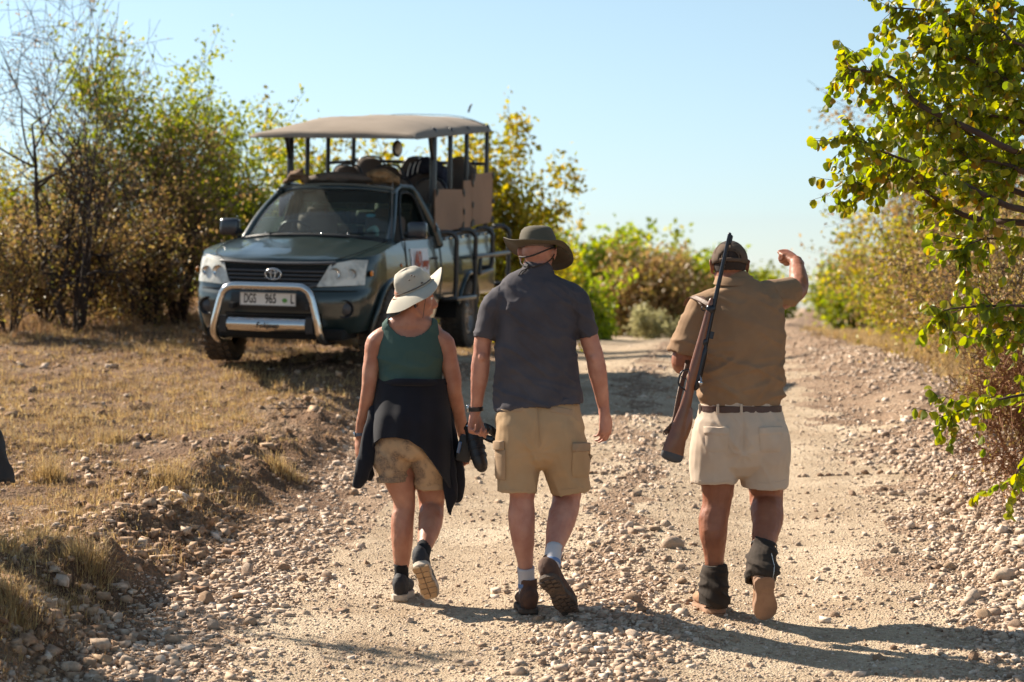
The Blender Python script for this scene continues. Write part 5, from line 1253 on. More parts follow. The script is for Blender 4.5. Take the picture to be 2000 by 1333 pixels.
for s_ in (1, -1):
    hl = empty('headlight'); hl.parent = truck
    zl = lambda y: .745+.02*max(0, (abs(y)-.45)/.35); zh = lambda y: .935+.055*min(1, max(0, (abs(y)-.44)/.25))
    nose('reflector', (s_*.455, s_*.78), 0, 0, M_lamp, hl, off=.020, zl=lambda y: zl(y)+.01, zh=lambda y: zh(y)-.01, slant=.10, thick=-.01 if s_ < 0 else .01)
    nose('lens', (s_*.445, s_*.80), 0, 0, M_lens, hl, off=.032, zl=zl, zh=zh, slant=.10, thick=-.004 if s_ < 0 else .004)
    for y, r_ in ((.56, .055), (.70, .045)):
        g = G(); x0 = fx(y, .86)-.0; g.lathe([(r_, .012), (r_*.9, .002), (r_*.5, -.01), (.001, -.012)], (x0+.030, s_*y, .865), axis='x', n=20); tp('lamp_bowl', g, M_chrome, hl, smooth=True)
    g = G(); x0 = fx(.80, .86); g.ell((x0-.02, s_*.842, .87), (.05, .010, .03), n=10, m=6); tp('indicator', g, mat('amber', (.6, .2, .03), rough=.3), hl, smooth=True)
    # fog lamp recess
    g = G(); x0 = fx(.66, .53)-.0; g.lathe([(.085, .018), (.080, .022), (.070, .006), (.05, -.01)], (x0, s_*.66, .545), axis='x', n=24); fg = tp('fog_lamp', g, M_blk, smooth=True)
    g = G(); g.lathe([(.055, .004), (.04, .014), (.001, .018)], (x0, s_*.66, .545), axis='x', n=20); tp('lens', g, M_dust, fg, smooth=True)
    # front flare of the arch and mirror
g = nose('air_intake', (-.46, .46), .40, .50, M_pit, truck, off=.004)
for z in (.42, .45, .48):
    q = G(); ys = np.linspace(-.44, .44, 11); q.tube([(fx(y, z)+.008, y, z) for y in ys], .005, ref=(1, 0, 0), n=5, sub=1); tp('intake_bar', q, M_blk, g, smooth=True)
nose('bumper_recess', (-.40, .40), .52, .68, M_blk, truck, off=.003)
g = G(); ys = np.linspace(-.74, .74, 25); g.tube([(fx(y, .70)+.004, y, .705) for y in ys], .006, ref=(1, 0, 0), n=6, sub=1); tp('bumper_gap', g, M_pit, body)
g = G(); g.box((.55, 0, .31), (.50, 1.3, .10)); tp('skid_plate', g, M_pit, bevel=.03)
# number plate
pl = empty('number_plate'); pl.parent = truck
xp = .925; rp = Matrix.Rotation(R(4), 4, 'Y')
g = G(); g.box((xp, -.015, .625), (.006, .525, .118)); tp('plate', g, M_white, pl, bevel=.002)
g = G()
for c_, d_ in (((xp+.003, -.015, .682), (.008, .53, .007)), ((xp+.003, -.015, .568), (.008, .53, .007)), ((xp+.003, -.279, .625), (.008, .007, .12)), ((xp+.003, .249, .625), (.008, .007, .12))): g.box(c_, d_)
fr_ = tp('plate_frame', g, mat('plate_rim', (.25, .24, .23), rough=.4), pl); fr_['kind'] = 'stuff'
g = G(); g.box((xp-.02, -.015, .625), (.035, .40, .07)); tp('plate_bracket', g, M_blk, pl)
def text(body_, size, m, parent, M, sx=1.0, ext=.001, name='lettering', shear=0):
    cu = bpy.data.curves.new('t', 'FONT'); cu.body = body_; cu.size = size; cu.align_x = 'CENTER'; cu.align_y = 'CENTER'; cu.extrude = ext; cu.shear = shear; cu.offset = size*.016
    o = bpy.data.objects.new('t', cu); COL.objects.link(o); dg = bpy.context.evaluated_depsgraph_get(); dg.update()
    me = bpy.data.meshes.new_from_object(o.evaluated_get(dg)); bpy.data.objects.remove(o); bpy.data.curves.remove(cu)
    me.transform(M @ Matrix.Diagonal((sx, 1, 1, 1))); me.name = name; me.materials.clear()
    o = link(name, me, m, parent); o['kind'] = 'stuff'; return o
FRONT = Matrix(((0, 0, 1, 0), (1, 0, 0, 0), (0, 1, 0, 0), (0, 0, 0, 1)))      # text x -> +y, text y -> z, facing +x
def at(x, y, z): return Matrix.Translation((x, y, z)) @ FRONT
text('DGS', .118, M_ink, pl, at(xp+.0045, -.185, .625), sx=.52); text('965', .118, M_ink, pl, at(xp+.0045, .012, .625), sx=.62); text('L', .118, M_ink, pl, at(xp+.0045, .215, .625), sx=.62)
g = G()
for a in (-1.1, -.55, 0, .55, 1.1):
    g.tube([(xp+.005, .145, .605), (xp+.005, .145+.018*math.sin(a), .605+.018*math.cos(a)), (xp+.005, .145+.032*math.sin(a), .605+.032*math.cos(a)+.004)], [.003, .008, .001], [.001]*3, ref=(1, 0, 0), n=6)
g.box((xp+.0045, .145, .597), (.001, .028, .006)); o = tp('green_emblem', g, mat('emblem_green', (.10, .30, .06), rough=.5), pl); o['kind'] = 'stuff'
# bull bar
bb = empty('bull_bar'); bb.parent = truck
g = G(); X_ = 1.02
g.tube([(.62, -.50, .25), (.86, -.50, .25), (.99, -.50, .31), (X_, -.485, .42), (X_, -.44, .60), (X_, -.405, .69), (X_, -.35, .735), (X_, -.27, .745), (X_, 0, .745), (X_, .27, .745), (X_, .35, .735), (X_, .405, .69), (X_, .44, .60), (X_, .485, .42), (.99, .50, .31), (.86, .50, .25), (.62, .50, .25)], .034, ref=(0, .3, 1), n=14, sub=4); tp('hoop', g, M_chrome, bb, smooth=True)
g = G(); rows = []
for z, x in ((.345, X_-.03), (.365, X_+.005), (.40, X_+.015), (.435, X_+.005), (.455, X_-.03)): rows.append([(x, y, z-.012*(1-abs(y)/.38)*(z < .38)) for y in np.linspace(-.37, .37, 9)])
g.grid(rows, thick=.006); tp('cross_plate', g, M_chrome, bb, smooth=True, auto=60)
text('Fokjeep', .072, M_ink, bb, at(X_+.0185, .02, .392), sx=.95, shear=.15)
for s_ in (1, -1):
    g = G(); g.box((X_-.015, s_*.41, .40), (.05, .075, .15)); tp('bracket', g, M_blk, bb, bevel=.01)
    g = G(); g.box((.90, s_*.36, .56), (.10, .04, .05)); tp('bracket', g, M_blk, bb, bevel=.005)
# cab upper: pillars, roof, glass
WB = [(-.42, -.715, 1.165), (-.28, -.45, 1.195), (-.235, 0, 1.205), (-.28, .45, 1.195), (-.42, .715, 1.165)]; WT = [(-1.06, -.57, 1.635), (-1.0, -.35, 1.66), (-.98, 0, 1.668), (-1.0, .35, 1.66), (-1.06, .57, 1.635)]
b5 = catmull(WB, 5); t5 = catmull(WT, 5); rows = []
for i in range(9):
    v = i/8; rows.append([tuple(np.array(a)*(1-v)+np.array(b)*v+np.array((.02, 0, .03))*math.sin(math.pi*v)) for a, b in zip(b5, t5)])
g = G(); g.grid(rows); tp('windscreen', g, M_glass, smooth=True)
g = G(); g.tube([tuple(np.array(p)+np.array((.01, 0, -.005))) for p in WB], .018, ref=(0, 0, 1), n=8); tp('cowl', g, M_blk, smooth=True)
g = G(); g.tube([tuple(np.array(p)) for p in WT], .022, ref=(0, 0, 1), n=8); tp('roof_header', g, M_paint, smooth=True)
for s_ in (1, -1):
    g = G(); g.tube([(-.40, s_*.735, 1.14), (-.70, s_*.675, 1.40), (-1.06, s_*.585, 1.635), (-1.25, s_*.575, 1.70)], [.026, .026, .028, .03], [.045, .04, .04, .03], n=10); tp('pillar', g, M_paint, smooth=True)
    g = G(); g.tube([(-1.79, s_*.825, 1.10), (-1.77, s_*.79, 1.25), (-1.72, s_*.68, 1.50), (-1.64, s_*.60, 1.665), (-1.45, s_*.58, 1.69), (-1.2, s_*.575, 1.685), (-1.0, s_*.59, 1.63)], [.03, .032, .04, .04, .03, .028, .022], [.09, .085, .07, .05, .04, .04, .03], n=10); tp('pillar', g, M_paint, smooth=True)
    # door: skin, gap lines, window frame, handle
    g = G(); rows = []
    for i in range(12):
        z = .43+(ztop(-.9)+.0-.43)*i/11; rows.append([(x, s_*(Wz(z)+.006), z+(ztop(x)-ztop(-.9))*(i/11)) for x in np.linspace(-.52, -1.62, 16)][::s_])
    g.grid(rows, thick=.004 if s_ > 0 else .004); dr = tp('door', g, M_paint, smooth=True, auto=50)
    g = G(); g.tube([(-.51, s_*(Wz(1.1)+.004), 1.15), (-.515, s_*(Wz(.8)+.004), .80), (-.56, s_*(Wz(.45)+.004), .42), (-1.0, s_*(Wz(.41)+.004), .41), (-1.60, s_*(Wz(.41)+.004), .42), (-1.635, s_*(Wz(.8)+.004), .8), (-1.64, s_*(Wz(1.16)+.004), 1.18)], .006, n=5); tp('door_gap', g, M_pit, dr)
    g = G(); g.tube([(-1.40, s_*(.885+.012), .985), (-1.45, s_*(.885+.035), .985), (-1.53, s_*(.885+.035), .985), (-1.58, s_*(.885+.012), .985)], .011, n=8); tp('handle', g, M_blk, dr, smooth=True)
    g = G(); g.tube([(-.60, s_*.80, 1.175), (-.80, s_*.72, 1.36), (-1.10, s_*.63, 1.585), (-1.25, s_*.612, 1.635), (-1.50, s_*.63, 1.625), (-1.60, s_*.68, 1.52), (-1.66, s_*.80, 1.19)], .014, n=8); tp('window_frame', g, M_blk, dr, smooth=True)
    g = G(); g.tube([(-.50, s_*.838, 1.172), (-1.1, s_*.838, 1.178), (-1.66, s_*.838, 1.188)], [.012]*3, n=6); tp('window_seal', g, M_blk, dr, smooth=True)
    # half lowered side glass
    g = G(); g.grid([[(-.68, s_*.80, 1.19), (-.78, s_*.77, 1.27), (-.86, s_*.745, 1.33), (-.92, s_*.73, 1.37)], [(-1.64, s_*.80, 1.20), (-1.63, s_*.77, 1.27), (-1.62, s_*.745, 1.33), (-1.60, s_*.73, 1.37)]], thick=.004)
    if s_ < 0: tp('side_glass', g, M_glass, dr)
    mr = empty('mirror'); mr.parent = truck
    g = G(); g.tube([(-.60, s_*.84, 1.22), (-.60, s_*.86, 1.235)], .022, n=8); tp('mirror_arm', g, M_blk, mr, smooth=True)
    g = G(); g.box((-.60, s_*.955, 1.265), (.11, .20, .165), taper=.92); tp('mirror_housing', g, mat('mirror_shell', (.02, .022, .03), rough=.3, coat=.4), mr, smooth=True, bevel=.035)
    g = G(); g.box((-.662, s_*.955, 1.265), (.006, .165, .13)); tp('mirror_glass', g, M_chrome, mr, bevel=.002)
rows = []
for x in np.linspace(-1.02, -1.74, 9):
    rows.append([(x, y, 1.672+.045*(1-(y/.60)**2)-.03*max(0, (-x-1.6)/.14)) for y in np.linspace(-.60, .60, 15)])
g = G(); g.grid(rows, thick=.02); roof = tp('roof', g, M_paint, smooth=True, auto=50)
g = G(); rows = []
for z in np.linspace(.5, 1.18, 6): rows.append([(-1.785, y, z) for y in np.linspace(-.83, .83, 6)])
g.grid(rows, thick=.02); tp('cab_back', g, M_paint)
for c_, d_ in (((-1.755, 0, 1.60), (.03, 1.22, .14)), ((-1.775, -.68, 1.35), (.03, .20, .38)), ((-1.775, .68, 1.35), (.03, .20, .38))):
    g = G(); g.box(c_, d_); tp('cab_back', g, M_paint, bevel=.01)
g = G(); g.box((-1.765, 0, 1.36), (.006, 1.16, .36)); tp('rear_window', g, M_glass)
for z in (1.30, 1.46):
    g = G(); g.bar((-1.83, -.55, z), (-1.83, .55, z), .012, .012); tp('rear_window_bar', g, M_chrome)
# interior
g = G(); g.grid([[(x, y, z) for y in np.linspace(-.72, .72, 9)] for x, z in ((-.26, 1.17), (-.42, 1.15), (-.60, 1.13), (-.72, 1.05), (-.70, .80))], thick=.02); ds = tp('dashboard', g, M_blk, smooth=True, auto=50)
g = G(); g.box((-1.2, 0, .55), (1.1, 1.5, .06)); tp('cab_floor', g, M_pit)
for s_ in (1, -1):
    st = empty('front_seat'); st.parent = truck
    g = G(); g.box((-1.22, s_*.36, .76), (.50, .50, .20)); tp('seat_cushion', g, M_seat, st, bevel=.06, smooth=True)
    g = G(); g.box((-1.50, s_*.36, 1.10), (.15, .48, .62), rot=Matrix.Rotation(R(-12), 3, 'Y'), taper=.85); tp('backrest', g, M_seat, st, bevel=.06, smooth=True)
    g = G(); g.box((-1.54, s_*.36, 1.42), (.08, .24, .12), rot=Matrix.Rotation(R(-10), 3, 'Y'), taper=.9); tp('headrest', g, M_seat, st, bevel=.035, smooth=True)
sw = empty('steering_wheel'); sw.parent = truck; M_ = Matrix.Translation((-.86, -.36, 1.17)) @ Matrix.Rotation(R(-62), 4, 'Y')
g = G(); g.tube([(.185*math.cos(a), .185*math.sin(a), 0) for a in np.linspace(0, 2*math.pi, 25)], .014, ref=(0, 0, 1), n=8, sub=1); g.move(M_); tp('rim', g, M_dust, sw, smooth=True)
g = G(); g.tube([(-.18, 0, 0), (0, 0, .02), (.18, 0, 0)], [.012, .05, .012], [.008, .015, .008], ref=(0, 0, 1), n=8); g.move(M_); tp('hub', g, M_blk, sw, smooth=True)
for y0 in (-.40, .22):
    g = G(); g.tube([(-.25, y0-.02, 1.205), (-.30, y0+.22, 1.225), (-.36, y0+.42, 1.235)], .006, n=5); g.tube([(-.27, y0-.05, 1.213), (-.32, y0+.28, 1.235), (-.37, y0+.50, 1.236)], .004, n=4); o = tp('wiper', g, M_blk); o['kind'] = 'stuff'
g = G(); g.ell((-.72, .45, 1.40), (.003, .05, .025), rot=Matrix.Rotation(R(-50), 3, 'Y'), n=14, m=8); tp('screen_sticker', g, mat('cyan_sticker', (.10, .35, .38), rough=.6))
g = G(); g.tube([(-.50, .58, 1.22), (-.62, .52, 1.27), (-.75, .42, 1.245)], [.02, .035, .02], n=8); tp('paper_roll', g, mat('pale_paper', (.55, .62, .5), rough=.8), smooth=True)
g = G(); g.tube([(-.42, .745, 1.13), (-.43, .745, 1.30), (-.46, .742, 1.72)], [.009, .007, .003], n=6); tp('aerial', g, M_dust, smooth=True)
# load on the cab roof
g = G(); g.tube([(-1.30, -.38, 1.75), (-1.26, -.20, 1.765), (-1.25, .0, 1.775), (-1.25, .20, 1.77), (-1.28, .38, 1.755)], [.05, .075, .085, .07, .05], [.035, .055, .06, .05, .035], ref=(0, 0, 1), n=12); k = len(g.v)
remesh(g, 'canvas_roll', .012, 2, M_seat, truck, (0, 0, 0), disp=folds(3, .012, 6, 6))
g = G(); g.tube([(-1.27, .26, 1.79), (-1.24, .40, 1.80), (-1.27, .53, 1.76)], [.05, .075, .04], n=10); remesh(g, 'dry_bundle', .012, 1, mat('dry_skin', (.32, .19, .09), rough=.95, var=.5, vscale=18), truck, (0, 0, 0), disp=folds(5, .02, 14, 14))
g = G(); g.tube([(-1.20, -.57, 1.74), (-1.22, -.47, 1.80), (-1.2, -.38, 1.75)], [.03, .06, .03], n=9); remesh(g, 'wood_knot', .010, 1, mat('old_wood', (.20, .12, .07), rough=.95, var=.5, vscale=20), truck, (0, 0, 0), disp=folds(8, .02, 14, 14))
# --- load bed
BZ0, BX0, BX1 = .60, -1.83, -4.28
def rz(x): return 1.205+(-x-1.83)*.03
for s_ in (1, -1):
    g = G(); rows = []
    for i in range(19):
        v = i/18; rows.append([(x, s_*(Wz(min(1.1, .55+(rz(x)-.55)*v))+.004-.03*max(0, v-.9)*5), .56+(rz(x)-.56)*v) for x in np.arange(BX0, BX1-.001, -.035)][::s_])
    g.grid(rows); sd = tp('bed_side', g, M_paint, smooth=True); arch(sd, (-3.085, .36), .45)
    so_ = sd.modifiers.new('s', 'SOLIDIFY'); so_.thickness = .02; so_.offset = 1 if s_ < 0 else -1
    g = G(); g.tube([(-3.085+.45*math.cos(a), s_*(Wz(.36+.45*math.sin(a))+.010), .36+.45*math.sin(a)) for a in np.linspace(.3, math.pi-.3, 18)], [.022]*18, n=8, sub=1); tp('wheel_arch', g, M_paint, sd, smooth=True)
    g = well(-3.085, s_, .38); tp('wheel_well', g, M_pit, sd, smooth=True)
    g = G(); g.tube([(BX0, s_*.84, rz(BX0)+.01), (BX1, s_*.84, rz(BX1)+.01)], [.02, .02], [.03, .03], n=8, sub=1); tp('bed_rail', g, M_blk, sd, smooth=True)
    for k in range(9):
        g = G(); g.box((BX0-.2-.26*k, s_*.862, rz(BX0-.2-.26*k)-.035), (.09, .012, .03)); tp('rope_hook', g, M_chrome if k % 2 else M_dust, sd, bevel=.004)
g = G(); g.box(((BX0+BX1)/2, 0, .62), (abs(BX1-BX0), 1.60, .05)); tp('bed_floor', g, M_pit)
g = G(); g.box((BX1, 0, .90), (.05, 1.62, .60)); tp('tailgate', g, M_paint, bevel=.01)
g = G(); g.box((BX0-.01, 0, .90), (.04, 1.62, .60)); tp('bed_front', g, M_paint, bevel=.01)
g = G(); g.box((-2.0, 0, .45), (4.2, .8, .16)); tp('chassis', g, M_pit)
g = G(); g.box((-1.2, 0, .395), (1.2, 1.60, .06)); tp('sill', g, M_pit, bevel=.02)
# side bars
for s_ in (1, -1):
    hp = []
    for k, (x, zb_) in enumerate(((-2.02, .56), (-2.86, .56), (-3.66, .86), (-4.50, .66))):
        g = G(); yo = s_*.99
        pts = [(x+.10, s_*.845, rz(x)+.03), (x+.03, s_*.93, rz(x)+.03), (x, yo, rz(x)-.03), (x-.005, yo, rz(x)-.15), (x-.01, yo, zb_+.06), (x+.01, yo-s_*.03, zb_), (x+.02, yo-s_*.14, zb_-.01)]
        g.tube(pts, .026, n=10, sub=3); hp.append(tp('hoop_bar', g, M_tube, smooth=True))
    for a, b in (((-2.86, .985), (-4.50, 1.015)), ((-2.02, .555), (-2.86, .555)), ((-3.05, .80), (-3.66, .83))):
        g = G(); g.tube([(a[0], s_*.995, a[1]), (b[0], s_*.995, b[1])], .024, n=10, sub=1); tp('side_bar', g, M_tube, smooth=True)
    g = G(); g.tube([(-3.10, s_*.995, .98), (-3.05, s_*.995, .80)], .022, n=8, sub=1); tp('side_bar', g, M_tube, smooth=True)
# --- canopy frame
def ct(x): return 2.24+(-x-1.6)*.072      # underside of the canopy
PX = [-1.86, -2.48, -3.20, -4.16]
for s_ in (1, -1):
    for k, x in enumerate(PX):
        y = .77 if k == 0 else .79
        g = G(); g.tube([(x, s_*y, rz(x)-.02 if k else .62), (x, s_*y, ct(x)+.02)], .026 if k else .036, n=10, sub=1); tp('post', g, M_tube, smooth=True)
    g = G(); g.tube([(PX[0]+.01, s_*.77, 1.98), (PX[0]+.09, s_*.77, 2.10), (PX[0]+.16, s_*.77, 2.24)], .022, n=8); tp('brace', g, M_tube, smooth=True)
    g = G(); g.tube([(-.98, s_*.78, ct(-.98)-.005), (-4.2, s_*.78, ct(-4.2)-.005)], .018, n=8, sub=1); tp('roof_rail', g, M_tube, smooth=True)
for x in PX:
    g = G(); g.tube([(x, -.78, ct(x)+.03), (x, -.5, ct(x)+(.10 if x < -1.5 else .04)), (x, 0, ct(x)+(.11 if x < -1.5 else .045)), (x, .5, ct(x)+(.10 if x < -1.5 else .04)), (x, .78, ct(x)+.03)], .012, n=8); tp('roof_bow', g, M_tube, smooth=True)
g = G(); g.tube([(-4.16, -.79, 2.04), (-4.16, .79, 2.02)], .020, n=8, sub=1); tp('rear_rail', g, M_tube, smooth=True)
g = G(); g.tube([(-3.2, -.79, 1.98), (-3.2, -.5, 2.0)], .018, n=8, sub=1); tp('grab_rail', g, M_tube, smooth=True)
rows = []
xs = [-.84, -.86, -.92, -1.10, -1.35, -1.60, -1.86, -2.15, -2.48, -2.85, -3.20, -3.70, -4.10, -4.22, -4.26, -4.27]
for i, x in enumerate(xs):
    row = []; base = ct(x)
    rise_ = float(np.interp(x, [-4.27, -4.2, -4.0, -1.9, -1.35, -.95, -.84], [.03, .13, .155, .165, .14, .055, .02])); hw_ = float(np.interp(x, [-4.27, -4.2, -1.3, -.84], [.83, .845, .84, .865]))
    bow = min(abs(x-p) for p in PX+[-.98]); sag = -.028*min(1, bow/.25)
    for j in range(31):
        u = (j/30)*2-1; au = abs(u)
        prof = (1-au**3.2); y = hw_*u
        if au > .985: zz = base-.035
        else: zz = base+rise_*prof+sag*(1-au**2)*.8+.006*float(vnoise(x*5, u*4, 1, seed=3))
        row.append((x, y, zz))
    if i == 0: row = [(p[0], p[1], base-.03) for p in row]
    rows.append(row)
g = G(); g.grid(rows, thick=.006); cn = tp('canopy', g, M_canvas, smooth=True, auto=70)
for x in PX[1:]:
    g = G(); g.tube([(x, .845*u, ct(x)+.158*(1-abs(u)**3.2)-.006) for u in np.linspace(-.98, .98, 21)], .004, n=5, sub=1); tp('canopy_seam', g, M_canvas, cn)
g = G(); g.tube([(-1.45, .50, 2.25), (-1.45, .50, 2.16)], .006, n=6, sub=1); lm = tp('work_light', g, M_tube, smooth=True)
g = G(); g.ell((-1.45, .50, 2.08), (.045, .055, .085), n=16, m=10); tp('lamp_housing', g, M_blk, lm, smooth=True)
g = G(); g.ell((-1.425, .52, 2.08), (.038, .040, .066), n=14, m=10); tp('lamp_lens', g, M_lens, lm, smooth=True)
g = G(); g.tube([(-3.95, .62, 2.60), (-3.95, .64, 2.66), (-3.93, .66, 2.68)], [.012, .012, .008], n=6); tp('roof_peg', g, M_blk, cn)
# --- tiered seats
def bench(x, z, ys):
    for y in ys:
        st = empty('passenger_seat'); st.parent = truck
        g = G(); g.box((x+.12, y, z-.34), (.44, .42, .14)); tp('seat_cushion', g, M_seat, st, bevel=.05, smooth=True)
        g = G(); g.tube([(x-.08, y, z-.36), (x-.11, y, z-.15), (x-.14, y, z+.05), (x-.155, y, z+.17)], [.20, .215, .20, .12], [.055, .06, .055, .045], ref=(1, 0, 0), n=18); tp('backrest', g, M_seat, st, smooth=True)
        g = G(); g.tube([(x-.16, y-.19, z-.30), (x-.20, y-.18, z+.05), (x-.21, y-.11, z+.21), (x-.21, y+.11, z+.21), (x-.20, y+.18, z+.05), (x-.16, y+.19, z-.30)], .011, n=7); tp('seat_frame', g, M_tube, st, smooth=True)
        g = G(); g.box((x+.1, y, (z-.42+.64)/2), (.30, .34, z-.42-.64)); tp('seat_box', g, M_blk, st)
bench(-2.15, 1.58, (.25, .62)); bench(-2.15, 1.58, (-.45,)); bench(-2.95, 1.74, (-.55, -.08, .45)); bench(-3.85, 1.86, (-.55, .0, .52))
g = G(); g.tube([(-3.06, .18, 1.86), (-3.02, .30, 1.95), (-3.0, .44, 1.96), (-3.04, .56, 1.86), (-3.1, .60, 1.70)], [.05, .09, .11, .10, .07], [.04, .06, .07, .07, .05], n=12)
Mj = mat('navy_jacket', (.015, .018, .035), rough=.9); jk = remesh(g, 'navy_jacket', .012, 1, Mj, truck, (0, 0, 0), disp=folds(14, .012, 9, 9))
for k in (0, 1, 2):
    g = G(); y = .20+.055*k; g.tube([(-2.93, y, 1.84+.02*k), (-2.925, y+.012, 1.91+.02*k), (-2.95, y+.03, 1.975+.015*k)], [.010]*3, [.006]*3, n=6); tp('white_stripe', g, M_white, jk, smooth=True)
# --- stepped side panels
for s_ in (1, -1):
    for (x0, x1, z0, z1, z2, z3) in ((-1.73, -2.92, 1.245, 1.285, 1.685, 1.705), (-2.93, -3.32, 1.29, 1.305, 1.80, 1.815), (-3.33, -4.30, 1.315, 1.36, 1.88, 1.93)):
        g = G(); rows = []
        for i in range(7):
            v = i/6; rows.append([(x0+(x1-x0)*t, s_*(.835+.006*float(vnoise(t*4, v*4, x0, seed=5))), (z0+(z1-z0)*t)*(1-v)+(z2+(z3-z2)*t)*v) for t in np.linspace(0, 1, 10)])
        g.grid(rows, thick=.012); pn = tp('side_panel', g, M_panel, smooth=True, auto=50)
        for (x, z) in ((x0, z0), (x0, z2), (x1, z1), (x1, z3)):
            sx = -1 if x == x0 else 1; sz = 1 if z in (z0, z1) else -1
            if abs(x0-x1) < .5 and x == x0: continue
            g = G(); g.prism([(x, s_*.843, z), (x+sx*.075, s_*.843, z), (x+sx*.055, s_*.843, z+sz*.05), (x, s_*.843, z+sz*.075)], (0, s_*.008, 0)); tp('corner_patch', g, M_blk, pn)
        for zm in ((z0+z2)/2,):
            g = G(); g.box((x1, s_*.846, zm), (.05, .010, .06)); tp('hinge', g, M_blk, pn, bevel=.003)
# --- wheels
def wheel(c, s_, steer=0):
    wr = empty('wheel', c); wr.parent = truck; wr.rotation_euler = (0, 0, steer)
    g = G(); w2 = .128
    g.lathe([(.215, -.09), (.235, -.115), (.30, -w2), (.345, -w2+.008), (.362, -.095), (.366, -.05), (.366, .05), (.362, .095), (.345, w2-.008), (.30, w2), (.235, .115), (.215, .09)], (0, 0, 0), axis='y', n=48); ty = g.build('tyre', M_tyre, wr, smooth=True)
    g = G()
    for k in range(34):
        a = 2*math.pi*k/34
        for y, ph in ((-.098, 0), (-.036, .5), (.036, 0), (.098, .5)):
            b = a+ph*math.pi/34*1.6; rt = Matrix.Rotation(-b, 3, 'Y') @ Matrix.Rotation(.25*(1 if y > 0 else -1), 3, 'X')
            g.box(rt @ Vector((.368, 0, 0))*1+Vector((0, y, 0)), (.020, .048, .045), rot=rt, taper=1)
    o = g.build('tread', M_tyre, ty); o['kind'] = 'stuff'
    g = G(); q = s_
    g.lathe([(.222, q*.10), (.205, q*.112), (.195, q*.07), (.13, q*.045), (.10, q*.075), (.06, q*.085), (.001, q*.088)], (0, 0, 0), axis='y', n=32); rm = g.build('rim', M_rim, wr, smooth=True)
    for k in range(6):
        a = k*math.pi/3; g = G(); g.tube([(.205*math.cos(a), q*.085, .205*math.sin(a)), (.15*math.cos(a), q*.062, .15*math.sin(a)), (.08*math.cos(a), q*.085, .08*math.sin(a))], [.035, .028, .03], [.012, .012, .012], n=8); g.build('spoke', M_rim, rm, smooth=True)
        a += .5; g = G(); g.ell((.055*math.cos(a), q*.090, .055*math.sin(a)), (.009, .008, .009), n=7, m=5); g.build('wheel_nut', M_chrome, rm)
wheel((0, .765, .366), 1, R(4)); wheel((0, -.765, .366), -1, R(4)); wheel((-3.085, .775, .366), 1); wheel((-3.085, -.775, .366), -1)
for s_ in (1, -1):
    g = G(); g.box((-3.53, s_*.73, .46), (.015, .26, .36)); tp('mud_flap', g, M_blk, bevel=.004)
# --- sign on the driver's side door
sg = empty('door_sign'); sg.parent = truck
g = G(); rows = [[(x, Wz(z)+.012, z) for x in np.linspace(-.66, -1.32, 6)] for z in np.linspace(.70, 1.085, 5)]; g.grid(rows, thick=.003); tp('sign_card', g, mat('sign_white', (.70, .70, .72), rough=.5), sg)
SIDE = Matrix(((-1, 0, 0, 0), (0, 0, 1, 0), (0, 1, 0, 0), (0, 0, 0, 1))); M_rust = mat('red_ink', (.42, .09, .04), rough=.6)
text('AD', .22, M_rust, sg, Matrix.Translation((-.86, .903, .975)) @ SIDE, sx=.75, ext=.003); text('ansey', .13, M_rust, sg, Matrix.Translation((-1.13, .903, .945)) @ SIDE, sx=.75, shear=.3, ext=.003)
g = G(); g.ell((-.32, Wz(.93)+.003, .93), (.035, .008, .018), n=10, m=6); tp('side_indicator', g, mat('amber_side', (.5, .13, .02), rough=.3), smooth=True)
# ------------------------------------------------------------------ trees and bushes
M_bark = mat('grey_bark', (.060, .042, .032), rough=.95, col2=(.032, .022, .018), vscale=10, bump=.6, bscale=60)
M_bark2 = mat('red_brown_bark', (.095, .055, .036), rough=.95, col2=(.05, .03, .022), vscale=10, bump=.6, bscale=60)
L_green = leafmat('mopane_green', [(.17, .20, .020), (.24, .26, .025), (.12, .16, .017), (.32, .31, .035), (.20, .24, .022), (.10, .13, .015), (.40, .34, .035)])
L_yel = leafmat('yellowing_leaves', [(.34, .28, .03), (.22, .24, .025), (.44, .33, .04), (.16, .19, .02), (.40, .26, .035), (.28, .28, .03)])
L_brown = leafmat('dry_brown_leaves', [(.26, .155, .07), (.34, .22, .10), (.19, .11, .055), (.28, .22, .05), (.40, .27, .12), (.20, .20, .035)], trans=.35)
L_bright = leafmat('bright_green', [(.20, .26, .02), (.28, .32, .03), (.14, .20, .02), (.36, .34, .03)])
def leaves_mesh(name, Pn, size, rr, mt, droop=.5, asp=.55):
    n = len(Pn); d = rr.normal(0, 1, (n, 3)); d[:, 2] -= droop; d /= np.linalg.norm(d, axis=1, keepdims=True)
    q = rr.normal(0, 1, (n, 3)); s = np.cross(d, q); s /= np.linalg.norm(s, axis=1, keepdims=True)+1e-9; nn_ = np.cross(d, s)
    L = size*rr.uniform(.6, 1.3, n)[:, None]; w_ = L*asp
    V = np.stack([Pn, Pn+d*L*.45+s*w_*.5+nn_*L*.08, Pn+d*L, Pn+d*L*.45-s*w_*.5+nn_*L*.08], 1).reshape(-1, 3); b = np.arange(n)*4
    F = np.concatenate([np.stack([b, b+1, b+2], -1), np.stack([b, b+2, b+3], -1)])
    return mesh_np(name, V, F)
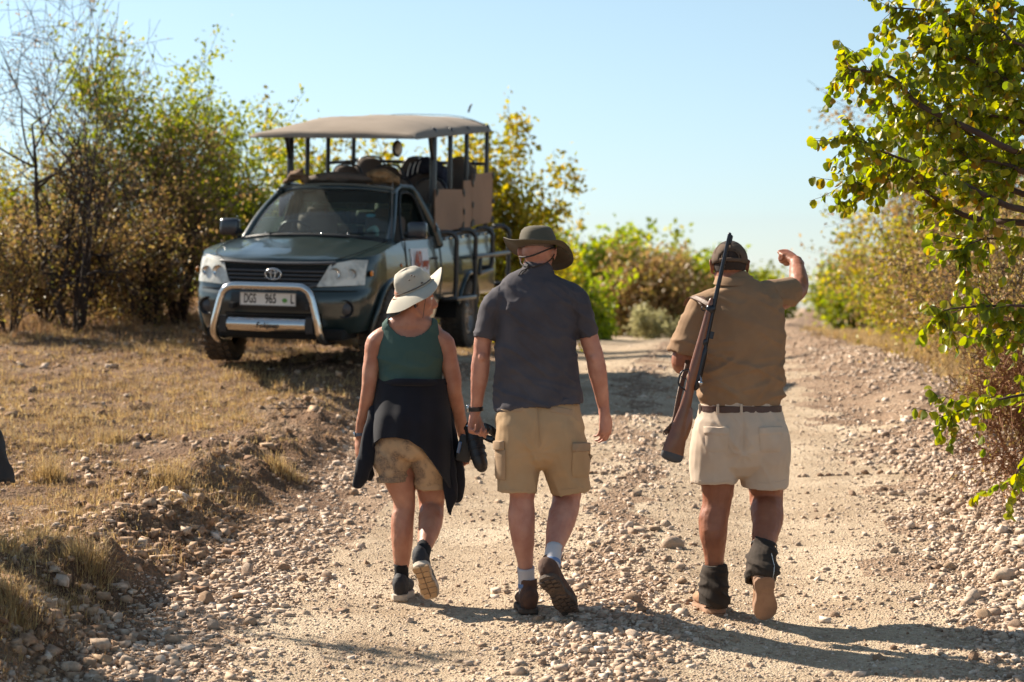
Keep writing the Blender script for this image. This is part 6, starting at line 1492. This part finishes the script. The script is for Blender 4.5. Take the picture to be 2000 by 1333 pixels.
def grow_tree(rr, nstem, levels, up=.35, wander=.25, kids=(5, 4, 4, 3), lenf=.62, flare=.6, hang=0, r0=.05):
    """list of (points, radii, level) in unit height"""
    out = []
    def go(p, d, L, r, lv):
        n = 6 if lv < 2 else (3 if lv < levels else 2); pts = [p]; dd = d.copy()
        for i in range(n):
            dd = dd+rr.normal(0, wander*(.6 if lv == 0 else 1), 3)*.5; dd[2] += up*.18*(1-lv*.25)-hang*lv*.06; dd /= np.linalg.norm(dd)
            p = p+dd*L/n; pts.append(p)
        rad = [r*(1-.72*i/n) for i in range(n+1)]; out.append((pts, rad, lv))
        if lv < levels:
            for k in range(kids[lv]):
                t = rr.uniform(.12 if lv == 0 else .2, 1.0) if k else 1.0; f_ = t*n; i = min(int(f_), n-1); q = pts[i]+(pts[i+1]-pts[i])*(f_-i)
                base = pts[i+1]-pts[i]; base = base/np.linalg.norm(base)
                sd = rr.normal(0, 1, 3); sd -= base*sd.dot(base); sd /= np.linalg.norm(sd)+1e-9; a = rr.uniform(.5, 1.35)
                nd = base*math.cos(a)+sd*math.sin(a); nd[2] += up*.2; nd /= np.linalg.norm(nd)
                go(q, nd, L*lenf*rr.uniform(.75, 1.15), r*(1-.72*t)*.75+.0006, lv+1)
    for s in range(nstem):
        a = 2*math.pi*(s+rr.rand())/nstem; e = flare*rr.uniform(.5, 1.2)
        d = np.array([math.cos(a)*e, math.sin(a)*e, 1]); d /= np.linalg.norm(d)
        go(np.array([math.cos(a), math.sin(a), 0])*.03, d, rr.uniform(.34, .6), r0*rr.uniform(.6, 1), 0)
    return out
def wood(br, maxlv=9, minlv=0, sides=5):
    V = []; F = []; o = 0
    for pts, rad, lv in br:
        if lv > maxlv or lv < minlv: continue
        s = sides if lv < 2 else 3; pts = np.asarray(pts)
        for i, (p, r) in enumerate(zip(pts, rad)):
            t = pts[min(i+1, len(pts)-1)]-pts[max(i-1, 0)]; t = t/(np.linalg.norm(t)+1e-9); a = np.cross(t, [0, 0, 1.0]) if abs(t[2]) < .95 else np.cross(t, [1.0, 0, 0]); a /= np.linalg.norm(a)+1e-9; b = np.cross(t, a)
            for j in range(s): V.append(p+(a*math.cos(2*math.pi*j/s)+b*math.sin(2*math.pi*j/s))*r)
        for i in range(len(pts)-1):
            for j in range(s): F.append((o+i*s+j, o+i*s+(j+1) % s, o+(i+1)*s+(j+1) % s, o+(i+1)*s+j))
        o += len(pts)*s
    return V, F
def tree(name, label, cat, px, Y, x0, x1, ytop, leaf, nleaf, size, seed, group=None, nstem=6, levels=3, up=.22, kids=(5, 4, 4, 3), bark=None, depth=.8, jit=.05, twig=1.0, wander=.30, hang=0, tr=.016, flare=1.0, minw=.005, zoff=0, asp=.55):
    tgt = (P(px, ytop, Y).z-Hs(P(px, 600, Y).x, Y))/(P(x1, 600, Y).x-P(x0, 600, Y).x); best = None
    for fl in (.2, .4, .65, 1.0, 1.5):
        b_ = grow_tree(np.random.RandomState(seed), nstem, 2, up=up, kids=(3, 2, 2), wander=wander, hang=hang, flare=fl); a_ = np.concatenate([np.asarray(b[0]) for b in b_]); q_ = a_[:, 2].max()/(a_[:, 0].max()-a_[:, 0].min())
        if best is None or abs(math.log(q_/tgt)) < best[0]: best = (abs(math.log(q_/tgt)), fl)
    rr = np.random.RandomState(seed); br = grow_tree(rr, nstem, levels, up=up, kids=kids, wander=wander, hang=hang, flare=best[1])
    A = np.concatenate([np.asarray(b[0]) for b in br])
    bx = P(px, 600, Y).x; bz = Hs(bx, Y)+zoff; X0, X1 = P(x0, 600, Y).x, P(x1, 600, Y).x; top = P(px, ytop, Y).z-bz
    lo, hi = np.percentile(A, 1.0, axis=0), np.percentile(A, 99.3, axis=0)
    sz = top/hi[2]; org = np.array([bx, Y, bz-.03])
    def T(p):
        p = np.asarray(p, float).copy()
        x = p[..., 0]; p[..., 0] = np.where(x > 0, x/hi[0]*max(X1-bx, .2), x/lo[0]*min(X0-bx, -.2)); p[..., 1] = p[..., 1]/max(hi[1], -lo[1])*(X1-X0)*.5*depth; p[..., 2] = p[..., 2]*sz
        return p
    H_ = top; br2 = [(T(b[0]), [max(r*tr/.05*H_*.9, minw if b[2] < 2 else minw*.55*twig) for r in b[1]], b[2]) for b in br]
    root = empty(name, org); tag(root, label, cat, group)
    V, F = wood(br2, maxlv=1); me = bpy.data.meshes.new('trunk'); me.from_pydata([tuple(v) for v in V], [], F); link('trunk', me, bark or M_bark, root, smooth=True)
    V, F = wood(br2, minlv=2); me = bpy.data.meshes.new('twigs'); me.from_pydata([tuple(v) for v in V], [], F); o = link('twigs', me, bark or M_bark, root); o['kind'] = 'stuff'
    if nleaf:
        tips = [b for b in br2 if b[2] >= levels-(1 if levels > 1 else 0)]
        idx = rr.randint(0, len(tips), nleaf); q = rr.uniform(.15, 1, nleaf); P_ = np.empty((nleaf, 3))
        for k, (i, t) in enumerate(zip(idx, q)):
            pts = tips[i][0]; f_ = t*(len(pts)-1); a = min(int(f_), len(pts)-2); P_[k] = pts[a]+(pts[a+1]-pts[a])*(f_-a)
        P_ += rr.normal(0, jit, P_.shape)
        P_ = P_[P_[:, 2] > .02]
        o = link('crown', leaves_mesh('crown', P_, size, rr, leaf, asp=asp), leaf, root); o['kind'] = 'stuff'
    return root
GB = 'bushes behind the truck at the left'
tree('mopane_tree', 'tall green leafed bush tree, its crown rising left of the truck canopy', 'tree', 300, 25.0, 90, 500, 75, L_green, 14000, .072, 11, None, nstem=6, kids=(6, 5, 4), levels=3, jit=.07)
tree('mopane_tree', 'green leafed bush whose crown touches the front of the truck canopy', 'tree', 430, 26.5, 300, 590, 175, L_green, 11000, .072, 12, None, nstem=6, kids=(6, 5, 4), levels=3, jit=.07)
tree('thorn_thicket', 'dense brown leafed thicket directly left of the truck cab', 'bush', 350, 23.6, 200, 480, 215, L_brown, 6000, .045, 13, None, nstem=9, kids=(6, 5, 5), levels=3, jit=.06, bark=M_bark2)
tree('thorn_thicket', 'brown thicket low behind the bare thorn tree', 'bush', 190, 24.2, 60, 330, 250, L_brown, 5000, .045, 14, None, nstem=9, kids=(6, 5, 5), levels=3, jit=.06, bark=M_bark2)
tree('mopane_bush', 'yellow green bush at the far left edge behind bare branches', 'bush', 40, 26.0, -120, 170, 265, L_yel, 8000, .065, 15, None, nstem=7, kids=(6, 5, 4), levels=3, jit=.07)
tree('thorn_tree', 'bare dark thorn tree with long thin branches reaching above the others at upper left', 'tree', 150, 22.0, -90, 300, -40, L_brown, 2200, .035, 46, None, nstem=4, kids=(8, 6, 5), levels=3, up=.30, jit=.02, wander=.36, tr=.013, flare=.6, minw=.005, twig=1.0)
tree('thorn_thicket', 'dark low twiggy thicket at the left edge', 'bush', 20, 21.4, -130, 150, 400, L_brown, 3500, .045, 17, None, nstem=8, kids=(5, 5, 4), levels=3, jit=.05)
tree('thorn_thicket', 'low olive brown thicket under the green tree left of the truck', 'bush', 290, 23.0, 150, 440, 380, L_brown, 7000, .05, 41, None, nstem=11, kids=(6, 5, 4), levels=3, jit=.08)
tree('thorn_thicket', 'low tangle of brown twigs between the bare tree and the left edge', 'bush', 90, 22.8, -20, 230, 400, L_brown, 6000, .05, 42, None, nstem=11, kids=(6, 5, 4), levels=3, jit=.08)
tree('mopane_bush', 'green and brown bush close beside the truck mirror', 'bush', 480, 24.8, 380, 600, 330, L_green, 5000, .06, 18, None, nstem=8, kids=(5, 5, 4), levels=3, jit=.06)
tree('mopane_tree', 'yellow leafed tree seen between the canopy posts of the truck', 'tree', 640, 31, 520, 830, 235, L_yel, 3600, .11, 19, None, nstem=4, kids=(5, 4, 4), levels=3, jit=.07)
tree('mopane_bush', 'low green bush behind the cab of the truck', 'bush', 600, 32, 500, 760, 390, L_green, 4500, .10, 20, None, nstem=7, kids=(5, 4, 4), levels=3, jit=.08)
tree('mopane_tree', 'thin yellow green tree just right of the truck rear', 'tree', 985, 30, 850, 1115, 240, L_yel, 7000, .11, 21, None, nstem=5, kids=(5, 4, 4), levels=3, jit=.08)
tree('mopane_bush', 'leafy yellow green bush low behind the rear of the truck', 'bush', 1010, 33, 900, 1130, 400, L_yel, 6000, .12, 22, None, nstem=7, kids=(5, 4, 4), levels=3, jit=.09)
tree('mopane_bush', 'bright green bush behind the hat of the man', 'bush', 1150, 52, 1040, 1260, 452, L_bright, 5500, .22, 23, None, nstem=7, kids=(5, 4, 4), levels=3, jit=.16)
tree('mopane_bush', 'green bush low behind the right shoulder of the man', 'bush', 1110, 44, 1020, 1200, 520, L_bright, 4500, .17, 24, None, nstem=7, kids=(5, 4, 4), levels=3, jit=.12)
tree('thorn_thicket', 'round reddish brown bush between the man and the guide', 'bush', 1270, 50, 1165, 1370, 490, L_brown, 9000, .14, 25, None, nstem=10, kids=(5, 5, 4), levels=3, jit=.16, bark=M_bark2)
tree('mopane_bush', 'green bush rising behind the brown bush', 'bush', 1290, 66, 1180, 1400, 458, L_green, 5000, .24, 26, None, nstem=7, kids=(5, 4, 4), levels=3, jit=.2)
tree('mopane_bush', "green bush beside the guide's cap", 'bush', 1390, 72, 1300, 1460, 495, L_bright, 4200, .24, 27, None, nstem=7, kids=(5, 4, 4), levels=3, jit=.2)
tree('pale_shrub', 'small pale grey green shrub in front of the brown bush', 'bush', 1275, 46, 1235, 1325, 598, leafmat('pale_leaves', [(.26, .25, .12), (.33, .30, .16), (.20, .19, .09)]), 2600, .08, 28, None, nstem=7, kids=(4, 4, 3), levels=2, jit=.06)
tree('mopane_bush', 'far green bush right beside the distant end of the road', 'bush', 1690, 92, 1610, 1760, 505, L_green, 5500, .30, 29, None, nstem=8, kids=(5, 4, 4), levels=3, jit=.25)
tree('mopane_bush', 'smallest far bush where the road meets the horizon on the right', 'bush', 1625, 140, 1585, 1690, 540, L_green, 2500, .35, 30, None, nstem=7, kids=(5, 4, 4), levels=2, jit=.4)
tree('mopane_bush', 'mid distance green bush on the right verge of the road', 'bush', 1690, 58, 1625, 1780, 535, L_green, 5500, .16, 31, None, nstem=8, kids=(5, 4, 4), levels=3, jit=.14)
tree('mopane_bush', 'yellow leaved bush on the right verge below the overhanging branches', 'bush', 1800, 40, 1655, 1900, 440, L_yel, 7000, .15, 32, None, nstem=7, kids=(5, 5, 4), levels=3, jit=.11)
tree('mopane_tree', 'brown and yellow leafed tree behind the overhanging branches at right', 'tree', 1880, 30, 1690, 2090, 150, L_brown, 11000, .085, 33, None, nstem=8, kids=(6, 5, 5), levels=3, jit=.10, bark=M_bark2)
tree('thorn_thicket', 'brown thicket along the right verge, second from the camera', 'bush', 1960, 21.5, 1760, 2160, 330, L_brown, 12000, .055, 34, None, nstem=10, kids=(6, 5, 5), levels=3, jit=.08, bark=M_bark2)
tree('thorn_thicket', 'olive and brown thicket nearest on the right verge', 'bush', 2030, 16.5, 1830, 2260, 420, L_brown, 15000, .042, 35, None, nstem=9, kids=(6, 5, 5), levels=3, jit=.06)
tree('mopane_bush', 'yellow green bush at the right edge above the thicket', 'bush', 1950, 25, 1740, 2160, 260, L_yel, 8000, .07, 36, None, nstem=7, kids=(6, 5, 4), levels=3, jit=.08)
tree('thorn_bush', 'thin low thorn bush with orange twigs at the lower right edge', 'bush', 2020, 12.2, 1870, 2170, 600, L_brown, 1800, .028, 37, None, nstem=12, kids=(7, 6, 4), levels=3, jit=.02, bark=mat('orange_twigs', (.22, .10, .045), rough=.9), tr=.012, minw=.0042, flare=.9)
for k, (Y, x0, x1, yt) in enumerate([(60, 860, 1060, 470), (80, 980, 1150, 510), (95, 1100, 1290, 520), (130, 1320, 1500, 540), (36, 560, 900, 440), (42, 760, 1000, 430)]):
    tree('mopane_bush', ['green bush hidden behind the truck bed', 'far green bush behind the woman and man', 'far bush low in the gap right of the man', 'farthest bush line left of the road end', 'broad bush behind the truck seats', 'bush behind the truck side panels'][k], 'bush', (x0+x1)/2, Y, x0, x1, yt, L_green if k % 2 else L_yel, 4000, .0035*Y, 50+k, None, nstem=7, kids=(5, 4, 4), levels=3, jit=.003*Y)
for k, (Y, x0, x1, yt) in enumerate([(170, 1180, 1420, 545), (210, 1400, 1530, 560), (190, 1650, 1900, 540), (120, 1720, 1950, 500), (75, 1800, 2100, 420)]):
    tree('mopane_bush', ['faint far bush left of the guide at the horizon', 'faintest bush behind the guide at the horizon', 'faint far bush right of the road end', 'far bush on the right verge behind the green bush', 'tall far bush behind the right verge thicket'][k], 'bush', (x0+x1)/2, Y, x0, x1, yt, L_green, 2600, .0035*Y, 70+k, None, nstem=7, kids=(5, 4, 4), levels=2, jit=.006*Y)
def far_wood():
    rr = np.random.RandomState(5); n = 26000; Y = rr.uniform(150, 900, n)**1.0; X = rr.uniform(-1, 1, n)*Y*.6; t = np.abs(X-XL(Y)-1.8)
    k = t > 7+Y*.004; X, Y = X[k], Y[k]; h = rr.uniform(0, 3.2, len(X))*(.6+.5*vnoise(X*.05, Y*.02))
    Pn = np.stack([X, Y, np.where(np.abs(X-XL(Y)) > 60, .2, H(X, Y, False))+h], -1)
    o = link('treeline', leaves_mesh('treeline', Pn, 1.6, rr, L_green, asp=.8), L_green); tag(o, 'low green treeline along the horizon', 'treeline', kind='stuff')
far_wood()
# ------------------------------------------------------------------ the mopane tree whose branches hang in from the right
def leaf_variants():
    out = []
    for k in range(6):
        rr = np.random.RandomState(k); a_ = .44+.10*rr.rand(); b_ = a_*.62; V = []
        for t in (0, .12, .32, .55, .78, .94, 1): V.append((a_*math.sin(math.pi*t)**.6*(1+.12*math.sin(t*4+k)), t-.05*math.sin(math.pi*t), .14*math.sin(math.pi*t)*a_*2+.05*math.sin(t*3)))
        for t in (.90, .68, .42, .18): V.append((-b_*math.sin(math.pi*t)**.7, t+.03, .12*math.sin(math.pi*t)))
        V.append((0, .5, .03)); n = len(V)-1
        out.append((np.array(V), [(i, (i+1) % n, n) for i in range(n)]))
    return out
LV = leaf_variants()
L_near = leafmat('near_leaves', [(.14, .18, .016), (.20, .24, .02), (.10, .13, .014), (.28, .28, .024), (.17, .21, .018), (.36, .31, .03), (.11, .14, .014), (.32, .18, .03)], trans=.55, rough=.36)
def near_tree():
    rr = np.random.RandomState(21); TX = P(2420, 600, 10.9).x; TY = 10.9; org = Vector((TX, TY, Hs(TX, TY)))
    root = empty('mopane_tree', org); tag(root, 'mopane tree with large glossy leaves reaching in from the upper right corner', 'tree')
    br = []; tw = []
    tp_ = [Vector((TX, TY, org.z-.05)), Vector((TX-.08, TY, org.z+1.2)), Vector((TX-.2, TY-.1, org.z+2.3)), Vector((TX-.3, TY, org.z+3.6)), Vector((TX-.5, TY+.1, org.z+4.6))]
    br.append(([np.array(p) for p in catmull([tuple(p) for p in tp_], 4)], None, 0)); m = len(br[0][0]); br[0] = (br[0][0], [.11*(1-.7*i/m) for i in range(m)], 0)
    B = [([(2000, 136), (1928, 89), (1870, 42), (1807, 21), (1744, 16)], 10.6, 13), ([(2000, 178), (1948, 142), (1880, 110), (1830, 75)], 10.2, 9), ([(2000, 300), (1900, 255), (1796, 205), (1749, 157), (1707, 142), (1665, 136), (1645, 128)], 10.1, 10),
         ([(2000, 336), (1927, 294), (1875, 247), (1812, 231), (1740, 215)], 10.5, 11), ([(2000, 410), (1938, 388), (1885, 362), (1833, 336), (1717, 294), (1670, 262)], 10.0, 12), ([(2000, 436), (1896, 425), (1828, 388), (1760, 336), (1702, 362), (1662, 350)], 10.4, 10),
         ([(2000, 470), (1920, 468), (1873, 490)], 10.0, 5), ([(2000, 598), (1940, 598), (1855, 604), (1833, 618)], 9.8, 4), ([(2000, 625), (1969, 651), (1925, 660)], 9.9, 4), ([(1995, 772), (1912, 790), (1831, 818)], 9.8, 5), ([(2010, 900), (1982, 938)], 9.7, 2),
         ([(2000, 40), (1940, 20), (1900, -20)], 10.9, 7), ([(2000, 230), (1930, 200), (1860, 170), (1800, 150)], 11.0, 10), ([(2000, 380), (1930, 330), (1850, 290), (1780, 270), (1730, 250)], 10.9, 11), ([(2000, 90), (1950, 60), (1880, 80), (1820, 100)], 10.3, 7), ([(2050, 350), (1960, 320), (1880, 310)], 10.2, 8), ([(2050, 250), (1960, 230), (1880, 220)], 10.6, 8), ([(2060, 160), (1970, 130), (1910, 140)], 10.8, 7), ([(2060, 60), (1980, 90), (1930, 50)], 10.4, 6)]
    twigs = []
    for pts, Y, nt_ in B:
        p0 = P(*pts[0], Y); zt = min(org.z+4.3, max(org.z+.9, p0.z-.15)); s_ = Vector((TX-.25, TY, zt)); w_ = [P(x, y, Y+.12*math.sin(i*1.7+Y*9)) for i, (x, y) in enumerate(pts)]
        full = [s_, s_.lerp(w_[0], .5)+V3(0, 0, .06)]+w_; c = catmull([tuple(p) for p in full], 5); n = len(c); r0 = .024 if nt_ > 7 else .012
        br.append((c, [max(r0*(1-.9*i/n), .0022) for i in range(n)], 1))
        for k in range(nt_*4):
            i = int(n*rr.uniform(.38, .99)); i = min(i, n-2); q = c[i]; d = c[min(i+1, n-1)]-c[i]; d /= np.linalg.norm(d)
            sd = rr.normal(0, 1, 3); sd[1] *= .8; sd -= d*sd.dot(d); sd /= np.linalg.norm(sd); nd = d*.6+sd*.75; nd[2] -= .12; nd /= np.linalg.norm(nd); L = rr.uniform(.12, .27); tp2 = [q]
            for j in range(4): nd = nd+rr.normal(0, .12, 3); nd[2] -= .05; nd /= np.linalg.norm(nd); tp2.append(tp2[-1]+nd*L/4)
            twigs.append((tp2, [.0024, .002, .0017, .0014, .001], 2))
        twigs.append((c[-max(4, n//4):], [.002]*max(4, n//4), 2))
    for nm, b_ in (('trunk', br[:1]), ('limbs', br[1:]), ('twigs', twigs)):
        V, F = wood(b_, sides=8); me = bpy.data.meshes.new(nm); me.from_pydata([tuple(Vector(v)-org) for v in V], [], F); o = link(nm, me, M_bark2 if nm != 'trunk' else M_bark, root, smooth=True)
        if nm != 'trunk': o['kind'] = 'stuff'
    Ls = []
    for pts, _, _ in twigs:
        k = rr.randint(4, 8)
        for i in range(k):
            t = (i+.6)/k*(len(pts)-1); a = min(int(t), len(pts)-2); p = pts[a]+(pts[a+1]-pts[a])*(t-a); dd = pts[a+1]-pts[a]; dd = dd/np.linalg.norm(dd)
            for sgn in (-1, 1):         # leaves come in pairs
                s2 = rr.normal(0, 1, 3); s2 -= dd*s2.dot(dd); s2 /= np.linalg.norm(s2); d = dd*.35+s2*sgn*.55+np.array([0, 0, -.75])+rr.normal(0, .18, 3); d /= np.linalg.norm(d)
                f = rr.normal(0, 1, 3); f -= d*f.dot(d); f /= np.linalg.norm(f); Ls.append((p, d, f, rr.uniform(.034, .062)))
    mats = []
    for p, d, f, s in Ls:
        M = Matrix([list(f)+[0], list(d)+[0], list(np.cross(f, d))+[0], [0, 0, 0, 1]]).transposed() @ Matrix.Diagonal((s, s, s, 1)); M.translation = Vector(p)-org; mats.append(M)
    def inview(m):
        p = m.translation+org; x = p.x/p.y*FPX+1000; y = 666.5-FPX*((p.z-CAMZ)/p.y+math.tan(PITCH)); return -10 < x < 2000 and 0 < y < 1333
    vis = sorted([m for m in mats if inview(m)], key=lambda m: -m.to_scale().x/(m.translation.y+org.y)); near = vis[:300]; ids = set(id(m) for m in near)
    lm = []
    for V, F in LV:
        me = bpy.data.meshes.new('leaf'); me.from_pydata([tuple(v) for v in V], [], F); me.materials.append(L_near); me.polygons.foreach_set('use_smooth', [True]*len(F)); lm.append(me)
    for i, m in enumerate(near):
        o = bpy.data.objects.new('leaf', lm[i % 6]); COL.objects.link(o); o.parent = root; o.matrix_local = m
    V = []; F = []
    for i, m in enumerate(mats):
        if id(m) in ids: continue
        v_, f_ = LV[i % 6]; n = len(V); Mn = np.array(m); V += [tuple(q) for q in (v_@Mn[:3, :3].T+Mn[:3, 3])]; F += [tuple(a+n for a in f) for f in f_]
    me = bpy.data.meshes.new('crown'); me.from_pydata(V, [], F); me.polygons.foreach_set('use_smooth', [True]*len(F)); o = link('crown', me, L_near, root); o['kind'] = 'stuff'
near_tree()
ordn = ['first', 'second', 'third', 'fourth', 'fifth', 'sixth', 'seventh', 'eighth', 'ninth', 'tenth']
for k, (Y, off, wd, hh, L_, nl, sz) in enumerate([(13.2, 4.25, .85, 1.55, L_brown, 7000, .028), (17.0, 4.6, 1.4, 1.9, L_brown, 8000, .040), (20.5, 5.2, 2.2, 2.3, L_yel, 7000, .060), (24, 5.0, 2.2, 2.0, L_brown, 8000, .055), (28, 5.3, 2.6, 2.8, L_yel, 8000, .075),
        (33, 5.0, 2.6, 2.2, L_brown, 7000, .075), (38, 6.0, 2.8, 2.3, L_yel, 6500, .09), (46, 6.3, 3.0, 2.1, L_green, 5500, .11), (55, 6.8, 3.2, 2.1, L_brown, 5500, .13), (68, 7.2, 3.6, 2.2, L_green, 5000, .16)]):
    xc = float(XL(Y))+off+wd*.85; px = xc/Y*FPX+1000; zt = Hs(xc, Y)+hh
    tree('verge_bush', '%s bush from the camera along the right road edge, %s' % (ordn[k], 'brown and twiggy' if L_ is L_brown else 'yellow green' if L_ is L_yel else 'green'), 'bush', px, Y, (xc-wd)/Y*FPX+1000, (xc+wd)/Y*FPX+1000, 666.5-FPX*((zt-CAMZ)/Y+math.tan(PITCH)), L_, nl, sz, 130+k, None, nstem=9, kids=(6, 5, 4), levels=3, jit=sz, bark=M_bark2 if k % 2 else None, tr=.010, minw=.0035)
tree('thorn_bush', 'thorn bush just outside the left edge shading the stony bank', 'bush', -520, 10.8, -820, -260, 120, L_brown, 9000, .06, 90, None, nstem=6, kids=(5, 4, 4), levels=3, jit=.05)
# fallen thorny twig on the ground in front of the truck, and dead sticks
def stick(name, lab, px, py, Y0, L, seed, dirx=1):
    p = P(px, py, Y0); y = Y0
    for _ in range(40):
        p = P(px, py, y); d = p.z-Hs(p.x, y); y = min(max(y+d*2.2, 7), 40)
        if abs(d) < .003: break
    rr = np.random.RandomState(seed); br = []; org = Vector((p.x, y, Hs(p.x, y)))
    def go(q, d, L, r, lv):
        pts = [q]
        for i in range(5): d = d+rr.normal(0, .22, 3); d /= np.linalg.norm(d); q = q+d*L/5; q[2] = max(q[2], .005); pts.append(q)
        br.append((pts, [r*(1-.6*i/5) for i in range(6)], 1))
        if lv < 2:
            for k in range(4): a = rr.randint(1, 5); go(pts[a].copy(), d*.5+rr.normal(0, .6, 3)+np.array([0, 0, .3]), L*.4, r*.6, lv+1)
    go(np.array([0, 0, .01]), np.array([dirx, .2, .35])/1.1, L, .010, 0); V, F = wood(br); me = bpy.data.meshes.new(name); me.from_pydata([tuple(v) for v in V], [], F)
    o = link(name, me, M_bark2, None, smooth=True); o.location = org; tag(o, lab, 'twig')
stick('thorn_twig', 'fallen thorny twig on the grass in front of the truck', 545, 735, 17, .55, 3)
stick('dead_stick', 'short dead stick lying left of the woman on the slope', 600, 800, 15, .35, 4, -1)
